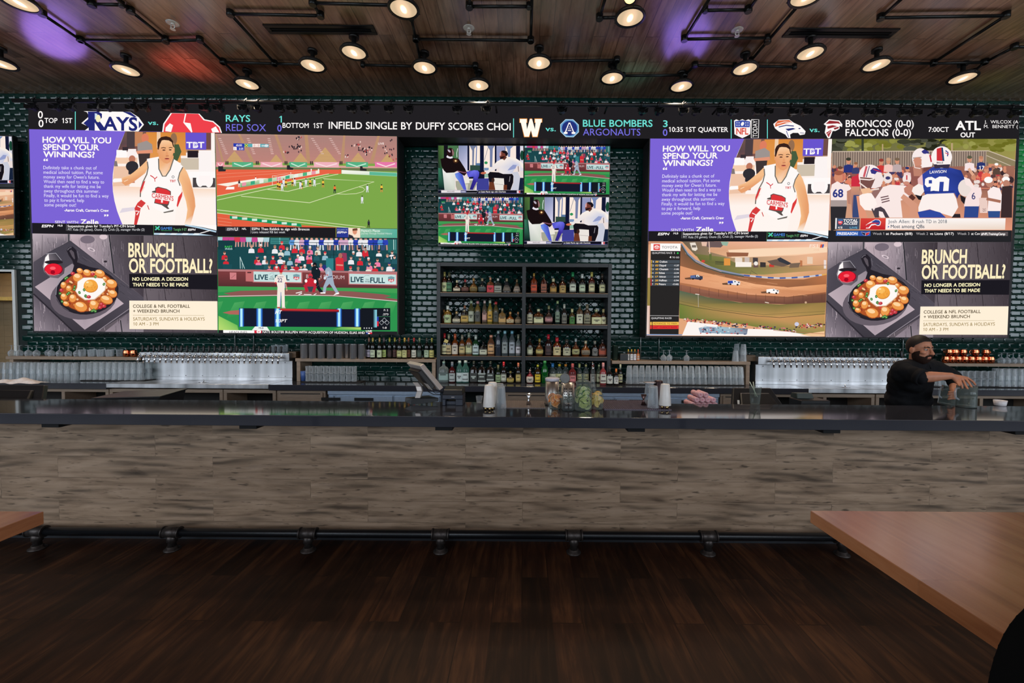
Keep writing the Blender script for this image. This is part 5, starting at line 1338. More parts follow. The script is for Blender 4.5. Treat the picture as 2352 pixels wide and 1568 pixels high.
T.P([76, 296, 116, 262, 214, 272, 236, 300, 200, 292, 130, 296], (150, 44, 50)).P([92, 322, 150, 310, 200, 322, 150, 336, 96, 350], (150, 44, 50)).P([80, 392, 130, 360, 140, 368, 108, 440], (170, 56, 60)).P([160, 340, 214, 326, 214, 344, 170, 360], (150, 44, 50)).line([84, 376, 130, 348], 5, WH).line([90, 408, 136, 366], 4, WH)


A.clip, B.clip, C.clip, E.clip, R.clip, I.clip = qA, qB, qC, qE, qR, qI
D.clip = [(500, 543.5), (912, 548.5), (912.6, 767.5), (500.4, 764)]


def led_place(px, py, k, Y0=YL):
    return PT(px, py, Y0 - 0.0005 - k * 2.0e-5)


def plate(mb, quad, Y0, Y1, inset=0.0):
    """solid slab behind a picture: quad of photo pixels at depth Y0, straight back to Y1"""
    f = [PT(p[0], p[1], Y0) for p in quad]
    mb.prism(f, (0, Y1 - Y0, 0))
    return mb


CASE = mat('led_casing', (20, 20, 22), 0.6, var=0.2)
for nm, label, quad, pics in [
    ('led_video_wall', 'large LED video wall on the left showing the purple advert, soccer, brunch and baseball', [(63, 296.6), (914, 314.6), (916, 768.5), (76, 764)],
     [('advert_picture', A, None, None), ('soccer_picture', C, None, None), ('brunch_picture', B, None, None), ('baseball_picture', D, None, None)]),
    ('led_video_wall', 'large LED video wall on the right showing the purple advert, football, truck race and brunch', [(1491.5, 317.8), (2342, 319), (2318, 777), (1482, 775)],
     [('advert_picture', A, qA, [(1493.7, 318), (1911, 318.6), (1902.5, 554), (1489, 554)]), ('football_picture', E, None, None), ('truck_race_picture', R, None, None), ('brunch_picture', B, qB, [(1901.7, 555.6), (2323.5, 555.6), (2313.6, 775), (1896, 774)])])]:
    c = sum((PT(p[0], p[1], YL) for p in quad), Vector()) / 4
    c.y = YL
    root = thing(nm, label, 'video screen', c, group='LED video walls')
    mb = MB()
    plate(mb, quad, YL, YL + 0.30)
    o = mb.build('casing', CASE, root, loc=-c)
    for pn, pic, src, dst in pics:
        o = link(pn, pic.mesh(pn, led_place, LED, src, dst), root, -c)
root = thing('led_ticker_ribbon', 'long black LED ticker ribbon of scores above the video walls', 'scoreboard', (0, YL, 4.6))
mb = MB()
for k in range(6):
    xs = [65, 494, 912, 1203, 1493, 1910, 2341]
    tp = [234, 238, 241, 244, 245, 244, 240]
    bt = [297, 305.3, 314.4, 317, 318.3, 319.3, 319.5]
    plate(mb, [(xs[k], tp[k]), (xs[k + 1], tp[k + 1]), (xs[k + 1], bt[k + 1]), (xs[k], bt[k])], YL + 0.001, YL + 0.30)
mb.build('casing', CASE, root, loc=(0, -YL, -4.6))
link('scores_picture', T.mesh('scores_picture', led_place, LED), root, (0, -YL, -4.6))

# four televisions over the bottle shelves, two more at the edge
BEZEL = mat('television_bezel', (26, 27, 30), 0.25, var=0.1)
for label, outer, inner, pic, src in [
    ('television showing two seated men, upper left of the four over the bottles', [(1005, 332), (1203, 333.3), (1202.6, 448.6), (1006, 448.6)], [(1006.7, 334.2), (1202, 335), (1202, 444.5), (1006.7, 444)], I, qI),
    ('television showing baseball, upper right of the four over the bottles', [(1203.6, 333), (1402.5, 333.5), (1400.4, 448.6), (1203.4, 448.8)], [(1205, 334.8), (1401.4, 335.4), (1399.2, 446.4), (1204.6, 445.8)], D, qD),
    ('television showing baseball, lower left of the four over the bottles', [(1006, 449.6), (1202.6, 449.8), (1201.4, 566), (1006, 565)], [(1007, 452.4), (1201.4, 452.6), (1200.4, 561), (1007, 560)], D, qD),
    ('television showing two seated men, lower right of the four over the bottles', [(1203.4, 450), (1400.4, 450.2), (1397, 568), (1203, 567)], [(1204.6, 452.6), (1399, 453), (1396, 562), (1204, 561)], I, qI),
    ('upper television of the two at the left edge beside the video wall', [(-165, 301), (29, 310.5), (33.5, 430), (-160, 430)], [(-162, 305), (26.5, 313.5), (30.6, 421), (-158, 424)], I, qI),
    ('lower television of the two at the left edge beside the video wall', [(-160, 431), (33.5, 431.5), (34.5, 546), (-158, 551)], [(-157, 434), (31, 434.5), (31.6, 540), (-155, 545)], R, qR)]:
    c = sum((PT(p[0], p[1], YT) for p in outer), Vector()) / 4
    c.y = YT
    root = thing('television', label, 'television', c, group='wall televisions')
    mb = MB()
    plate(mb, outer, YT, YT + 0.06)
    b = [PT(outer[0][0] + 40, outer[0][1] + 40, YT + 0.06), PT(outer[1][0] - 40, outer[1][1] + 40, YT + 0.06), PT(outer[2][0] - 40, outer[2][1] - 40, YT + 0.06), PT(outer[3][0] + 40, outer[3][1] - 40, YT + 0.06)]
    mb.build('bezel', BEZEL, root, loc=-c)
    MB().prism(b, (0, YW - 0.012 - YT - 0.06, 0)).build('wall_bracket', BLACK, root, loc=-c)
    link('screen', pic.mesh('screen', lambda px, py, k: PT(px, py, YT - 0.0006 - k * 2.0e-5), TVL, src, inner), root, -c)
# ------------------------------------------------------------------ ceiling lamps
LENS = glow('lamp_lens', (214, 186, 150), 1.0, hot=(3.2, 2.4, 1.5))
LZ = ZC - 0.19
HOUS = mat('lamp_housing', (40, 37, 35), 0.45, 0.4, var=0.15)


def make_lamp():
    root = thing('ceiling_lamp', '', 'ceiling lamp', (0, 0, ZC))
    R_ = 0.138
    MB().lathe([(0.055, -0.03), (0.055, 0.0)], seg=20).build('canopy', HOUS, root)
    MB().lathe([(R_ - 0.004, -0.178), (R_ + 0.004, -0.168), (R_ - 0.004, -0.15), (0.10, -0.132), (0.05, -0.12), (0.026, -0.115), (0.024, -0.03)], seg=28).build('housing', HOUS, root)
    MB().lathe([(R_ - 0.012, -0.19), (R_ + 0.012, -0.19), (R_ + 0.016, -0.182), (R_ + 0.012, -0.172), (R_ - 0.012, -0.172)], seg=32, cap=False).build('rim', HOUS, root)
    lens = MB().lathe([(0.0001, -0.191), (0.05, -0.190), (0.09, -0.187), (R_ - 0.011, -0.181)], seg=32, cap=False).build('lens', LENS, root)
    for k in range(3):
        a = k * 2.094 + 0.5
        MB().cyl((cos(a) * (R_ + 0.012), sin(a) * (R_ + 0.012), -0.182), (cos(a) * (R_ + 0.024), sin(a) * (R_ + 0.024), -0.182), 0.004, seg=6).build('clamp_screw', HOUS, root)
    return root


LAMPS = [(45, 8, 'partly cut off at the upper left corner'), (2, 148, 'cut off by the left edge'), (290, 163, 'above the team logo at the left'), (568, 195, 'lowest of the left group above the ticker'), (718, 152, 'at the end of the conduit left of centre'), (813, 122, 'below the left air slot'),
         (927, 22, 'at the top edge left of centre'), (975, 157, 'between two short conduits left of centre'), (1099, 197, 'hanging lowest just left of centre'), (1447, 42, 'under the bare bulb right of centre'), (1238, 146, 'nearest the middle of the ceiling'), (1406, 181, 'over the blue-green team name on the ticker'),
         (1565, 200, 'lowest of the right half above the ticker'), (1711, 160, 'midway along the jointed conduit at the right'), (1852, -6, 'cut off by the top edge right of centre'), (1861, 124, 'below the right air slot'), (2013, 151, 'at the left end of the far right conduit'), (2211, 181, 'rightmost of all near the right wall')]
proto = None
for px, py, where in LAMPS:
    p = PZ(px, py, LZ)
    if proto is None:
        proto = make_lamp()
        o = proto
        o.location = (p.x, p.y, ZC)
    else:
        o = dup(proto, (p.x, p.y, ZC))
    o['label'] = 'round dark ceiling lamp with glowing lens, ' + where
    o['group'] = 'round ceiling lamps'
    l = bpy.data.lights.new('lamp_light', 'SPOT')
    l.energy = 55
    l.color = (1.0, 0.80, 0.58)
    l.spot_size = radians(95)
    l.spot_blend = 0.8
    l.shadow_soft_size = 0.08
    q = bpy.data.objects.new('lamp_light', l)
    COL.objects.link(q)
    q.location = (p.x, p.y, LZ - 0.03)
# bare bulbs
bulb = None
for px, py, where in [(1447, 2, 'over the round lamp right of centre'), (2298, -8, 'at the top right corner')]:
    p = PZ(px, py, ZC - 0.24)
    r = thing('bare_bulb', 'small bare warm bulb hanging from the ceiling, ' + where, 'light bulb', (p.x, p.y, ZC), group='bare bulbs')
    MB().lathe([(0.03, -0.12), (0.032, -0.02), (0.045, 0.0)], seg=12).build('socket', BLACK, r)
    MB().sphere((0, 0, -0.2), 0.055, 16, 12).build('globe', glow('bulb_glow', (255, 206, 130), 2.6), r)

# ------------------------------------------------------------------ conduits
CZ = ZC - 0.035
PIPE = mat('conduit_paint', (30, 31, 30), 0.35, 0.5, var=0.2)
RUNS = [([(60, 12), (97, 32), (185, 92), (268, 150)], 'from the corner lamp down to the lamp above the team logo'),
        ([(185, 92), (380, 94), (459, 92), (512, 142), (557, 185)], 'stepping across the purple and red reflections'),
        ([(150, -30), (211, 10), (279, 11)], 'short piece at the upper left'), ([(240, -25), (300, 25), (381, 90)], 'sloping run past the first sprinkler'),
        ([(512, 143), (630, 146), (700, 148)], 'short run to the lamp left of centre'), ([(632, 146), (529, 32), (736, 36), (718, 7), (905, 12)], 'zigzag around the left air slot'),
        ([(945, 42), (955, 90), (1219, 93), (1222, -10)], 'squared loop under the middle sprinkler'), ([(955, 90), (966, 140)], 'short drop to the lamp left of centre'), ([(1078, -20), (1078, 15), (1215, 15)], 'short square piece at the top centre'),
        ([(833, 149), (953, 152)], 'short straight piece right of the lamp below the left slot'), ([(997, 151), (1092, 152), (1097, 180)], 'elbow to the lowest lamp left of centre'), ([(1260, 140), (1417, 138), (1412, 163)], 'elbow over the blue-green reflection'),
        ([(1432, 174), (1573, 172), (1596, 150), (1688, 152)], 'jointed run between two lamps right of centre'), ([(1738, 152), (1825, 154)], 'short straight piece left of the lamp below the right slot'), ([(1725, 139), (1763, 95), (1840, 5)], 'sloping run left of the right air slot'),
        ([(1763, 87), (1572, 90), (1640, -20)], 'elbow under the right sprinkler'), ([(1620, 24), (1719, 23), (1750, -20)], 'short elbow at the top right of centre'), ([(2090, -20), (2023, 41), (2310, 36), (2144, 144)], 'long zigzag at the far right'),
        ([(2043, 144), (2145, 146), (2262, 143), (2330, 108), (2400, 108)], 'long run to the right edge'), ([(2262, 143), (2236, 165)], 'short drop to the rightmost lamp'), ([(1420, 40), (1377, 41), (1392, -10)], 'elbow left of the bare bulb')]
for pts, where in RUNS:
    w3 = [PZ(x, y, CZ) for x, y in pts]
    c = w3[0].copy()
    r = thing('ceiling_conduit', 'dark ceiling conduit, ' + where, 'conduit', c, group='ceiling conduits')
    mb = MB()
    for a, b in zip(w3[:-1], w3[1:]):
        mb.cyl(a - c, b - c, 0.016, seg=8)
    mb.build('pipe', PIPE, r)
    for i, p in enumerate(w3):
        mb = MB()
        k_ = 0.038 if 0 < i < len(w3) - 1 else 0.028
        mb.lathe([(k_ - 0.004, -0.024), (k_, -0.018), (k_, 0.033)], p - c, seg=14)
        mb.build('junction_box' if 0 < i < len(w3) - 1 else 'end_fitting', PIPE, r)
# ------------------------------------------------------------------ air slots and sprinklers
for quad, slot, where in [([(590, 53), (866, 59), (878, 79), (610, 76)], [(600, 62), (864, 67), (867, 72), (606, 70)], 'left'), ([(1803, 64), (2081, 64), (2052, 86), (1784, 85)], [(1800, 72), (2062, 73), (2056, 77), (1798, 76)], 'right')]:
    p4 = [PZ(x, y, ZC) for x, y in quad]
    xm0, xm1 = min(p.x for p in p4) + 0.05, max(p.x for p in p4) - 0.05
    y0, y1 = (p4[2].y + p4[3].y) / 2, (p4[0].y + p4[1].y) / 2
    c = Vector(((xm0 + xm1) / 2, (y0 + y1) / 2, ZC))
    r = thing('air_slot_diffuser', 'long black air slot in the %s half of the plank ceiling' % where, 'air vent', c, group='air slots')
    hx, hy = (xm1 - xm0) / 2, (y1 - y0) / 2
    f = MB()
    f.box(-hx, hx, -hy, -hy * 0.4, -0.012, 0).box(-hx, hx, hy * 0.4, hy, -0.012, 0).box(-hx, -hx + 0.05, -hy * 0.4, hy * 0.4, -0.012, 0).box(hx - 0.05, hx, -hy * 0.4, hy * 0.4, -0.012, 0)
    f.build('frame', BLACK, r, bevel=0.003)
    MB().box(-hx + 0.05, hx - 0.05, -hy * 0.4, hy * 0.4, -0.002, 0).box(-hx + 0.05, hx - 0.05, -0.006, 0.006, -0.01, -0.002).build('slot', MATTE, r)
SPR = mat('sprinkler_metal', (226, 222, 212), 0.35, 0.2)
for px, py, where in [(397, 60, 'beside the sloping conduit at the left'), (1077, 71, 'in the middle of the ceiling'), (1693, 76, 'above the elbow conduit at the right')]:
    p = PZ(px, py, ZC - 0.03)
    r = thing('fire_sprinkler', 'white fire sprinkler head, ' + where, 'sprinkler', (p.x, p.y, ZC), group='ceiling sprinklers')
    MB().lathe([(0.05, -0.006), (0.062, -0.004), (0.064, 0)], seg=20).build('escutcheon', SPR, r)
    MB().lathe([(0.02, -0.018), (0.02, -0.003)], seg=10).tube([(-0.018, 0, -0.015), (-0.02, 0, -0.045), (0, 0, -0.06), (0.02, 0, -0.045), (0.018, 0, -0.015)], 0.005, 6).lathe([(0.026, -0.066), (0.026, -0.062)], seg=12).build('head', SPR, r)

# ------------------------------------------------------------------ lighting pipe with stage lights over the ticker
YP = 5.72
zp = lambda px: PT(px, 0, YP)
def railz(px):
    xs = [(65, 229), (800, 243), (1180, 250), (1600, 252), (2330, 245)]
    for (a, b), (c_, d) in zip(xs[:-1], xs[1:]):
        if px <= c_:
            return b + (d - b) * (px - a) / (c_ - a)
    return xs[-1][1]


pa, pb = PT(30, 231, YP), PT(2350, 247, YP)
r = thing('lighting_pipe', 'black horizontal lighting pipe hung above the score ticker', 'pipe', ((pa.x + pb.x) / 2, YP, (pa.z + pb.z) / 2))
c = Vector(r.location)
MB().cyl(pa - c, pb - c, 0.024, seg=12).build('pipe', BLACK, r)
for k in range(9):
    t = (k + 0.3) / 9
    p = pa.lerp(pb, t) - c
    MB().cyl(p, (p.x, YL + 0.02 - YP, p.z), 0.012, seg=8).build('support_arm', BLACK, r)


def pipez(x):
    t = (x - pa.x) / (pb.x - pa.x)
    return pa.z + (pb.z - pa.z) * t


def make_stage():
    r = thing('stage_light', '', 'stage light', (0, 0, 0))
    m = MB()
    m.lathe([(0.031, -0.012), (0.031, 0.012)], seg=10, M=Matrix.Rotation(pi / 2, 3, 'Y')).box(-0.01, 0.01, -0.01, 0.01, -0.06, 0.035)
    m.cyl((0, 0, 0.03), (0.025, 0, 0.05), 0.007, seg=6).cyl((0.01, -0.02, 0.0), (0.035, -0.04, 0.02), 0.007, seg=6).build('clamp', BLACK, r)
    MB().tube([(-0.05, 0, -0.09), (-0.05, 0, -0.06), (0.05, 0, -0.06), (0.05, 0, -0.09)], 0.004, 6).build('yoke', BLACK, r)
    MB().lathe([(0.022, -0.035), (0.034, -0.028), (0.036, 0.025), (0.04, 0.03)], (0, 0.0, -0.09), seg=14, M=Matrix.Rotation(radians(65), 3, 'X')).build('head', BLACK, r)
    for s in (-1, 1):
        MB().prism([(s * 0.04, -0.02, -0.062), (s * 0.038, -0.03, -0.118), (s * 0.058, -0.07, -0.122), (s * 0.068, -0.06, -0.062)], (s * 0.002, 0, 0)).build('barn_door', BLACK, r)
    MB().prism([(-0.034, -0.02, -0.122), (0.034, -0.02, -0.122), (0.045, -0.07, -0.132), (-0.045, -0.07, -0.132)], (0, 0, -0.002)).build('barn_door', BLACK, r)
    MB().prism([(-0.034, -0.01, -0.058), (0.034, -0.01, -0.058), (0.06, -0.06, -0.056), (-0.06, -0.06, -0.056)], (0, 0, 0.002)).build('barn_door', BLACK, r)
    return r


SX = [78, 133, 166, 223, 250, 308, 337, 391, 422, 476, 507, 563, 593, 646, 675, 731, 760, 812, 843, 897, 941, 1052, 1118, 1290, 1360, 1474, 1511, 1567, 1596, 1652, 1680, 1736, 1759, 1817, 1848, 1902, 1931, 1987, 2016, 2069, 2098, 2150, 2181, 2236, 2270, 2324]
proto = None
for i, px in enumerate(SX):
    p = PT(px, railz(px), YP)
    loc = (p.x, YP, pipez(p.x))
    if proto is None:
        proto = make_stage()
        proto.location = loc
        o = proto
    else:
        o = dup(proto, loc)
    o['label'] = 'black stage light clamped to the ceiling pipe, %s from the left' % nth(i + 1)
    o['group'] = 'stage lights over the ticker'

# added spots imitate screen reflections on the planks; the green ones are stage lights
for px, tx, ty, tz_, col, en, ang in [(150, 150, 70, ZC, (0.42, 0.22, 1.0), 14, 70), (391, 425, 150, ZC, (1.0, 0.2, 0.18), 40, 52), (1118, 1225, 170, ZC, (0.85, 0.8, 1.0), 10, 45),
                                      (1511, 1450, 170, ZC, (0.15, 0.75, 0.85), 14, 48), (1567, 1570, 70, ZC, (0.34, 0.2, 1.0), 14, 70), (2236, 2300, 195, ZC, (0.3, 0.9, 0.3), 5, 70)]:
    l = bpy.data.lights.new('added_ceiling_wash', 'SPOT')
    l.energy = en
    l.color = col
    l.spot_size = radians(ang)
    l.spot_blend = 1.0
    l.shadow_soft_size = 0.3
    o = bpy.data.objects.new('added_ceiling_wash', l)
    COL.objects.link(o)
    p = PT(px, railz(px), YP)
    o.location = (p.x, YP - 0.1, pipez(p.x) + 0.02)
    d = PZ(tx, ty, ZC) - o.location
    o.rotation_euler = d.to_track_quat('-Z', 'Y').to_euler()
l = bpy.data.lights.new('green_wash', 'SPOT')
l.energy = 280; l.color = (0.12, 1.0, 0.2); l.spot_size = radians(60); l.spot_blend = 1.0; l.shadow_soft_size = 0.05
o = bpy.data.objects.new('green_wash', l)
COL.objects.link(o)
o.location = (PT(2345, 250, YP).x + 0.55, YP - 0.25, 4.75)
o.rotation_euler = (Vector((PT(2345, 420, YW).x + 0.15, YW, 3.9)) - o.location).to_track_quat('-Z', 'Y').to_euler()
# ------------------------------------------------------------------ back counter
ZB, YBF = 0.967, 5.60
XA, XE = XL, PT(2352, 890, YBF).x + 1.2
xs1, xs2, xs3, xs4 = [PT(v, 890, YBF).x for v in (244, 617, 1857, 2085)]
XA = OX1 - 1.2
for a, b, lab in [(XA, xs1, 'dark stone back counter top at the left end under the stacked pint glasses'), (xs2, xs3, 'long dark stone back counter top in the middle under the bottle cabinet'), (xs4, XE, 'dark stone back counter top at the right end behind the bartender')]:
    o = MB().box(a - (a + b) / 2, b - (a + b) / 2, YBF - 5.9, YW - 0.012 - 5.9, -0.075, 0).build('back_counter_top', STONE, None, ((a + b) / 2, 5.9, ZB), bevel=0.003)
    tag(o, lab, 'counter', 'back counter tops')


def tap_wall(xa, xb, hx0, hx1, fx0, fx1, nf, ca, cb, lab):
    """steel drip counter, splash panel, faucet header and its taps; px given in photo columns"""
    Yp = 6.03
    x0, x1 = PT(xa, 850, Yp).x, PT(xb, 850, Yp).x
    r = thing('beer_tap_tower', lab, 'beer tap', ((x0 + x1) / 2, Yp, ZB), group='beer tap walls')
    X = lambda v, y=820: v - (x0 + x1) / 2
    h = (x1 - x0) / 2
    MB().box(-h, h, -0.004, YW - 0.012 - Yp, 0.0, 0.275).build('splash_panel', STEEL, r, bevel=0.002)
    MB().box(-h, h, -0.012, -0.0045, 0.0, 0.045).build('splash_foot', STEEL, r, bevel=0.002)
    m = MB()
    for k in range(9):
        for z in (0.06, 0.25):
            m.cyl((-h + 0.1 + k * (2 * h - 0.2) / 8, -0.005, z), (-h + 0.1 + k * (2 * h - 0.2) / 8, -0.008, z), 0.006, seg=8)
    q = m.build('rivets', CHROME, r)
    q['kind'] = 'stuff'
    ca, cb = PT(ca, 890, YBF).x, PT(cb, 890, YBF).x
    MB().box(X(ca) + 0.0015, X(cb) - 0.0015, YBF - 0.005 - Yp, -0.013, -0.055, 0.001).build('drip_counter', STEEL, r, bevel=0.003)
    m = MB()
    cx = (X(ca) + X(cb)) / 2 * 0.3
    m.lathe([(0.06, 0.001), (0.055, 0.006), (0.02, 0.008)], (cx, -0.25, 0), seg=16).cyl((cx, -0.25, 0.006), (cx, -0.25, 0.035), 0.007, seg=8)
    m.build('glass_rinser', CHROME, r)
    hx0, hx1 = PT(hx0, 820, 5.97).x, PT(hx1, 820, 5.97).x
    MB().box(X(hx0), X(hx1), 5.97 - Yp, YW - 0.012 - Yp, 0.277, 0.385).build('faucet_header', STEEL, r, bevel=0.003)
    m0 = m1 = None
    for i in range(nf):
        px = fx0 + (fx1 - fx0) * i / (nf - 1)
        x = X(PT(px, 820, 5.95).x)
        if m0 is None:
            m = MB()
            m.cyl((0, 5.97 - Yp, 0.33), (0, 5.93 - Yp, 0.33), 0.021, 0.016, seg=10).cyl((0, 5.93 - Yp, 0.33), (0, 5.885 - Yp, 0.325), 0.012, seg=8)
            m.tube([(0, 5.90 - Yp, 0.352), (0, 5.885 - Yp, 0.325), (0, 5.872 - Yp, 0.29), (0, 5.868 - Yp, 0.245)], [0.012, 0.015, 0.012, 0.009], 8)
            m.lathe([(0.011, 0), (0.013, 0.012), (0.009, 0.03)], (0, 5.905 - Yp, 0.345), seg=8)
            m0 = m.mesh('faucet', CHROME)
            m1 = MB().lathe([(0.008, 0), (0.013, 0.02), (0.016, 0.085), (0.012, 0.095)], (0, 5.905 - Yp, 0.372), seg=8).mesh('tap_handle', BLACKPL)
        f = link('faucet', m0, r, (x, 0, 0))
        link('tap_handle', m1, f, (0, 0, 0), (radians(-6), 0, 0))
    return r


tap_wall(335, 672, 320, 664, 328, 646, 26, 244, 617, 'brushed steel beer tap wall in the left half with a row of chrome taps')
tap_wall(1735, 2083, 1742, 2083, 1770, 2070, 24, 1857, 2085, 'brushed steel beer tap wall in the right half behind the bartender')

# ------------------------------------------------------------------ wooden wall shelves over the back counter
ZS = 1.283


def wall_shelf(pa, pb, panels, lab, back_blocks=()):
    x0, x1 = PT(pa, 828, 5.95).x, PT(pb, 828, 5.95).x
    c = (x0 + x1) / 2
    r = thing('wooden_shelf', lab, 'shelf', (c, 5.95, ZS), group='tan wooden shelves over the back counter')
    MB().box(x0 - c, x1 - c, 0, YW - 0.012 - 5.95, -0.042, 0).build('shelf_board', WOODT, r, bevel=0.002)
    for p in panels:
        x = PT(p, 850, 5.95).x - c
        MB().box(x, x + 0.05, 0.003, YW - 0.013 - 5.95, ZB - ZS, -0.0425).build('side_panel', WOODT, r, bevel=0.002)
    for p0, p1 in back_blocks:
        MB().box(PT(p0, 820, 6.1).x - c, PT(p1, 820, 6.1).x - c, 0.1, YW - 0.013 - 5.95, 0.001, 0.085).build('end_block', WOODD, r, bevel=0.002)


wall_shelf(13, 323, [22], 'tan wooden shelf at the left end holding upturned wine glasses and tumblers')
wall_shelf(678, 1001, [681, 992], 'tan wooden shelf left of the bottle cabinet holding steel pitchers and wine', [(667, 684)])
wall_shelf(1406, 1724, [1714], 'tan wooden shelf right of the bottle cabinet holding small sauce bottles', [(1706, 1731)])
wall_shelf(2090, 2440, [2093], 'tan wooden shelf at the right end holding copper mugs')

# ------------------------------------------------------------------ bottle cabinet
YCF = 5.95
CABM = mat('cabinet_charcoal', (40, 43, 46), 0.45, 0.1, var=0.12)
cx0, cx1 = PT(1003, 740, YCF).x, PT(1404, 740, YCF).x
ctop = PT(1203, 604, YCF).z
cc = (cx0 + cx1) / 2
cab = thing('bottle_cabinet', 'charcoal open shelf cabinet full of liquor bottles at the middle of the tiled wall', 'cabinet', (cc, YCF, ZB))
h = (cx1 - cx0) / 2
dy = YW - 0.013 - YCF
hz = ctop - ZB
MB().box(-h, -h + 0.05, 0, dy, 0, hz).build('side_post', CABM, cab, bevel=0.002)
MB().box(h - 0.05, h, 0, dy, 0, hz).build('side_post', CABM, cab, bevel=0.002)
xm = PT(1203, 740, YCF).x - cc
MB().box(xm - 0.026, xm + 0.026, 0, dy, 0, hz - 0.05).build('middle_post', CABM, cab, bevel=0.002)
MB().box(-h + 0.05, h - 0.05, 0, dy, hz - 0.05, hz).build('top_board', CABM, cab, bevel=0.002)
SHZ = [PT(1203, y, YCF).z for y in (673.5, 745.5, 819)]
for z in SHZ:
    for s, a, b in ((0, -h + 0.05, xm - 0.026), (1, xm + 0.026, h - 0.05)):
        sb = MB().box(a, b, 0, dy, z - ZB - 0.05, z - ZB).build('shelf', CABM, cab, bevel=0.002)
        MB().box(a, b, -0.002, 0.012, z - ZB + 0.0005, z - ZB + 0.006).build('lit_edge', mat('edge_light_tone', (150, 120, 92), 0.35, 0.4), sb)  # pale strip stands for light caught along the shelf's top front edge
m = MB()
L = 0.11
yy = dy - 0.012
zt = hz - 0.05
for s in (1, -1):
    t = -h - zt
    while t < h + zt:
        # line x = t + s*z clipped to the cabinet back
        pts = []
        z0, z1 = 0.0, zt
        if s == 1:
            z0, z1 = max(z0, -h + 0.05 - t), min(z1, h - 0.05 - t)
        else:
            z0, z1 = max(z0, t - h + 0.05), min(z1, t + h - 0.05)
        if z1 > z0 + 0.02:
            m.cyl((t + s * z0, yy, z0), (t + s * z1, yy, z1), 0.0035, seg=4, smooth=False, cap=False)
        t += L
m.build('wire_lattice', BLACK, cab)['kind'] = 'stuff'

# ------------------------------------------------------------------ cabinets and coolers under the back counter
YU = 5.66
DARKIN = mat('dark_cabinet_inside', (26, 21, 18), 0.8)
FRIDGE = mat('cooler_steel', (176, 192, 212), 0.35, 0.6, var=0.05)
zt = ZB - 0.076


def base_cabinet(pa, pb, posts, lab, door=False):
    x0, x1 = PT(pa, 905, YU).x + 0.002, PT(pb, 905, YU).x - 0.002
    c = (x0 + x1) / 2
    r = thing('base_cabinet', lab, 'cabinet', (c, YU, 0), group='wooden cabinets under the back counter')
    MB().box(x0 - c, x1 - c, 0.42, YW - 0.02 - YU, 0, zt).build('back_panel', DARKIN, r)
    MB().box(x0 - c, x1 - c, 0, 0.42, zt - 0.045, zt).build('top_rail', WOODT, r, bevel=0.002)
    MB().box(x0 - c, x1 - c, 0.01, 0.42, 0.0, 0.12).build('plinth', WOODD, r)
    for p in [pa] + posts + [pb]:
        x = min(max(PT(p, 905, YU).x - c, x0 - c + 0.022), x1 - c - 0.022)
        MB().box(x - 0.022, x + 0.022, 0.0, 0.42, 0.12, zt - 0.0455).build('post', WOODT, r, bevel=0.002)
    if door:
        d = MB().box(x0 - c + 0.03, x1 - c - 0.03, -0.02, -0.001, 0.14, zt - 0.03).build('door', WOODT, r, bevel=0.003)
        MB().box(x0 - c + 0.06, x1 - c - 0.06, -0.03, -0.0205, zt - 0.05, zt - 0.04).build('handle', BLACK, d)


base_cabinet(-60, 250, [145], 'open tan cabinet at the left end under the pint glasses')
base_cabinet(251, 512, [], 'open tan cabinet under the left half of the left tap wall')
base_cabinet(513, 634, [], 'narrow open tan cabinet under the right half of the left tap wall')
base_cabinet(636, 748, [], 'tan cabinet with a closed door left of the left cooler', True)
base_cabinet(1156, 1262, [], 'tan cabinet with a closed door under the bottle cabinet', True)
base_cabinet(1654, 1742, [], 'tan cabinet with a closed door right of the right cooler', True)
base_cabinet(1744, 2010, [1895], 'open tan cabinet under the right tap wall')
base_cabinet(2012, 2420, [2140, 2255], 'open tan cabinet at the right end behind the bartender')


def cooler(pa, pb, seams, lab):
    x0, x1 = PT(pa, 905, YU).x, PT(pb, 905, YU).x
    c = (x0 + x1) / 2
    r = thing('bar_cooler', lab, 'cooler', (c, YU, 0), group='back bar coolers')
    MB().box(x0 - c, x1 - c, 0, 0.6, 0.0, zt - 0.055).build('body', FRIDGE, r, bevel=0.004)
    MB().box(x0 - c, x1 - c, -0.025, 0.6, zt - 0.053, zt - 0.001).build('lid', FRIDGE, r, bevel=0.004)
    e = [pa] + seams + [pb]
    for a, b in zip(e[:-1], e[1:]):
        d = MB().box(PT(a, 905, YU).x - c + 0.012, PT(b, 905, YU).x - c - 0.012, -0.022, -0.001, 0.1, zt - 0.07).build('door', FRIDGE, r, bevel=0.004)
        xm_ = (PT(a, 905, YU).x + PT(b, 905, YU).x) / 2 - c
        MB().box(xm_ - 0.12, xm_ + 0.12, -0.04, -0.0225, zt - 0.13, zt - 0.09).build('handle', BLACK, d)


cooler(754, 1012, [770, 905], 'pale steel bar cooler left of the cash register screen')
cooler(1380, 1651, [1410, 1520], 'pale steel bar cooler right of the fruit jars')
r = thing('red_display', 'small black unit with a glowing red display by the cash register', 'display', (0, 0, 0))
p = PT(980, 916, 5.3)
r.location = (p.x, 5.62, p.z)
# the red digits sit on the cooler lid edge
r.location = PT(980, 915.5, 5.6)
MB().box(-0.035, 0.035, -0.02, 0.012, -0.022, 0.022).build('case', BLACKPL, r, bevel=0.003)
MB().box(-0.022, 0.022, -0.0225, -0.0205, -0.013, 0.013).build('red_digits', glow('red_digits', (240, 40, 60), 1.0), r)

# ------------------------------------------------------------------ glassware
CLEAR = glass('clear_glass', (228, 234, 242), 0.17, 0.13, 0.9, diff=0.85)


def shell(prof, seg=14):
    return MB().lathe(prof, seg=seg, cap=False)


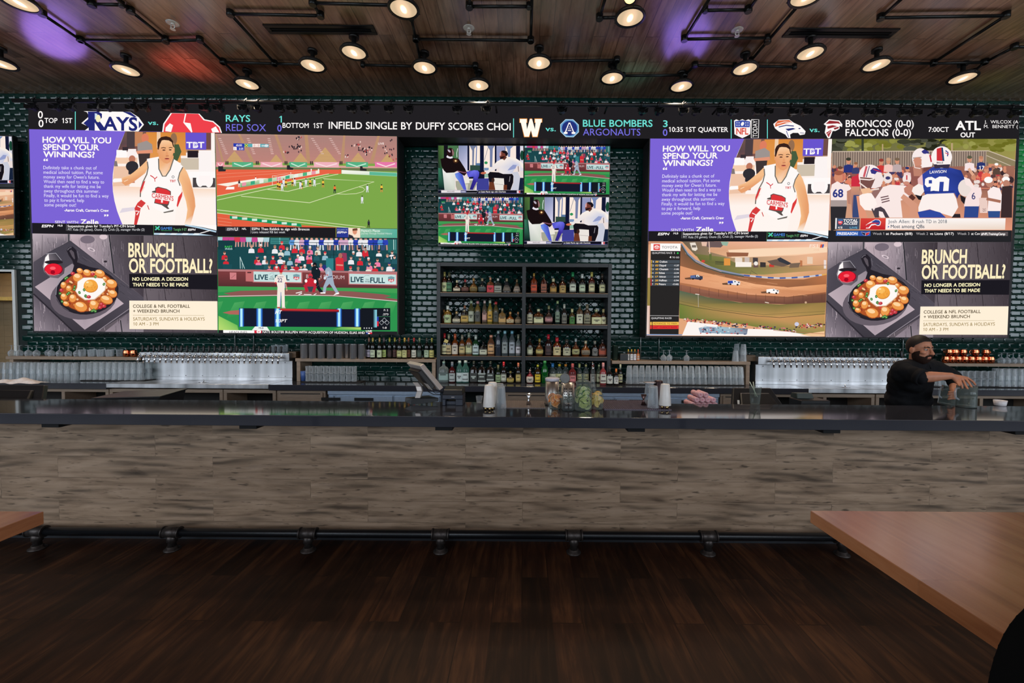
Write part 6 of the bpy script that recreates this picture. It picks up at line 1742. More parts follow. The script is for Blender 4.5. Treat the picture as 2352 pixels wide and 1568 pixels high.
# upturned tapered pint: rim on the shelf
PINT = MB().lathe([(0.0445, 0.0), (0.0435, 0.01), (0.038, 0.075), (0.031, 0.142), (0.029, 0.148), (0.0001, 0.148)], seg=12, cap=False, smooth=False).lathe([(0.0275, 0.138), (0.0001, 0.136)], seg=14, cap=False).mesh('pint_glass', CLEAR)
MUGG = MB().lathe([(0.0001, 0.0), (0.034, 0.0), (0.036, 0.01), (0.032, 0.05), (0.036, 0.1)], seg=14, cap=False).tube([(0.034, 0, 0.085), (0.06, 0, 0.08), (0.06, 0, 0.035), (0.034, 0, 0.025)], 0.006, 6).mesh('glass_mug', CLEAR)
TUMB = MB().lathe([(0.0001, 0.006), (0.033, 0.0), (0.036, 0.012), (0.041, 0.098)], seg=14, cap=False).mesh('tumbler', CLEAR)
WINE = MB().lathe([(0.032, 0.0), (0.04, 0.03), (0.036, 0.06), (0.012, 0.082), (0.005, 0.09), (0.005, 0.135), (0.012, 0.142), (0.036, 0.146), (0.0001, 0.148)], seg=16, cap=False).mesh('wine_glass', CLEAR)


def place(name, me, loc, label, cat, group, rz=0):
    o = link(name, me, None, loc, (0, 0, rz))
    return tag(o, label, cat, group)


rg = random.Random(3)


def pint_block(px0, px1, n, Y0, rows, where, short, skip=None):
    for rI in range(rows):
        for k in range(n):
            Y = Y0 + rI * 0.092
            x = PT(px0 + (px1 - px0) * (k + 0.5) / n, 860, Y0).x * (1 if rI == 0 else 1.0) + (0.0 if rI % 2 == 0 else 0.03)
            for lv in range(2):
                lab = 'clear pint glass %s, %s column %s, %s row, %s glass' % (where, nth(k + 1), 'from the left', ['front', 'back'][rI], ['bottom', 'top'][lv])
                place('pint_glass', PINT, (x + rg.uniform(-0.002, 0.002), Y, ZB + MAT_H + lv * 0.0925), lab, 'glass', 'stacked pint glasses ' + short)


MAT_H = 0.0005
pint_block(-8, 180, 12, 5.86, 2, 'left end', 'at the left end')
RUB = mat('black_rubber', (14, 14, 15), 0.7, bump=0.3, scale=300)
MAT_H = 0.012


def rubber_mat(pa, pb, Y0, Y1, lab):
    x0, x1 = PT(pa, 870, Y0).x, PT(pb, 870, Y0).x
    c = (x0 + x1) / 2
    o = MB().box(x0 - c, x1 - c, Y0 - 5.9, Y1 - 5.9, 0, 0.011).build('rubber_mat', RUB, None, (c, 5.9, ZB + 0.0005), bevel=0.002)
    tag(o, lab, 'mat', 'black rubber drying mats')


rubber_mat(184, 331, 5.83, 6.07, 'black rubber mat under the pint glasses left of the left taps')
pint_block(186, 330, 10, 5.88, 2, 'beside left taps', 'beside the left taps')
pint_block(1438, 1624, 13, 5.88, 2, 'right of bottles', 'right of the bottle cabinet')
rubber_mat(1436, 1712, 5.83, 6.07, 'black rubber mat under the pint glasses right of the bottle cabinet')
pint_block(1626, 1708, 6, 5.88, 2, 'beside wooden side panel', 'beside the wooden side panel')
pint_block(2290, 2380, 6, 5.88, 2, 'far right', 'at the far right')
pint_block(2146, 2192, 3, 5.88, 2, 'behind the bartender', 'behind the bartender')
rubber_mat(2144, 2400, 5.83, 6.07, 'black rubber mat at the right end behind the bartender')
for lv in range(2):
    for k in range(9):
        x = PT(708 + k * 13.2, 865, 5.9).x
        place('glass_mug', MUGG, (x, 5.9, ZB + 0.012 + lv * 0.105), 'clear glass mug left of the bottle cabinet, %s from left, %s tier' % (nth(k + 1), ['lower', 'upper'][lv]), 'mug', 'glass mugs under the middle left shelf', rz=pi / 2 + rg.uniform(-0.5, 0.5))
    for k in range(6):
        x = PT(2203 + k * 15, 865, 5.9).x
        place('glass_mug', MUGG, (x, 5.9, ZB + 0.012 + lv * 0.105), 'clear glass mug by the bartender\'s hand, %s from left, %s tier' % (nth(k + 1), ['lower', 'upper'][lv]), 'mug', 'glass mugs behind the bartender', rz=pi / 2 + rg.uniform(-0.5, 0.5))
rubber_mat(690, 828, 5.83, 6.02, 'black rubber mat under the glass mugs left of the cabinet')
for px in (972, 983):
    place('glass_mug', MUGG, (PT(px, 865, 5.95).x, 6.0, ZB + 0.0005), 'glass mug %s the register screen under the middle left shelf' % ('just left of' if px < 980 else 'half hidden behind'), 'mug', 'glass mugs beside the register', rz=0.4)
o = MB().lathe([(0.03, 0), (0.038, 0.13), (0.034, 0.132), (0.028, 0.01), (0.0001, 0.01)], seg=14).build('blue_tumbler', mat('blue_plastic', (66, 96, 160), 0.4), None, (PT(697, 860, 5.93).x, 5.93, ZB + 0.012))
tag(o, 'blue plastic tumbler left of the clear glass mugs', 'cup')
for i, px in enumerate((27, 45, 65, 84, 93, 118, 137, 157, 177)):
    place('wine_glass', WINE, (PT(px, 810, 6.02).x, 6.02 + (0.1 if i == 4 else 0), ZS + 0.0005), 'upturned wine glass on the left end shelf, %s from the left' % nth(i + 1), 'wine glass', 'upturned wine glasses on the left shelf')
for i, px in enumerate((1524, 1537, 1543, 1577)):
    place('wine_glass', WINE, (PT(px, 815, 6.02).x, 6.02 + (0.09 if i == 2 else 0), ZS + 0.0005), 'upturned wine glass on the shelf right of the sauce bottles, %s from left' % nth(i + 1), 'wine glass', 'upturned wine glasses on the right middle shelf')
for i, px in enumerate((2300, 2313, 2327, 2340, 2353)):
    place('wine_glass', WINE, (PT(px, 820, 6.02).x, 6.02, ZS + 0.0005), 'upturned wine glass right of the copper mugs, %s from the left' % nth(i + 1), 'wine glass', 'upturned wine glasses at the far right')
for i in range(8):
    place('tumbler', TUMB, (PT(191 + i * 10.2, 810, 6.0).x, 5.99 + (i % 2) * 0.09, ZS + 0.0005), 'clear tumbler on the left end shelf, %s from the left' % nth(i + 1), 'glass', 'tumblers on the left end shelf')
for i, px in enumerate((630, 642, 655)):
    place('tumbler', TUMB, (PT(px, 805, 6.2).x, 6.2, 1.3535), 'clear tumbler on top of the left tap header, %s from the left' % nth(i + 1), 'glass', 'tumblers on the left tap header')
for i, px in enumerate((1689, 1699, 1707)):
    for lv in range(2 if i else 1):
        place('pint_glass', PINT, (PT(px, 820, 6.0).x, 6.0 + (i % 2) * 0.09, ZS + 0.0005 + lv * 0.0925), 'pint glass at the right end of the middle right shelf, %s column, %s' % (nth(i + 1), ['bottom', 'top'][lv]), 'glass', 'pint glasses at the shelf end')


def copper_mug(loc, lab, grp, rz):
    global CMUG
    if CMUG is None:
        CMUG = thing('copper_mug', lab, 'mug', loc, rz, grp)
        MB().lathe([(0.026, 0.0), (0.036, 0.012), (0.043, 0.04), (0.041, 0.065), (0.036, 0.085), (0.038, 0.094), (0.035, 0.094), (0.033, 0.084), (0.03, 0.02), (0.0001, 0.014)], seg=18).build('body', COPPER, CMUG)
        MB().tube([(0.036, 0, 0.078), (0.058, 0, 0.08), (0.066, 0, 0.055), (0.055, 0, 0.03), (0.041, 0, 0.028)], 0.0045, 8).build('handle', COPPER, CMUG)
        return CMUG
    return dup(CMUG, loc, rz, lab, grp)


CMUG = None
for i, px in enumerate((291, 307)):
    copper_mug((PT(px, 815, 5.99).x, 5.99, ZS + 0.0005), 'shiny copper mug at the left shelf end, %s from the left' % nth(i + 1), 'copper mugs on the left shelf', 1.2 + i)
for i, px in enumerate((2172, 2186, 2201, 2216, 2231, 2247, 2261, 2276)):
    copper_mug((PT(px, 820, 5.99).x, 5.99, ZS + 0.0005), 'copper mug in the bottom row at the right end, %s from the left' % nth(i + 1), 'copper mugs on the right shelf', rg.uniform(0, 6))
for i, px in enumerate((2179, 2193, 2212, 2240, 2264)):
    copper_mug((PT(px, 810, 6.01).x, 6.01, ZS + 0.096), 'copper mug stacked on the bottom row at the right end, %s from left' % nth(i + 1), 'copper mugs on the right shelf', rg.uniform(0, 6))
for i, (px, Y) in enumerate([(699.5, 5.99), (719, 5.99), (739, 5.99), (760, 5.99), (780.5, 5.99), (797, 6.08), (812.5, 5.99), (832, 5.99)]):
    o = MB().lathe([(0.052, 0), (0.054, 0.004), (0.055, 0.196), (0.057, 0.2), (0.053, 0.2), (0.051, 0.01), (0.0001, 0.008)], seg=24).build('steel_pitcher', STEEL, None, (PT(px, 805, Y).x, Y, ZS + 0.0005))
    tag(o, 'brushed steel cylinder pitcher on the shelf left of the bottles, %s from the left' % nth(i + 1), 'pitcher', 'steel cylinder pitchers')
o = MB().box(-0.065, 0.065, -0.06, 0.06, 0, 0.09).box(-0.06, 0.06, -0.055, 0.055, 0.0905, 0.095).build('black_box', BLACKPL, None, (PT(1436, 820, 5.97).x - 0.004, 6.03, ZS + 0.0005), bevel=0.003)
tag(o, 'small black box beside the sauce bottles on the right shelf', 'box')
o = MB().lathe([(0.036, 0), (0.04, 0.005), (0.042, 0.2), (0.045, 0.205), (0.04, 0.205), (0.038, 0.02), (0.0001, 0.02)], seg=18).build('shaker_tin', mat('dark_green_metal', (58, 76, 66), 0.3, 0.6), None, (PT(1414, 820, 5.99).x, 6.03, ZS + 0.0005))
tag(o, 'tall dark shaker tin standing against the right post of the bottle cabinet', 'shaker')
# conduits on the tiles
for px, pyt, where in [(540, 768, 'left of the pair over the left taps'), (583, 768, 'right of the pair over the left taps'), (1471, 776, 'right beside the sauce bottles'), (1513, 776, 'left of the upturned wine glasses'), (2073, 776, 'above the bartender\'s shoulder')]:
    a, b = PT(px, pyt - 30, 6.28), PT(px, 826 if px > 1000 else 812, 6.28)
    o = MB().cyl((0, 0, 0), (0, 0, a.z - b.z), 0.007, seg=8).build('wall_conduit', mat('grey_conduit', (150, 156, 154), 0.35, 0.7), None, b)
    tag(o, 'thin grey vertical pipe on the green tiles, ' + where, 'pipe', 'thin pipes on the tiles')
# ------------------------------------------------------------------ bottles: photo columns / rows of the crop they were read in
LABM = {}


def label_mat(c):
    k = tuple(c)
    if k not in LABM:
        LABM[k] = mat('paper_label_%d_%d_%d' % k, c, 0.6, var=0.04)
    return LABM[k]


def cap_mat(c):
    return mat('cap_%d_%d_%d' % tuple(c), c, 0.35, 0.2, var=0.05)


def body_mat(c, clear):
    return glass('bottle_%d_%d_%d_%d' % (*c, clear), c, 0.25 if clear else 0.8, 0.05, 0.8 if clear else 0.97, tint=tuple(min(255, v + 60) for v in c) if clear else tuple(min(255, int(v * 1.5) + 30) for v in c))


def bottle(loc, h, wd, body, cap, lab, form, label, group, clear=0, lb=(0.1, 0.5), ink=None, tagged=False, pour=False):
    """form: w wine, s spirit, r round decanter, q square, t tall slim, p triangular"""
    R_ = wd / 2
    body = tuple(int(v * 0.8) for v in body)
    sd_ = int(loc[0] * 9973 + h * 7919)
    if form == 'w':
        prof = [(0.8, 0), (1, 0.02), (1, 0.58), (0.9, 0.66), (0.42, 0.76), (0.36, 0.80), (0.36, 0.86)]; nk = 0.36
    elif form == 'r':
        prof = [(0.6, 0), (0.85, 0.06), (1, 0.25), (0.94, 0.42), (0.6, 0.56), (0.3, 0.64), (0.24, 0.72), (0.24, 0.8)]; nk = 0.26
    elif form == 'p':
        prof = [(0.9, 0), (1, 0.04), (0.92, 0.2), (0.6, 0.5), (0.26, 0.72), (0.2, 0.8)]; nk = 0.22
    elif form == 'q':
        prof = [(0.92, 0), (1, 0.03), (1, 0.6), (0.8, 0.67), (0.32, 0.74), (0.28, 0.8), (0.28, 0.84)]; nk = 0.3
    elif form == 't':
        prof = [(0.9, 0), (1, 0.02), (0.98, 0.6), (0.8, 0.7), (0.46, 0.8), (0.42, 0.88)]; nk = 0.44
    else:
        prof = [(0.88, 0), (1, 0.025), (1, 0.56), (0.9, 0.63), (0.45, 0.72), (0.36, 0.77), (0.36, 0.84)]; nk = 0.38
    pw = 5.0 if form == 'q' else 2.0
    k = 1.0
    seg = 20 if form == 'q' else 14
    r = thing('bottle', label, 'bottle', loc, 0, group)
    MB().lathe([(a * R_ * k, b * h) for a, b in prof], seg=seg, power=pw, sy=0.8 if form in 'qp' else 1).build('body', body_mat(body, clear), r)
    zt = prof[-1][1] * h
    if pour:
        MB().lathe([(nk * R_, zt - 0.004), (nk * R_ * 1.05, zt + 0.1 * h)], seg=10).build('cap', cap_mat(cap), r)
        MB().cyl((0, 0, zt + 0.1 * h), (nk * R_ * 0.6, -0.004, h * 1.03), 0.005, 0.003, seg=6).build('pourer', CHROME, r)
    else:
        z0 = zt - (0.06 * h if form in 'ws' else 0.0)
        MB().lathe([(nk * R_ * 1.06, z0), (nk * R_ * 1.12, z0 + 0.3 * (h - z0)), (nk * R_ * 1.08, h)], seg=10).build('cap', cap_mat(cap), r)
    if lab:
        za, zb = lb[0] * h, lb[1] * h
        n = 9
        vs, fs = [], []

        def rad(z):
            t = z / h
            for (a0, b0), (a1, b1) in zip(prof[:-1], prof[1:]):
                if b0 <= t <= b1:
                    return (a0 + (a1 - a0) * (t - b0) / (b1 - b0)) * R_ * k
            return R_ * k
        rows = [za + (zb - za) * j / 6 for j in range(7)]
        for z in rows:
            for i in range(n):
                a = -pi / 2 + (i / (n - 1) - 0.5) * 2.2
                ca, sa = cos(a), sin(a)
                q = 1.0 if pw == 2 else 1.0 / (abs(ca) ** pw + abs(sa) ** pw) ** (1.0 / pw)
                rr = (rad(z) + 0.0012) * q
                vs.append((rr * ca, rr * sa * (0.8 if form in 'qp' else 1), z))
        mi = []
        m = MB()
        for j in range(6):
            for i in range(n - 1):
                band = ink is not None and ((j == 3 + sd_ % 2 and 2 <= i <= 5) or (j == 1 and sd_ % 3 == 0 and 1 <= i <= 6) or (sd_ % 3 == 1 and j == 2 and 3 <= i <= 4) or (sd_ % 3 == 2 and j in (0, 5)))
                m.add([vs[j * n + i], vs[j * n + i + 1], vs[(j + 1) * n + i + 1], vs[(j + 1) * n + i]], [(0, 1, 2, 3)], True, 1 if band else 0)
        m.build('paper_label', [label_mat(lab), label_mat(ink or lab)], r)
    if tagged:
        MB().prism([(-0.005, -R_ - 0.006, 0.62 * h), (0.045, -R_ - 0.008, 0.56 * h), (0.065, -R_ - 0.008, 0.68 * h), (0.015, -R_ - 0.006, 0.76 * h)], (0, 0.001, 0)).build('hang_tag', label_mat((220, 200, 120)), r)
    return r


AMB, BRN, DRK, GRN = (84, 38, 14), (52, 25, 13), (20, 15, 13), (20, 60, 34)
CLR, PAL = (150, 165, 160), (190, 206, 206)
CRM, TAN, WHI, IV = (206, 200, 158), (178, 142, 74), (214, 220, 212), (196, 206, 168)
K = (44, 40, 38)
SP = 5.058
ROWS = {
    ('top', 'left'): (465, [(185, 220, 62, AMB, (170, 160, 90), (196, 204, 156), 's', 'amber'), (262, 225, 66, DRK, (90, 90, 60), (70, 122, 86), 's', 'dark green-labelled'), (352, 315, 86, BRN, CRM, (216, 206, 180), 'r', 'round brown'), (448, 305, 88, DRK, (176, 70, 72), (110, 70, 60), 'r', 'round dark red-capped'), (545, 290, 92, (110, 70, 20), (180, 140, 84), (130, 110, 60), 'r', 'round golden'), (645, 290, 92, (40, 46, 46), (160, 150, 116), (80, 96, 96), 'r', 'round grey'), (740, 280, 76, (120, 70, 40), (206, 150, 116), (196, 58, 70), 'q', 'square red-labelled'), (828, 290, 80, (60, 64, 60), WHI, (150, 156, 146), 'q', 'square white-capped'), (930, 290, 104, (50, 54, 60), (150, 140, 110), (90, 86, 80), 'p', 'triangular grey'), (1048, 300, 92, (96, 74, 50), (130, 110, 80), (140, 130, 120), 'p', 'triangular amber')]),
    ('top', 'right'): (468, [(1245, 230, 66, (150, 66, 30), (190, 150, 70), (196, 78, 44), 'q', 'square red-brown'), (1360, 240, 62, (90, 46, 34), (90, 110, 80), (150, 92, 70), 'q', 'square copper'), (1470, 290, 76, AMB, CRM, TAN, 's', 'amber tan-labelled'), (1578, 275, 76, AMB, (50, 44, 36), (176, 150, 90), 's', 'amber dark-capped'), (1695, 215, 76, BRN, (40, 140, 82), (204, 214, 196), 's', 'green-capped'), (1805, 235, 72, DRK, WHI, (190, 210, 180), 's', 'white-capped dark'), (1915, 212, 70, (96, 36, 24), (190, 180, 96), (206, 204, 160), 's', 'gold-capped'), (2037, 230, 70, DRK, (70, 60, 50), (204, 206, 160), 's', 'cream-labelled dark')]),
    ('second', 'left'): (838, [(178, 670, 52, (84, 52, 18), (120, 84, 40), None, 's', 'small amber'), (245, 625, 84, (150, 110, 30), WHI, (180, 200, 150), 's', 'pale-labelled golden'), (347, 690, 92, (120, 124, 120), (190, 160, 110), (208, 204, 180), 'r', 'round clear'), (442, 620, 80, DRK, (150, 100, 70), (190, 160, 80), 'q', 'dark gold-labelled'), (517, 565, 66, (150, 146, 90), (170, 190, 160), (170, 180, 160), 't', 'tall pale yellow'), (592, 568, 66, (150, 126, 60), (206, 140, 140), (80, 84, 80), 't', 'tall pink-capped'), (672, 562, 54, (170, 150, 120), (214, 190, 180), (200, 160, 150), 't', 'slim pink-labelled'), (735, 560, 58, (170, 150, 60), (190, 200, 170), (204, 164, 70), 't', 'slim yellow'), (803, 575, 64, (110, 96, 50), (200, 60, 60), (70, 76, 70), 't', 'red-capped'), (878, 650, 78, (150, 120, 70), (150, 140, 110), (196, 160, 100), 'q', 'square tan-labelled'), (970, 690, 92, (150, 80, 24), (200, 150, 90), (206, 190, 150), 'r', 'round orange'), (1062, 690, 76, (150, 140, 120), (180, 130, 90), (150, 130, 100), 'r', 'round clear brown-capped')]),
    ('second', 'right'): (843, [(1197, 600, 70, BRN, (60, 44, 40), (190, 186, 156), 's', 'dark-necked brown'), (1298, 660, 104, (96, 54, 24), (206, 210, 170), (212, 216, 170), 'q', 'wide square cream-labelled'), (1417, 620, 92, (60, 40, 36), (130, 130, 90), (190, 140, 140), 'r', 'round pink-labelled'), (1518, 565, 54, (40, 60, 56), (170, 190, 130), (130, 150, 130), 't', 'slim dark'), (1597, 600, 60, (50, 44, 40), (206, 206, 190), (120, 120, 110), 's', 'small grey-labelled'), (1688, 655, 64, (90, 70, 30), (206, 206, 150), (70, 126, 60), 's', 'green-labelled'), (1775, 590, 68, (120, 90, 60), (170, 180, 160), (210, 212, 186), 'q', 'clear white-labelled'), (1862, 600, 80, (90, 70, 54), (130, 120, 96), (140, 140, 116), 's', 'grey-labelled'), (1968, 660, 104, (96, 54, 24), (170, 180, 140), (212, 216, 170), 'q', 'second wide square'), (2065, 655, 66, (70, 40, 26), (180, 170, 120), (206, 204, 166), 's', 'cream-labelled')]),
    ('third', 'left'): (1205, [(180, 945, 64, DRK, (186, 40, 44), (206, 204, 160), 's', 'red-capped black tagged'), (257, 955, 64, (40, 30, 20), (150, 150, 120), (196, 176, 130), 's', 'dark low-labelled'), (330, 950, 70, (150, 76, 24), (206, 100, 60), (214, 206, 190), 's', 'orange-capped amber'), (412, 960, 68, (130, 70, 24), (150, 140, 120), (204, 186, 130), 's', 'amber round-marked'), (490, 935, 74, (150, 84, 40), (140, 150, 130), (200, 206, 160), 's', 'amber wide-labelled'), (570, 960, 74, (30, 90, 50), (190, 200, 190), (190, 210, 210), 's', 'green'), (658, 1040, 80, (30, 30, 28), (20, 20, 20), (206, 210, 186), 'q', 'squat black'), (747, 960, 78, (190, 130, 96), (230, 160, 130), (214, 170, 120), 't', 'peach'), (830, 910, 64, (70, 80, 96), (160, 180, 180), None, 't', 'tall clear blue-grey'), (907, 910, 68, (150, 166, 170), (150, 200, 210), (150, 160, 160), 't', 'frosted pale blue'), (990, 910, 68, (150, 166, 172), (120, 176, 196), (170, 180, 190), 't', 'frosted blue-necked'), (1064, 950, 60, PAL, (150, 150, 130), (206, 206, 214), 's', 'clear white-labelled')]),
    ('third', 'right'): (1212, [(1198, 990, 68, (50, 30, 20), (40, 34, 30), (206, 210, 176), 's', 'dark ivory-labelled'), (1310, 1005, 88, (130, 76, 30), (150, 130, 60), (196, 180, 110), 'r', 'round golden'), (1412, 955, 76, (50, 20, 18), (200, 34, 50), (70, 50, 50), 's', 'red-necked dark'), (1512, 990, 90, (130, 56, 20), (196, 40, 50), (214, 200, 150), 's', 'red wax amber'), (1625, 1010, 90, (60, 34, 20), (60, 56, 50), (190, 190, 160), 's', 'broad brown'), (1730, 1000, 90, (110, 56, 20), (170, 180, 180), (170, 170, 120), 'r', 'round amber'), (1845, 1025, 104, (150, 80, 30), (190, 180, 150), (140, 130, 110), 'r', 'wide round amber'), (1952, 1025, 68, DRK, (130, 130, 120), (120, 120, 116), 's', 'black white-marked'), (2055, 1005, 80, (70, 28, 16), (60, 60, 60), (176, 84, 60), 'q', 'dark orange-labelled')]),
}
ZROW = {'top': SHZ[0], 'second': SHZ[1], 'third': SHZ[2]}
for (sh, side), (base, items) in ROWS.items():
    Yb = 6.04
    for i, (x, top, wd, body, cap, lab, form, desc) in enumerate(items):
        p = PT(980 + x / SP, 580 + base / SP, Yb)
        s_ = Yb / F / SP
        R0 = wd * s_ * 0.53 + 0.001
        lo_, hi_ = (cx0 + 0.05, cc + xm - 0.026) if side == 'left' else (cc + xm + 0.026, cx1 - 0.05)
        p.x = min(max(p.x, lo_ + R0), hi_ - R0)
        bottle((p.x, Yb, ZROW[sh] + 0.0005), (base - top) * s_, wd * s_ * 1.06, body, cap, lab, form, '%s bottle, %s from the left on the %s shelf, %s half of cabinet' % (desc, nth(i + 1), sh, side), 'bottles in the cabinet',
               clear=1 if min(body) > 85 else 0, lb=(0.08, 0.5) if form in 'sq' else (0.14, 0.42) if form == 'r' else (0.12, 0.55), ink=tuple(int(v * 0.55) for v in lab) if lab else None, tagged=(sh == 'third' and side == 'left' and i == 0))
CNT = [('left', 5.86, [(182, 1245, 106, PAL, (140, 170, 160), (150, 176, 172), 'q', 'square clear', 1510, True), (282, 1260, 74, (90, 20, 24), (120, 130, 140), (180, 190, 190), 's', 'dark red', 1505, False), (370, 1240, 76, (120, 190, 176), (190, 206, 196), (200, 214, 214), 't', 'pale teal', 1500, False), (440, 1245, 82, (120, 190, 176), (190, 206, 196), (200, 214, 214), 't', 'second pale teal', 1508, False), (537, 1250, 86, (30, 22, 18), (60, 64, 54), (56, 60, 58), 'q', 'black-labelled square', 1505, False), (633, 1250, 86, (30, 22, 18), (60, 64, 54), (56, 60, 58), 'q', 'second black-labelled square', 1505, False), (733, 1250, 86, (30, 22, 18), (60, 64, 54), (56, 60, 58), 'q', 'third black-labelled square', 1505, False), (825, 1285, 62, (30, 44, 26), (120, 116, 80), (150, 176, 130), 's', 'dark green tagged', 1498, False), (890, 1250, 64, (30, 20, 18), (206, 40, 50), (200, 206, 190), 's', 'red-capped dark', 1500, False), (970, 1365, 88, (30, 20, 16), (120, 110, 60), (190, 170, 90), 'r', 'squat round dark', 1505, False), (1062, 1260, 58, (30, 22, 18), (206, 120, 90), (206, 186, 110), 's', 'orange-capped slim', 1500, False)]),
       ('right', 5.86, [(1200, 1330, 88, (150, 30, 44), (170, 150, 140), (214, 206, 190), 'r', 'red-ribboned squat', 1505, True), (1292, 1270, 66, (60, 40, 14), (190, 190, 60), (230, 200, 50), 's', 'yellow-labelled', 1500, True), (1375, 1235, 78, (14, 116, 44), (60, 150, 80), None, 't', 'bright green', 1500, False), (1467, 1262, 84, CLR, (60, 130, 190), (206, 206, 180), 's', 'blue-capped clear', 1490, False), (1548, 1260, 80, CLR, (236, 196, 50), (206, 206, 150), 's', 'yellow-capped clear', 1490, True), (1622, 1260, 78, CLR, (236, 150, 60), (206, 196, 150), 's', 'orange-capped clear', 1490, True), (1703, 1265, 80, (196, 80, 84), (190, 90, 90), (214, 130, 130), 's', 'pink', 1500, False), (1783, 1265, 62, CLR, (200, 200, 130), (190, 196, 150), 's', 'pale-capped clear', 1490, False), (1860, 1262, 66, CLR, (206, 196, 130), (176, 176, 130), 's', 'clear tan-capped', 1490, True), (1944, 1262, 66, (130, 110, 110), (206, 90, 90), (200, 190, 180), 's', 'red-spouted', 1490, True), (2014, 1262, 58, (150, 160, 130), (190, 206, 150), (200, 206, 170), 's', 'slim clear', 1490, True)])]
for side, Yb, items in CNT:
    for i, (x, top, wd, body, cap, lab, form, desc, base, pour) in enumerate(items):
        Y_ = Yb + (0.1 if base == 1490 else 0)
        p = PT(980 + x / SP, 580 + base / SP, Y_)
        s_ = Y_ / F / SP
        bottle((p.x, Y_ + 0.1, ZB + 0.0005), (base - top) * s_, wd * s_ * 1.06, body, cap, lab, form, '%s bottle, %s from the left on the counter, %s half of cabinet' % (desc, nth(i + 1), side), 'bottles on the back counter', clear=1 if min(body) > 75 else 0, lb=(0.06, 0.46), ink=tuple(int(v * 0.6) if sum(v2 for v2 in lab) > 240 else min(255, v * 3) for v in lab) if lab else None, pour=pour, tagged=False)
for px, Y_, hgt, wd, body, cap, lab, desc in [(1385, 5.80, 0.30, 0.085, (196, 84, 88), (214, 150, 150), (220, 220, 206), 'tall pink bottle in front of the right cabinet post'), (1400, 5.80, 0.25, 0.085, (40, 30, 28), (60, 60, 60), (214, 216, 206), 'dark white-labelled bottle right of the pink bottle'), (1415, 5.80, 0.22, 0.066, (40, 26, 22), (226, 120, 50), (220, 220, 214), 'short orange-capped bottle outside the cabinet at its right'), (1424.5, 5.92, 0.27, 0.06, (30, 26, 22), (190, 196, 170), (204, 206, 160), 'slim cream-labelled bottle beside the right pint glasses')]:
    bottle((PT(px, 870, Y_).x, Y_, ZB + 0.0005), hgt, wd, body, cap, lab, 's', desc, 'bottles on the back counter', lb=(0.1, 0.5), ink=(120, 110, 110))
# wine on the shelf left of the cabinet
for i, (px, capc, lab, dY) in enumerate([(848, (170, 120, 100), (214, 206, 226), 0), (856.5, (196, 170, 80), (206, 220, 190), -0.07), (872, (190, 150, 90), (206, 220, 180), -0.07), (882, (130, 110, 110), (200, 224, 130), 0), (895, (206, 190, 70), (70, 50, 46), 0), (907, (206, 190, 70), (96, 60, 54), 0.03), (917.5, (110, 70, 50), (206, 206, 140), -0.05), (929.5, (180, 150, 60), (206, 206, 140), -0.05), (938.5, (150, 90, 60), (130, 80, 60), 0.04), (951, (170, 50, 50), (214, 216, 200), 0), (963.5, (120, 130, 100), (76, 96, 86), 0), (980, (60, 60, 56), (176, 200, 170), 0), (992, (150, 150, 70), (206, 200, 120), 0)]):
    Y_ = 6.05 + dY
    bottle((PT(px, 815, Y_).x, Y_, ZS + 0.0005), 0.29, 0.064 if lab[0] < 150 else 0.07, (18, 20, 16), capc, lab, 'w', 'dark wine bottle on the shelf left of the cabinet, %s from the left' % nth(i + 1), 'wine bottles on the middle left shelf', lb=(0.08, 0.42), ink=tuple(int(v * 0.7) for v in lab))
for i, (px, capc, lab) in enumerate([(1443, (206, 170, 60), (226, 224, 220)), (1450.5, (206, 170, 60), (226, 224, 226)), (1458, (200, 150, 60), (226, 224, 230)), (1465.5, (210, 80, 60), (216, 140, 90))]):
    bottle((PT(px, 820, 5.99).x, 5.99, ZS + 0.0005), 0.155, 0.04, (110, 60, 30) if i < 3 else (206, 110, 60), capc, lab, 's', 'small sauce bottle beside the black box, %s from the left' % nth(i + 1), 'small sauce bottles', lb=(0.05, 0.6), ink=(190, 190, 190))
# ------------------------------------------------------------------ front bar
ZT = 1.095
YF0 = PZ(1203, 957.5, ZT).y        # front edge of the top
YF1 = PZ(1203, 924, ZT).y          # back edge
XB0, XB1 = -5.6, 5.6
YP0 = 3.42                          # face of the plank front
bar = thing('bar_counter', 'long front bar with dark stone top and bleached plank front across the room', 'bar counter', (0, YF0, 0))
MB().box(XB0, XB1, 0, YF1 - YF0, ZT - 0.078, ZT).build('stone_top', STONE, bar, bevel=0.004, bseg=2)
MB().box(XB0, XB1, YP0 - YF0, YP0 + 0.1 - YF0, 0.115, ZT - 0.079).build('plank_front', FRONTW, bar)
MB().box(XB0, XB1, YP0 + 0.05 - YF0, YP0 + 0.1 - YF0, 0.0, 0.114).build('toe_kick', mat('toe_kick_paint', (24, 27, 33), 0.5), bar)
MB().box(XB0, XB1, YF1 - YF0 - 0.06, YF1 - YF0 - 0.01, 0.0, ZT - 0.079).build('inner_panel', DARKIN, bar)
MB().box(XB0, 3.02, YF1 - YF0 - 0.0095, YF1 - YF0 + 0.5, 0.80, 0.84).build('inner_worktop', STEEL, bar)
for s in (XB0 + 0.02, -2.0, 1.6, 2.97):
    MB().box(s, s + 0.04, YF1 - YF0 + 0.0, YF1 - YF0 + 0.46, 0.0, 0.799).build('worktop_leg', BLACK, bar)
for px in (118, 571, 1020, 1461, 1909, 2349):
    p = PT(px, 978, YF0 + 0.03)
    MB().box(p.x - 0.062, p.x + 0.062, 0.02, YP0 - YF0 - 0.001, ZT - 0.105, ZT - 0.0785).build('steel_bracket', MATTE, bar, bevel=0.002)

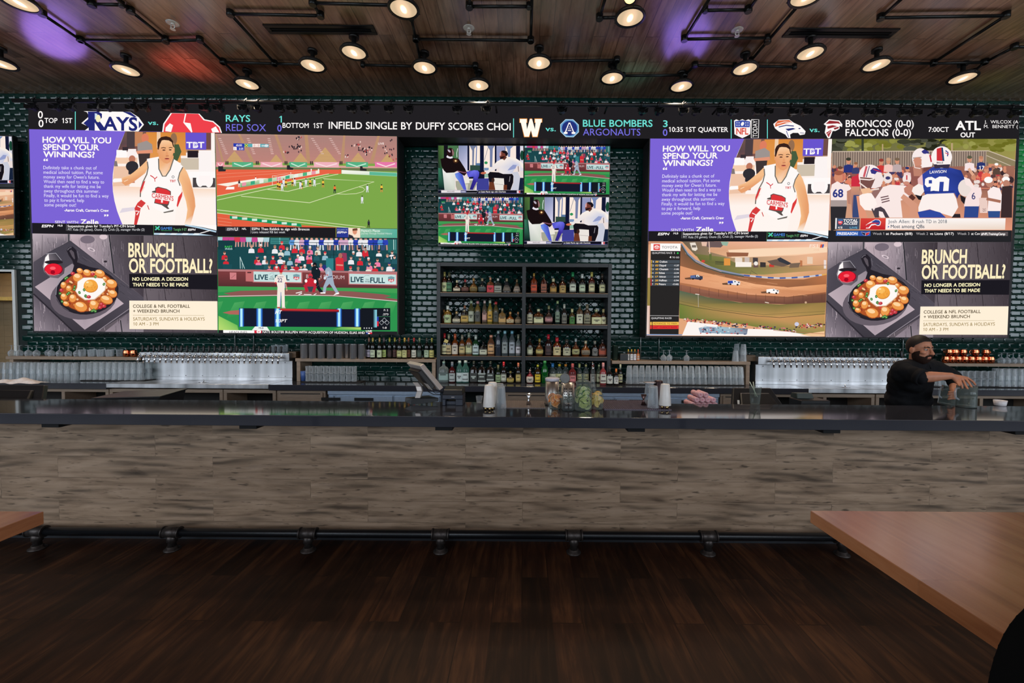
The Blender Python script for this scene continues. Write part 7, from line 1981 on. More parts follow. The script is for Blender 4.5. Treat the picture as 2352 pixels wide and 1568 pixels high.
# foot rail
IRON = mat('cast_iron', (72, 66, 64), 0.42, 0.7, var=0.25, scale=60)
RAILB = mat('rail_black', (22, 24, 28), 0.3, 0.4, var=0.15)
yr = 3.30
zr = PT(1160, 1227.5, yr).z
rail = thing('foot_rail', 'black pipe foot rail on iron tee posts along the foot of the bar', 'foot rail', (0, yr, 0))
posts = [PT(v, 1227, yr).x for v in (85, 395, 708, 1012, 1318, 1627, 1935)] + [PT(1935, 1227, yr).x + 1.02]
MB().cyl((XB0, 0, zr), (XB1, 0, zr), 0.031, seg=20).build('rail_pipe', RAILB, rail)
for x in posts:
    m = MB()
    m.cyl((x - 0.058, 0, zr), (x + 0.058, 0, zr), 0.040, seg=20).cyl((x - 0.066, 0, zr), (x - 0.056, 0, zr), 0.044, seg=20).cyl((x + 0.056, 0, zr), (x + 0.066, 0, zr), 0.044, seg=20)
    m.lathe([(0.029, 0.012), (0.027, zr - 0.075), (0.036, zr - 0.07), (0.036, zr - 0.045), (0.033, zr - 0.02)], (x, 0, 0), seg=18)
    q = m.build('tee_post', IRON, rail)
    MB().lathe([(0.056, 0.0), (0.056, 0.008), (0.038, 0.012), (0.036, 0.03), (0.03, 0.032)], (x, 0, 0), seg=20).build('floor_flange', IRON, q)


# ------------------------------------------------------------------ tables and the chair back
ZTB = 1.05
def pub_table(x0, x1, y0, y1, lab):
    c = ((x0 + x1) / 2, (y0 + y1) / 2)
    r = thing('pub_table', lab, 'table', (*c, 0), group='oak tables')
    MB().box(x0 - c[0], x1 - c[0], y0 - c[1], y1 - c[1], ZTB - 0.046, ZTB).build('table_top', TABLEW, r, bevel=0.002)
    MB().lathe([(0.3, 0), (0.3, 0.012), (0.05, 0.03), (0.038, 0.06), (0.038, ZTB - 0.06), (0.16, ZTB - 0.05), (0.16, ZTB - 0.047)], seg=20).build('pedestal', BLACK, r)


pf = PZ(1861, 1172, ZTB)
pn = PZ(2352, 1456, ZTB)
pub_table(pf.x, pf.x + 1.5, 0.72, pf.y, 'wooden table top at the right in front of the bar, reflecting the screens')
pl = PZ(101, 1174, ZTB)
pub_table(pl.x - 1.5, pl.x, 0.35, pl.y, 'wooden table top cut off at the left edge in front of the foot rail')
VEL = mat('black_upholstery', (9, 8, 8), 0.9, 0, 0.15)
ch = thing('bar_stool', 'black rounded stool back cut off at the lower right corner by the table', 'stool', (0.925, 0.63, 0))
pr = []
for i in range(33):
    a = pi * i / 32
    pr.append((0.2 * (1 if cos(a) > 0 else -1) * abs(cos(a)) ** 0.6, -0.02, 1.02 + 0.315 * sin(a) ** 0.6))
bk = MB().prism([(-0.17, -0.02, 0.76), (-0.2, -0.02, 0.95)] + pr[::-1] + [(0.2, -0.02, 0.95), (0.17, -0.02, 0.76)], (0, 0.06, 0)).build('backrest', VEL, ch, bevel=0.012, bseg=3)
MB().lathe([(0.17, 0.70), (0.20, 0.71), (0.21, 0.74), (0.19, 0.78), (0.0001, 0.79)], seg=24).build('seat', VEL, ch, loc=(0, -0.17, 0))
for a in (0.785, 2.356, 3.927, 5.498):
    MB().cyl((0.14 * cos(a), 0.14 * sin(a) - 0.17, 0.699), (0.2 * cos(a), 0.2 * sin(a) - 0.17, 0.0), 0.016, 0.013, seg=10).build('leg', BLACK, ch)
MB().tube([(0.185 * cos(k * pi / 10), 0.185 * sin(k * pi / 10) - 0.17, 0.3) for k in range(21)], 0.009, 8).build('foot_ring', BLACK, ch)

# ------------------------------------------------------------------ things standing on the bar
ZE = ZT + 0.0005
SIL = mat('silver_plastic', (196, 186, 180), 0.35, 0.3, var=0.04)
p = PZ(972, 930, ZT)
pos = thing('register_screen', 'cash register touch screen seen from behind on a curved grey stand', 'register', (p.x, p.y, ZE))
Y0 = p.y
def L(px, py, dy=0.0):
    q = PT(px, py, Y0 + dy)
    return Vector((q.x - p.x, q.y - p.y, q.z - ZE))
back = [L(930, 843, 0.1), L(961, 850, -0.06), L(1007, 906, -0.06), L(984, 900, 0.1)]
t = L(941, 836, 0.02) - L(935, 841, 0)
t = Vector((0.022, 0.03, 0.018))
MB().prism([a + t * 0.45 for a in back], t).build('display_frame', SIL, pos, bevel=0.003)
ins = [back[0].lerp(back[2], 0.03), back[1].lerp(back[3], 0.03), back[2].lerp(back[0], 0.03), back[3].lerp(back[1], 0.03)]
sh = MB().prism([v - Vector((0.012, 0.006, 0.016)) for v in [back[0].lerp(back[2], 0.14), back[1].lerp(back[3], 0.14), back[2].lerp(back[0], 0.14), back[3].lerp(back[1], 0.14)]], Vector((0.012, 0.006, 0.016)) + t * 0.44).build('back_shell', BLACKPL, pos, bevel=0.004)
a_, b_ = back[0].lerp(back[3], 0.55), back[1].lerp(back[2], 0.62)
q0 = a_.lerp(b_, 0.62) - Vector((0.014, 0.007, 0.017))
e1, e2 = (b_ - a_) * 0.28, (back[2] - back[1]) * 0.25
MB().prism([q0, q0 + e1, q0 + e1 + e2, q0 + e2], (-0.001, -0.0008, -0.001)).build('port_panel', SIL, sh)
arm = MB()
A0 = [L(955, 884, 0.02), L(962, 893, 0.0), L(965, 904, -0.01), L(960, 920, -0.01)]
for i in range(3):
    w_ = Vector((0.022, 0, 0)); d_ = Vector((0, 0.02, 0))
    a, b = A0[i], A0[i + 1]
    arm.hexa([b - w_ - d_, b + w_ - d_, b + w_ + d_, b - w_ + d_, a - w_ - d_, a + w_ - d_, a + w_ + d_, a - w_ + d_])
arm.build('stand_arm', SIL, pos, bevel=0.003)
MB().hexa([L(929, 929, -0.005) * 1, L(946, 937.5, 0.0), L(1008, 928, 0.06), L(985, 922, 0.12), L(930, 918, 0.01), L(946, 921, 0.0), L(1008, 920, 0.06), L(985, 914, 0.12)]).build('base', BLACKPL, pos, bevel=0.004)
m = MB()
m.tube([L(980, 896, 0.04), L(984, 906, 0.05), L(995, 912, 0.06), L(1012, 912, 0.07)], 0.003, 6)
m.tube([L(990, 902, 0.04), L(1000, 909, 0.06), L(1014, 906, 0.08)], 0.003, 6)
m.build('cable', BLACK, pos)
lo = min(v.co.z for o in pos.children for v in o.data.vertices)
for o in pos.children:
    o.location.z -= min(lo, 0)

PRN = mat('printer_plastic', (46, 50, 62), 0.45)
pa_, pb_ = PZ(1016, 931, ZT), PZ(1063, 931, ZT)
wd = pb_.x - pa_.x
pr = thing('receipt_printer', 'dark blue-grey receipt printer beside the register screen', 'printer', ((pa_.x + pb_.x) / 2, pa_.y, ZE))
h = wd / 2
MB().box(-h, -h * 0.7, 0, 0.16, 0, 0.05).box(h * 0.3, h, 0, 0.16, 0, 0.05).box(-h * 0.7, h * 0.3, 0.03, 0.16, 0, 0.03).box(-h, h, 0, 0.16, 0.051, 0.085).build('body', PRN, pr, bevel=0.003)
MB().hexa([(-h, 0.003, 0.0855), (h, 0.003, 0.0855), (h, 0.158, 0.0855), (-h, 0.158, 0.0855), (-h * 0.9, 0.02, 0.125), (h * 0.9, 0.02, 0.125), (h * 0.95, 0.15, 0.14), (-h * 0.95, 0.15, 0.14)]).build('cover', BLACKPL, pr, bevel=0.004)
MB().box(-h * 0.12, h * 0.18, -0.001, 0.0, 0.066, 0.071).build('badge', SIL, pr)

WHT = mat('white_enamel', (232, 226, 220), 0.35, var=0.03)


def shaker(px, py, dz, lab, m_=None, fz=0.024):
    q = PZ(px, py, ZT)
    r = thing('shaker_tin', lab, 'shaker', (q.x, q.y, ZE), group='upturned shaker tins')
    MB().lathe([(0.046, fz + 0.0005), (0.0465, fz + 0.004), (0.034, 0.188), (0.03, 0.193), (0.022, 0.193), (0.02, 0.188), (0.0001, 0.187)], seg=24).build('tin', m_ or WHT, r)
    if fz > 0.01:
        for a in (0.3, 1.87, 3.44, 5.0):
            MB().lathe([(0.009, 0), (0.011, fz)], (0.026 * cos(a), 0.026 * sin(a), 0), seg=10).build('pourer_foot', mat('brass', (200, 170, 120), 0.25, 1.0), r)
    return r


def bar_mat(px0, px1, y0, y1, material, lab, name='bar_mat'):
    a, b, c_, d = PZ(px0, y1, ZT), PZ(px1, y1, ZT), PZ(px0, y0, ZT), PZ(px1, y0, ZT)
    cx, cy = (a.x + b.x) / 2, (a.y + c_.y) / 2
    hx, hy = (b.x - a.x) / 2, (c_.y - a.y) / 2
    r = thing(name, lab, 'mat', (cx, cy, ZE), group='bar mats')
    MB().box(-hx, hx, -hy, hy, 0, 0.004).build('sheet', material, r)
    m = MB()
    n = int(hx * 2 / 0.016)
    for k in range(n):
        m.box(-hx + 0.006 + k * 0.016, -hx + 0.012 + k * 0.016, -hy + 0.004, hy - 0.004, 0.0042, 0.008)
    q = m.build('ribs', material, r)
    q['kind'] = 'stuff'


ZM = 0.0085
bar_mat(1150, 1253, 921, 937, mat('grey_mat', (120, 108, 104), 0.4), 'grey ribbed bar mat left of the fruit jars')
bar_mat(1388, 1541, 920, 941, mat('purple_grey_mat', (92, 82, 96), 0.4), 'dark ribbed bar mat right of the fruit jars')
ZE0 = ZE
ZE = ZE0
shaker(1123, 941, 0, 'white shaker tin standing upside down on brass feet, front one left of the jars')
shaker(1131, 932, 0, 'white shaker tin half hidden behind the front one left of the jars')
ZE = ZE0 + ZM
shaker(1527, 940, 0, 'white shaker tin standing upside down at the right end of the right bar mat')
shaker(1512, 929, 0, 'dark shaker tin behind the white one on the right bar mat', mat('dark_tin', (60, 42, 44), 0.3, 0.6), fz=0.0)
MIXG = MB().lathe([(0.046, 0.0), (0.045, 0.01), (0.033, 0.165), (0.030, 0.172), (0.0001, 0.172)], seg=14, cap=False, smooth=False).lathe([(0.028, 0.158), (0.0001, 0.156)], seg=20, cap=False).mesh('mixing_glass', CLEAR)
for px, py, lab, zz in [(1150, 936.5, 'clear mixing glass upside down right of the white shaker tins, front one', 0), (1147, 928, 'clear mixing glass upside down behind the front one left of the jars', 0), (1500, 938, 'clear mixing glass upside down left of the white shaker on the right mat', ZM), (1491, 929, 'clear mixing glass under the flat strainer on the right mat', ZM)]:
    q = PZ(px, py, ZT)
    place('mixing_glass', MIXG, (q.x, q.y, ZE0 + zz), lab, 'glass', 'upturned mixing glasses')
    if 'strainer' in lab:
        s = MB().lathe([(0.0001, 0.0), (0.05, 0.001), (0.056, 0.005), (0.05, 0.008), (0.0001, 0.006)], seg=20).box(-0.09, -0.05, -0.012, 0.012, 0.002, 0.005).build('bar_strainer', STEEL, None, (q.x, q.y, ZE0 + zz + 0.1725))
        tag(s, 'flat steel strainer lying on the mixing glass at the right', 'strainer')


def jigger(px, py, zz, material, lab):
    q = PZ(px, py, ZT)
    o = MB().lathe([(0.021, 0), (0.006, 0.038), (0.006, 0.042), (0.024, 0.085), (0.022, 0.085), (0.0001, 0.046)], seg=18).build('jigger', material, None, (q.x, q.y, ZE0 + zz))
    tag(o, lab, 'jigger', 'jiggers')


jigger(1214, 930, ZM, CHROME, 'chrome jigger on the left bar mat')
jigger(1478, 932, ZM, mat('dark_copper', (110, 84, 82), 0.25, 0.9), 'dark jigger at the left of the mixing glasses on the right mat')
q = PZ(1101, 924, ZT)
place('shot_glass', MB().lathe([(0.0001, 0.006), (0.024, 0), (0.03, 0.055)], seg=14, cap=False).mesh('shot_glass', CLEAR), (q.x, q.y, ZE0), 'small clear shot glass left of the white shaker tins', 'glass', None)
# steel canister and caddy
q = PZ(1268, 930, ZT)
o = thing('steel_canister', 'polished steel canister with frosted lid behind the orange jar', 'canister', (q.x, q.y, ZE0))
MB().lathe([(0.056, 0), (0.057, 0.003), (0.057, 0.2)], seg=28).build('body', mat('polished_steel', (215, 212, 208), 0.3, 1.0, var=0.04), o)
MB().lathe([(0.058, 0.2005), (0.059, 0.222), (0.05, 0.226)], seg=28).build('lid', mat('frosted_lid', (200, 196, 206), 0.5), o)
q = PZ(1303, 929, ZT)
o = thing('steel_caddy', 'steel caddy with cut-out slots and a round strainer behind the cherry jar', 'caddy', (q.x, q.y, ZE0))
MB().lathe([(0.055, 0), (0.057, 0.003), (0.057, 0.178), (0.054, 0.178), (0.053, 0.006)], seg=28, cap=False).build('cup', MATS['polished_steel'], o)
m = MB()
for s in (-0.5, -0.25, 0.25, 0.5):
    for k in range(5):
        a = -pi / 2 + s
        m.lathe([(0.005, -0.0008), (0.005, 0.0008)], (0.0578 * cos(a), 0.0578 * sin(a), 0.05 + k * 0.022), seg=8, M=Vector((cos(a), sin(a), 0)).to_track_quat('Z', 'Y').to_matrix())
m.build('punched_slots', MATTE, o)['kind'] = 'stuff'
M2 = Matrix.Rotation(radians(75), 3, 'X')
m = MB().lathe([(0.0001, 0.0), (0.032, 0.001), (0.04, -0.004), (0.043, 0.0), (0.04, 0.006)], (-0.02, 0.02, 0.215), seg=24, M=M2)
m.build('round_strainer', mat('worn_steel', (120, 120, 118), 0.4, 1.0), o)
# fruit jars
ORA, LIM, LEM, CHE = mat('orange_flesh', (240, 140, 40), 0.4, var=0.2, scale=60), mat('lime_flesh', (190, 200, 120), 0.4, var=0.2, scale=60), mat('lemon_flesh', (240, 206, 110), 0.4, var=0.15, scale=60), mat('dark_cherry', (34, 8, 14), 0.2)
RIND = {'orange': mat('orange_rind', (226, 120, 30), 0.45), 'lime': mat('lime_rind', (60, 116, 30), 0.4), 'lemon': mat('lemon_rind', (236, 186, 60), 0.45)}
PITH = mat('pith', (240, 222, 180), 0.5)
JARG = glass('jar_glass', (214, 230, 224), 0.10, 0.03, 0.8, diff=0.3)


def wedge(mb, c, r, th, M):
    """half slice: rind, pith, flesh"""
    c = Vector(c)
    for mi, (r0, r1, t) in enumerate([(r * 0.9, r, th), (r * 0.8, r * 0.9, th * 0.98), (0.0, r * 0.8, th * 0.96)]):
        n = 10
        vs, fs = [], []
        for i in range(n + 1):
            a = pi * i / n
            for rr in (max(r0, 1e-4), r1):
                for z in (-t / 2, t / 2):
                    vs.append(c + M @ Vector((rr * cos(a), rr * sin(a), z)))
        for i in range(n):
            b0, b1 = i * 4, i * 4 + 4
            fs += [(b0, b0 + 2, b1 + 2, b1), (b0 + 1, b1 + 1, b1 + 3, b0 + 3), (b0 + 2, b0 + 3, b1 + 3, b1 + 2), (b0, b1, b1 + 1, b0 + 1)]
        fs += [(0, 1, 3, 2), (n * 4, n * 4 + 2, n * 4 + 3, n * 4 + 1)]
        mb.add(vs, fs, False, mi)
    return mb


def jar(px, py, R_, hb, lab, fruit, rind, flesh, n, seed, lid=None, square=False):
    q = PZ(px, py, ZT)
    j = thing('fruit_jar', lab, 'jar', (q.x, q.y, ZE0), group='fruit jars on the bar')
    prof = [(0.0001, 0.004), (R_ * 0.9, 0.0), (R_, 0.012), (R_, hb * 0.74), (R_ * 0.8, hb * 0.86), (R_ * 0.8, hb), (R_ * 0.86, hb + 0.005)]
    MB().lathe(prof, seg=24, cap=False).build('glass', JARG, j)
    if lid:
        MB().lathe([(R_ * 0.9, hb + 0.006), (R_ * 0.9, hb + 0.014), (R_ * 0.5, hb + 0.028), (0.01, hb + 0.036), (0.01, hb + 0.05), (0.018, hb + 0.062), (0.012, hb + 0.078), (0.0001, hb + 0.08)], seg=24, cap=False).build('glass_lid', JARG, j)
    rg_ = random.Random(seed)
    if fruit == 'cherry':
        m = MB()
        m.lathe([(R_ * 0.92, 0.006), (R_ * 0.94, 0.015), (R_ * 0.94, hb * 0.5), (0.0001, hb * 0.52)], seg=20).build('cherries', CHE, j)
        return
    # slices stand in the jar: each is a thing of its own
    sl = 0
    for k in range(n):
        t = k / max(n - 1, 1)
        z = 0.02 + (hb * 0.72 - 0.03) * t
        a = k * 2.4 + rg_.uniform(-0.3, 0.3)
        rr = R_ * 0.5
        rs = min(R_ * 0.68, 0.036)
        M = Matrix.Rotation(rg_.uniform(-0.6, 0.6), 3, 'Z') @ Matrix.Rotation(pi / 2 + rg_.uniform(-0.5, 0.5), 3, 'X') @ Matrix.Rotation(rg_.uniform(0, 6.28), 3, 'Z')
        o = wedge(MB(), (0, 0, 0), rs, 0.012, M).build(fruit + '_slice', [RIND[fruit], PITH, flesh], None, (q.x + rr * cos(a) * 0.9, q.y + (rr * sin(a) - 0.0) * 0.9, ZE0 + z + rs * 0.5))
        tag(o, '%s slice in its glass jar on the bar, %s from the bottom' % (fruit, nth(k + 1)), 'fruit slice', fruit + ' slices in a jar')


jar(1275, 938, 0.05, 0.125, 'round glass jar of orange slices on the bar', 'orange', None, ORA, 12, 1)
jar(1305, 941, 0.052, 0.105, 'low glass jar of dark cherries between oranges and limes', 'cherry', None, CHE, 0, 2)
jar(1339, 941.5, 0.068, 0.205, 'tall glass jar of lime slices with glass lid on the bar', 'lime', None, LIM, 24, 3, lid=True)
jar(1371, 939, 0.048, 0.15, 'glass jar of lemon slices right of the limes', 'lemon', None, LEM, 13, 4)
q = PZ(1361, 926, ZT)
o = thing('oil_flask', 'tall conical glass flask with red liquid and steel pourer behind the lemon jar', 'bottle', (q.x, q.y, ZE0))
MB().lathe([(0.0001, 0.004), (0.036, 0), (0.04, 0.01), (0.03, 0.1), (0.014, 0.22), (0.013, 0.29)], seg=18, cap=False).build('glass', JARG, o)
MB().lathe([(0.034, 0.006), (0.036, 0.012), (0.029, 0.085), (0.0001, 0.087)], seg=16).build('red_liquid', mat('red_liquid', (196, 60, 40), 0.2), o)
MB().cyl((0, 0, 0.285), (0, 0, 0.31), 0.012, 0.01).cyl((0, 0, 0.31), (-0.006, 0, 0.35), 0.005, 0.003).build('pourer', CHROME, o)
# plastic cup with straws
q = PZ(1734, 927.5, ZT)
o = thing('water_cup', 'clear plastic cup of water with two pale straws standing alone on the bar', 'cup', (q.x, q.y, ZE0))
MB().lathe([(0.0001, 0.003), (0.034, 0.0), (0.036, 0.006), (0.048, 0.145), (0.0495, 0.146)], seg=22, cap=False).lathe([(0.041, 0.085), (0.0001, 0.085)], seg=22, cap=False).build('cup', JARG, o)
STR = mat('pale_straw', (206, 214, 190), 0.4)
MB().cyl((0.02, 0.0, 0.06), (-0.055, -0.01, 0.19), 0.0035, seg=8).build('straw', STR, o)
MB().cyl((0.012, 0.02, 0.06), (-0.004, 0.03, 0.185), 0.0035, seg=8).build('straw', STR, o)
q = PZ(2297, 931, ZT)
o = MB().lathe([(0.036, 0), (0.038, 0.004), (0.044, 0.045), (0.041, 0.045), (0.036, 0.008), (0.0001, 0.008)], seg=22).build('white_bowl', mat('white_ceramic', (220, 214, 216), 0.3), None, (q.x, q.y, ZE0))
tag(o, 'small white bowl on the bar right of the glass pitcher', 'bowl')

# ------------------------------------------------------------------ behind the bar: on the inner worktop and the back counter
ZI = 0.84


def back_terminal(px0, px1, pyt, lab, grp, flip=1):
    Y_ = YF1 + 0.28
    a, b = PT(px0, pyt, Y_), PT(px1, pyt, Y_)
    c = (a.x + b.x) / 2
    h = (b.x - a.x) / 2
    r = thing('terminal', lab, 'register', (c, Y_, ZI + 0.0005), group=grp)
    zt = a.z - ZI
    MB().hexa([(-h, -0.09, zt - 0.17), (h, -0.09, zt - 0.17), (h, -0.05, zt - 0.18), (-h, -0.05, zt - 0.18), (-h * 0.72, 0.03, zt), (h * 0.72, 0.03, zt), (h * 0.72, 0.07, zt - 0.01), (-h * 0.72, 0.07, zt - 0.01)]).build('display', BLACKPL, r, bevel=0.006)
    MB().hexa([(-h * 0.7, -0.115, zt - 0.14), (h * 0.7, -0.115, zt - 0.14), (h * 0.7, -0.075, zt - 0.15), (-h * 0.7, -0.075, zt - 0.15), (-h * 0.55, -0.02, zt - 0.04), (h * 0.55, -0.02, zt - 0.04), (h * 0.55, 0.012, zt - 0.045), (-h * 0.55, 0.012, zt - 0.045)]).build('back_hump', BLACKPL, r, bevel=0.008)
    MB().prism([(-h * 0.8, -0.088, zt - 0.14), (-h * 0.72, -0.088, zt - 0.14), (-h * 0.68, -0.06, zt - 0.1), (-h * 0.76, -0.06, zt - 0.1)], (0, -0.002, 0)).build('sticker', mat('paper_sticker', (190, 190, 186), 0.6), r)
    MB().box(-0.03, 0.03, -0.05, 0.0, 0.02, zt - 0.12).box(-0.1, 0.1, -0.1, 0.08, 0, 0.02).build('stand', BLACKPL, r, bevel=0.004)
    return r


back_terminal(1672, 1792, 891, 'black touch terminal seen from behind over the bar right of the straws', 'black terminals behind the bar')
back_terminal(-60, 118, 884, 'black touch terminal seen from behind at the left end of the bar', 'black terminals behind the bar')
Y_ = YF1 + 0.3
a, b = PT(1825, 902, Y_), PT(1895, 902, Y_)
o = thing('slip_printer', 'small dark slip printer behind the bar left of the bartender', 'printer', ((a.x + b.x) / 2, Y_, ZI + 0.0005))
GP = mat('dark_green_plastic', (44, 54, 50), 0.4)
zt = a.z - ZI
MB().box(-0.13, 0.13, -0.09, 0.1, 0.0, zt - 0.055).build('body', BLACKPL, o, bevel=0.006)
MB().hexa([(-0.125, -0.02, zt - 0.05), (0.03, -0.02, zt - 0.05), (0.03, 0.09, zt - 0.05), (-0.125, 0.09, zt - 0.05), (-0.12, 0.0, zt), (0.02, 0.0, zt), (0.02, 0.08, zt - 0.008), (-0.12, 0.08, zt - 0.008)]).build('cover', GP, o, bevel=0.004)
# black bus tub
Y_ = YF1 + 0.26
a, b = PT(252, 906, Y_), PT(398, 900, Y_)
c = (a.x + b.x) / 2
h = (b.x - a.x) / 2
o = thing('bus_tub', 'black plastic tub tilted behind the bar under the left tap wall', 'tub', (c, Y_, ZI + 0.0005))
zt = b.z - ZI
m = MB()
m.hexa([(-h * 0.85, -0.12, 0), (h * 0.85, -0.12, 0), (h * 0.85, 0.12, 0), (-h * 0.85, 0.12, 0), (-h, -0.15, zt - 0.045), (h, -0.15, zt - 0.025), (h, 0.15, zt), (-h, 0.15, zt - 0.03)])
m.build('body', BLACKPL, o, bevel=0.005)
MB().hexa([(-h * 1.04, -0.16, zt - 0.044), (h * 1.04, -0.16, zt - 0.024), (h * 1.04, 0.155, zt + 0.001), (-h * 1.04, 0.155, zt - 0.029), (-h * 1.04, -0.16, zt - 0.034), (h * 1.04, -0.16, zt - 0.014), (h * 1.04, 0.155, zt + 0.011), (-h * 1.04, 0.155, zt - 0.019)]).build('rim', BLACKPL, o, bevel=0.002)
# rolled napkins with pink ends: a stack of counted rolls on a tray
Y_ = YF1 + 0.3
NAP = mat('pink_white_cloth', (222, 170, 176), 0.8, var=0.2, scale=50)
k = 0
for row_, (n, x0) in enumerate([(6, 1578), (5, 1584), (4, 1592), (2, 1600)]):
    for i in range(n):
        base = PT(x0 + i * 12.5, 915, Y_)
        z = 0.98 + 0.045 * row_
        k += 1
        o = MB().lathe([(0.022, -0.09), (0.024, -0.085), (0.023, 0.09), (0.01, 0.092), (0.008, 0.07)], seg=12, M=Matrix.Rotation(pi / 2, 3, 'X') ).build('rolled_napkin', NAP, None, (base.x, Y_, z + 0.0225))
        tag(o, 'pink and white rolled napkin behind the bar, %s row from bottom, %s from left' % (nth(row_ + 1), nth(i + 1)), 'napkin', 'rolled napkins behind the bar')
a = PT(1574, 915, Y_); b = PT(1652, 915, Y_)
o = MB().box(-(b.x - a.x) / 2, (b.x - a.x) / 2, -0.1, 0.1, 0, 0.978 - ZI).build('napkin_crate', BLACKPL, None, ((a.x + b.x) / 2, Y_, ZI + 0.0005), bevel=0.004)
tag(o, 'dark crate under the rolled napkins behind the bar', 'crate')
# bar towel on the back counter
TW = mat('towel_cloth', (244, 234, 230), 0.9, var=0.12, scale=40, bump=0.4)
p0 = PZ(46, 880, ZB)
nx, ny = 26, 12
vs, fs, sm = [], [], []
rg = random.Random(12)
for j in range(ny + 1):
    for i in range(nx + 1):
        u, v = i / nx, j / ny
        e = sin(pi * min(max(u, 0.02), 0.98)) ** 0.5 * sin(pi * min(max(v, 0.02), 0.98)) ** 0.5
        zz = 0.004 + e * (0.034 + 0.02 * sin(u * 9 + v * 3) + 0.018 * sin(u * 19 - v * 8) + 0.02 * (1 - u)) + rg.uniform(0, 0.003) * e
        vs.append(((u - 0.5) * 0.55 + 0.02 * sin(v * 7), (v - 0.5) * 0.2 + 0.015 * sin(u * 8), max(zz, 0.002)))
for j in range(ny):
    for i in range(nx):
        a = j * (nx + 1) + i
        fs.append((a, a + 1, a + nx + 2, a + nx + 1))
m = MB()
for f in fs:
    i = f[0] % (nx + 1)
    m.f.append(f); m.s.append(True); m.m.append(1 if i < 4 else 0)
m.v = vs
tw = m.build('bar_towel', [TW, mat('towel_red', (196, 30, 50), 0.9)], None, (p0.x, p0.y - 0.02, ZB + 0.0005))
tag(tw, 'crumpled white bar towel with a red end on the left back counter', 'towel')
# ------------------------------------------------------------------ pitchers and the bartender
q = PZ(2219, 934.5, ZT)
PIT = q.copy()
hP = q.z
topz = PT(2219, 886, q.y).z
RP = 0.0655


def pitcher(loc, h, lab, rot=(0, 0, 0), water=0.5):
    r = thing('glass_pitcher', lab, 'pitcher', loc, 0, 'glass pitchers by the bartender')
    r.rotation_euler = rot
    MB().lathe([(0.0001, 0.012), (RP * 0.95, 0.012), (RP * 0.98, 0.0), (RP, 0.01), (RP * 0.985, h * 0.6), (RP * 0.99, h), (RP * 0.955, h), (RP * 0.95, 0.02), (0.0001, 0.018)], seg=28, cap=False).build('body', JARG, r)
    MB().lathe([(RP * 0.99, h * water), (RP * 1.004, h * water + 0.002), (RP * 0.99, h * water + 0.004)], seg=28, cap=False).build('seam_ring', JARG, r)
    MB().tube([(-RP * 0.97, 0, h * 0.9), (-RP * 1.45, -0.005, h * 0.88), (-RP * 1.55, -0.005, h * 0.7), (-RP * 1.45, -0.005, h * 0.45), (-RP * 0.98, 0, h * 0.34)], 0.008, 8).build('handle', CLEAR, r)
    return r


pitcher((q.x, q.y, ZE0), topz - ZE0, 'clear glass pitcher on the bar under the bartender\'s hand')
q2 = PT(2174, 930, 3.985)
pitcher((q2.x, q2.y, q2.z), 0.175, 'second glass pitcher held low behind the bar in the bartender\'s other hand', (0.1, 0.12, 0))

SKIN = mat('skin', (196, 132, 102), 0.5, 0, 0.4, var=0.06, scale=40)
SHIRT = mat('black_shirt_cloth', (19, 19, 22), 0.85, 0, 0.2, var=0.3, scale=14, stretch=(1, 1, 0.4))
HAIR = mat('dark_hair', (30, 20, 17), 0.55, 0, 0.35, var=0.4, scale=120)
BEARD = mat('dark_beard', (44, 28, 22), 0.8, 0, 0.2, var=0.4, scale=160)


def capsule(mb, a, b, ra, rb, sx=1.0, seg=14):
    """tapered limb with round ends"""
    a, b = Vector(a), Vector(b)
    d = b - a
    L_ = max(d.length, 1e-5)
    M = d.normalized().to_track_quat('Z', 'Y').to_matrix()
    prof = [(max(ra * sin(t * pi / 8), 1e-5), -ra * cos(t * pi / 8)) for t in range(0, 5)] + [(max(rb * cos(t * pi / 8), 1e-5), L_ + rb * sin(t * pi / 8)) for t in range(0, 5)]
    mb.lathe(prof, a, seg, True, M=M, cap=False)


def blob(mb, c, r3, M=None):
    MM = Matrix.Diagonal(Vector(r3)) if M is None else M @ Matrix.Diagonal(Vector(r3))
    prof = [(max(sin(pi * i / 14), 1e-5), -cos(pi * i / 14)) for i in range(15)]
    mb.lathe(prof, c, 24, True, M=MM, cap=False)


def fuse(mb, name, material, voxel, smooth, parent, loc):
    o = mb.build(name, material, parent, loc)
    md = o.modifiers.new('fuse', 'REMESH'); md.mode = 'VOXEL'; md.voxel_size = voxel; md.use_smooth_shade = True
    sm = o.modifiers.new('soft', 'SMOOTH'); sm.factor = 0.5; sm.iterations = smooth
    return o


# joints, read at their depth
KD = PIT.y / 3.77
PK = lambda px, py, Y: PT(px, py, Y * KD)
HS = 0.95
neck = PK(2112, 838, 4.09)
hc = PK(2113, 803, 4.05)               # head centre
HC = Vector((hc.x, hc.y, hc.z + 0.004))
FW = Vector((0.20, -0.98, -0.06)).normalized()
LT = Vector((0.98, 0.20, 0)).normalized()
UPV = LT.cross(FW) * -1
if UPV.z < 0:
    UPV = -UPV
HM = Matrix((LT, -FW, UPV)).transposed() * HS     # local: x his left, y back, z up


def hp(x, f, z):
    return HC + (LT * x + FW * f + UPV * z) * HS


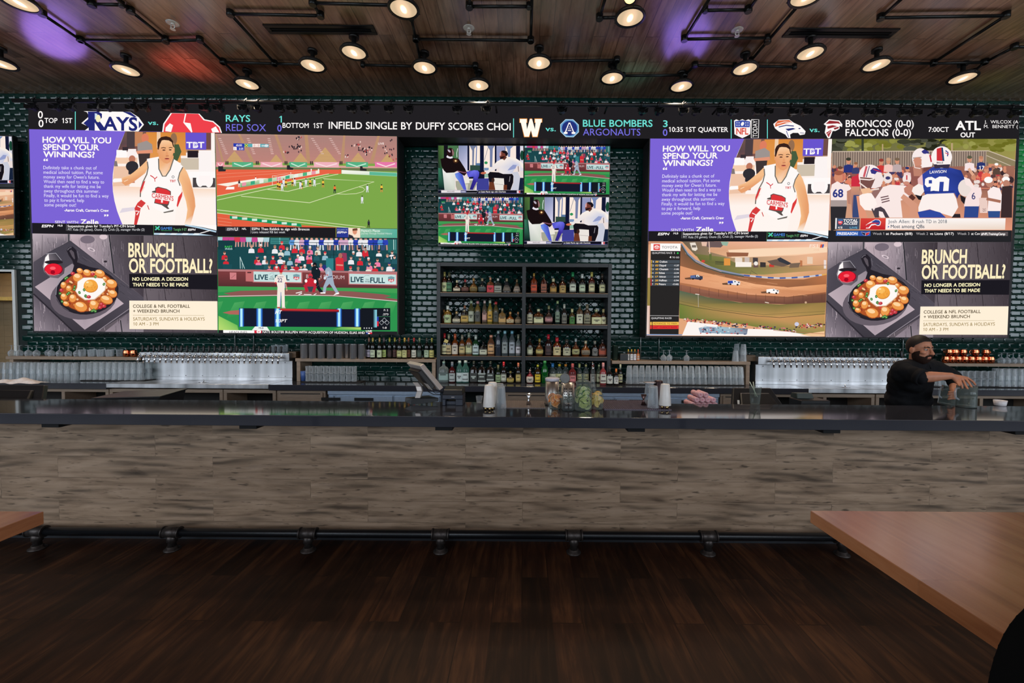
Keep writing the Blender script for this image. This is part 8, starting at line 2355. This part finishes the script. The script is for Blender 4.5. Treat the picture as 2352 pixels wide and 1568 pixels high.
pel = Vector((PK(2084, 930, 4.28).x, 4.28 * KD, 0.96))
wai = Vector((PK(2088, 915, 4.24).x, 4.24 * KD, 1.10))
che = Vector((PK(2097, 868, 4.16).x, 4.15 * KD, 1.29))
uch = Vector((PK(2104, 848, 4.12).x, 4.12 * KD, 1.385))
rsh = PK(2068, 848, 4.02)
relb = PK(2116, 866, 3.86)
rwr = PK(2184, 863, 3.80)
lsh = PK(2148, 846, 4.20)
lelb = PK(2192, 866, 4.14)
lwr = PK(2190, 896, 4.03)
person = thing('person', 'bearded bartender with dark hair in a black shirt reaching over the bar to a pitcher', 'person', (pel.x, pel.y, 0))
PL = Vector((-pel.x, -pel.y, 0))

b = MB()
# head
blob(b, hp(0, -0.012, 0.028), (0.079, 0.099, 0.095), HM)
blob(b, hp(0, 0.022, -0.045), (0.061, 0.070, 0.078), HM)
blob(b, hp(0, 0.050, -0.094), (0.030, 0.024, 0.022), HM)
blob(b, hp(0, 0.078, 0.030), (0.052, 0.012, 0.012), HM)      # brow
capsule(b, hp(0, 0.088, 0.012), hp(0, 0.112, -0.030), 0.009, 0.014)   # nose
for s in (-1, 1):
    blob(b, hp(s * 0.011, 0.101, -0.034), (0.008, 0.010, 0.008), HM)
    blob(b, hp(s * 0.040, 0.060, -0.022), (0.026, 0.024, 0.020), HM)  # cheekbones
    blob(b, hp(s * 0.079, -0.012, -0.008), (0.010, 0.022, 0.034), HM)  # ears
    blob(b, hp(s * 0.033, 0.074, 0.016), (0.018, 0.010, 0.006), HM)    # upper lids
    blob(b, hp(s * 0.033, 0.072, -0.008), (0.017, 0.010, 0.005), HM)   # lower lids
blob(b, hp(0, 0.086, -0.064), (0.024, 0.010, 0.006), HM)      # lips
blob(b, hp(0, 0.084, -0.075), (0.021, 0.010, 0.007), HM)
capsule(b, hp(0, -0.02, -0.05), neck + Vector((0, 0.02, -0.03)), 0.056, 0.062)
# trunk under the shirt, legs
capsule(b, neck + Vector((0, 0.02, -0.03)), che, 0.07, 0.13)
capsule(b, che, pel, 0.13, 0.14)
for s in (-1, 1):
    hip = pel + Vector((s * 0.10, 0.02, -0.05))
    kne = Vector((pel.x + s * 0.12, pel.y - 0.02, 0.50))
    ank = Vector((pel.x + s * 0.13, pel.y + 0.06, 0.09))
    capsule(b, hip, kne, 0.095, 0.058)
    capsule(b, kne, ank, 0.06, 0.04)
    capsule(b, ank + Vector((0, 0, -0.04)), ank + Vector((0, -0.16, -0.055)), 0.045, 0.03)
# near arm over the bar
capsule(b, uch, rsh, 0.09, 0.062)
capsule(b, rsh, relb, 0.056, 0.047)
mid = relb.lerp(rwr, 0.35)
capsule(b, relb, mid, 0.047, 0.046)
capsule(b, mid, rwr, 0.046, 0.027)
kn = [PK(2203, 870, 3.765), PK(2209, 868.5, 3.78), PK(2215.6, 867.5, 3.795), PK(2221, 868, 3.812)]
for k_ in kn:
    capsule(b, rwr, k_, 0.022, 0.0125)
capsule(b, kn[0], kn[3], 0.0125, 0.0115)
FJ = [[(2206.5, 878, 3.742), (2209, 885.5, 3.727), (2210.5, 891, 3.722)], [(2214, 877, 3.750), (2218.5, 886, 3.722), (2222.4, 892.5, 3.700)], [(2222.5, 875, 3.765), (2228.3, 883, 3.735), (2232.2, 889.5, 3.712)], [(2229.5, 872.5, 3.79), (2236, 877.5, 3.775), (2240.3, 883.5, 3.76)]]
for k_, ch_ in zip(kn, FJ):
    p_ = k_
    for i, j in enumerate(ch_):
        n_ = PK(*j)
        capsule(b, p_, n_, (0.0115, 0.0098, 0.0088)[i], (0.0098, 0.0088, 0.0078)[i], seg=10)
        p_ = n_
th = [rwr.lerp(kn[0], 0.35) + Vector((0.0, -0.005, -0.012)), PK(2199, 878, 3.755), PK(2203.5, 885, 3.715)]
capsule(b, th[0], th[1], 0.017, 0.0125, seg=10)
capsule(b, th[1], th[2], 0.0115, 0.009, seg=10)
# far arm, bent down to the second pitcher
capsule(b, uch, lsh, 0.09, 0.062)
capsule(b, lsh, lelb, 0.056, 0.046)
capsule(b, lelb, lwr, 0.046, 0.027)
pal = PK(2190, 905, 3.99)
lk = [PK(2191, 901 + 4.4 * i, 3.955 + 0.004 * i) for i in range(4)]
for k_ in lk:
    capsule(b, lwr, k_, 0.021, 0.0125)
for i, k_ in enumerate(lk):
    a_, c_ = PK(2186 - i * 0.5, 899.5 + 5.2 * i, 3.912), PK(2179.5 - (i % 2) * 1.5, 900 + 5.6 * i, 3.906)
    capsule(b, k_, a_, 0.0112, 0.0096, seg=10)
    capsule(b, a_, c_, 0.0094, 0.0078, seg=10)
capsule(b, lwr, PK(2187, 897, 4.02), 0.018, 0.013, seg=10)
capsule(b, PK(2187, 897, 4.02), PK(2182, 894, 4.052), 0.0115, 0.009, seg=10)
fuse(b, 'body', SKIN, 0.0044, 3, person, PL)

# shirt
s = MB()
capsule(s, che, wai, 0.145, 0.15, seg=24)
capsule(s, wai, pel + Vector((0, 0, -0.03)), 0.15, 0.165, seg=24)
blob(s, che + Vector((-0.02, 0.02, -0.01)), (0.185, 0.135, 0.165))
blob(s, che.lerp(wai, 0.55) + Vector((-0.015, 0.01, 0)), (0.186, 0.138, 0.13))
blob(s, wai + Vector((-0.01, 0, -0.02)), (0.195, 0.145, 0.16))
capsule(s, uch, rsh, 0.10, 0.074)
capsule(s, uch, lsh, 0.10, 0.074)
capsule(s, rsh, rsh.lerp(relb, 0.94), 0.074, 0.062)
capsule(s, rsh + Vector((0, 0, -0.05)), che + Vector((-0.06, -0.05, -0.02)), 0.07, 0.11)
capsule(s, lsh, lelb, 0.078, 0.062)
capsule(s, lelb, lelb.lerp(lwr, 0.45), 0.061, 0.054)
capsule(s, uch + Vector((0, 0.02, 0.0)), neck + Vector((0, 0.03, 0.0)), 0.105, 0.076)
sh_ = fuse(s, 'shirt', SHIRT, 0.0085, 14, person, PL)
tex = bpy.data.textures.new('cloth_folds', 'CLOUDS')
tex.noise_scale = 0.09
dm = sh_.modifiers.new('folds', 'DISPLACE'); dm.texture = tex; dm.strength = 0.024; dm.mid_level = 0.5; dm.texture_coords = 'LOCAL'
# collar: two flaps standing at the neck, and the rolled cuff
c = MB()
for t0, t1, open_ in ((-2.55, 0.1, 0), (0.55, 3.1, 1)):
    n = 12
    vs, fs = [], []
    for i in range(n + 1):
        a = t0 + (t1 - t0) * i / n
        d = Vector((sin(a), -cos(a), 0))
        base = neck + Vector((0.004, 0.012, -0.02))
        for rr, zz in ((0.072, -0.012), (0.066, 0.036), (0.072, 0.040), (0.088, 0.004)):
            drop = 0.018 * max(0, cos(a)) ** 2
            vs.append(base + d * rr + Vector((0, 0, zz - drop)))
    for i in range(n):
        for k in range(3):
            fs.append((i * 4 + k, i * 4 + 4 + k, i * 4 + 5 + k, i * 4 + 1 + k))
    c.add(vs, fs, True)
co = c.build('collar', SHIRT, person, PL)
so = co.modifiers.new('cloth', 'SOLIDIFY'); so.thickness = 0.003
m = MB()
ax = (relb - rsh).normalized()
e0 = rsh.lerp(relb, 0.86)
m.lathe([(0.058, -0.02), (0.071, -0.018), (0.073, 0.018), (0.067, 0.026), (0.054, 0.024)], e0 + ax * 0.01, 20, True, M=ax.to_track_quat('Z', 'Y').to_matrix(), cap=False)
m.build('rolled_cuff', SHIRT, person, PL)
t = MB()
for s_ in (-1, 1):
    hip = pel + Vector((s_ * 0.09, 0.02, -0.02))
    kne = Vector((pel.x + s_ * 0.12, pel.y - 0.02, 0.50))
    ank = Vector((pel.x + s_ * 0.13, pel.y + 0.06, 0.10))
    capsule(t, hip, kne, 0.115, 0.078)
    capsule(t, kne, ank, 0.08, 0.062)
fuse(t, 'trousers', SHIRT, 0.01, 4, person, PL)
for s_ in (-1, 1):
    f = MB()
    ank = Vector((pel.x + s_ * 0.13, pel.y + 0.06, 0.0))
    f.lathe([(0.05, 0.0), (0.055, 0.02), (0.05, 0.07), (0.03, 0.10)], ank + Vector((0, -0.06, 0)), 18, True, sx=0.95, sy=2.3)
    f.build('shoe', BLACKPL, person, PL)


def shell_part(name, material, cen, rad, keep, seg=170, rings=120, thick=0.004):
    """a patch of an ellipsoid in the head's frame"""
    vs, fs = [], []
    for j in range(rings + 1):
        ph = pi * j / rings
        for i in range(seg):
            a = 2 * pi * i / seg
            u = (sin(ph) * sin(a), sin(ph) * cos(a), cos(ph))
            r = rad(*u)
            vs.append(hp(cen[0] + r[0] * u[0], cen[1] + r[1] * u[1], cen[2] + r[2] * u[2]))
    for j in range(rings):
        for i in range(seg):
            i2 = (i + 1) % seg
            q_ = (j * seg + i, j * seg + i2, (j + 1) * seg + i2, (j + 1) * seg + i)
            cx_ = [sum(((vs[k] - HC).dot(ax_)) for k in q_) / 4 / HS for ax_ in (LT, FW, UPV)]
            if keep(*cx_):
                fs.append(q_)
    m = MB().add(vs, fs, True)
    o = m.build(name, material, person, PL)
    bm = bmesh.new(); bm.from_mesh(o.data)
    bmesh.ops.delete(bm, geom=[v for v in bm.verts if not v.link_faces], context='VERTS')
    bmesh.ops.remove_doubles(bm, verts=bm.verts, dist=1e-5)
    bm.to_mesh(o.data); bm.free()
    sd_ = o.modifiers.new('depth', 'SOLIDIFY'); sd_.thickness = thick; sd_.offset = 0
    return o


shell_part('hair', HAIR, (0, -0.012, 0.028), lambda x, f, z: (0.0815 + 0.004 * max(z, 0), 0.102 + 0.004 * max(z, 0), 0.097 + 0.008 * max(z, 0)),
           lambda x, f, z: z > 0.082 or (z > 0.044 + 0.9 * max(0, f - 0.02) and f < 0.07) or (f < 0.012 and z > -0.004 + 1.2 * max(0, f + 0.02)) or (f < -0.035 and z > -0.055))
shell_part('beard', BEARD, (0, 0.020, -0.048), lambda x, f, z: (0.066, 0.078, 0.087 if z < 0 else 0.075),
           lambda x, f, z: f > -0.03 and (z < -0.052 - 0.25 * max(0, f - 0.03) or (abs(x) > 0.045 and f < 0.045 and z < -0.012)) and not (abs(x) < 0.026 and -0.084 < z < -0.058), thick=0.007)
m = MB()
m.tube([hp(-0.036, 0.066, -0.072), hp(-0.024, 0.087, -0.056), hp(-0.010, 0.100, -0.049), hp(0.010, 0.100, -0.049), hp(0.024, 0.087, -0.056), hp(0.036, 0.066, -0.072)], [0.005, 0.0075, 0.0075, 0.0075, 0.0075, 0.005], 8)
m.build('moustache', BEARD, person, PL)
LIP = mat('lip', (170, 96, 84), 0.45)
MB().tube([hp(-0.022, 0.083, -0.071), hp(0, 0.096, -0.070), hp(0.022, 0.083, -0.071)], [0.003, 0.0065, 0.003], 8).build('mouth', LIP, person, PL)
EYE, IRIS = mat('eye_white', (176, 166, 160), 0.3), mat('iris', (60, 66, 60), 0.15)
for s_ in (-1, 1):
    e = MB().sphere(hp(s_ * 0.033, 0.072, 0.005), 0.0116, 14, 10).build('eye', EYE, person, PL)
    d = (FW * 0.97 + LT * 0.2).normalized()
    q_ = MB()
    q_.lathe([(0.0064, 0.0), (0.004, 0.0015), (0.0001, 0.002)], hp(s_ * 0.033, 0.072, 0.004) + d * 0.0115, 14, True, M=d.to_track_quat('Z', 'Y').to_matrix())
    q_.build('iris', IRIS, e)
    MB().tube([hp(s_ * 0.013, 0.092, 0.024), hp(s_ * 0.030, 0.090, 0.030), hp(s_ * 0.052, 0.072, 0.026)], [0.004, 0.0048, 0.003], 8).build('eyebrow', HAIR, person, PL)
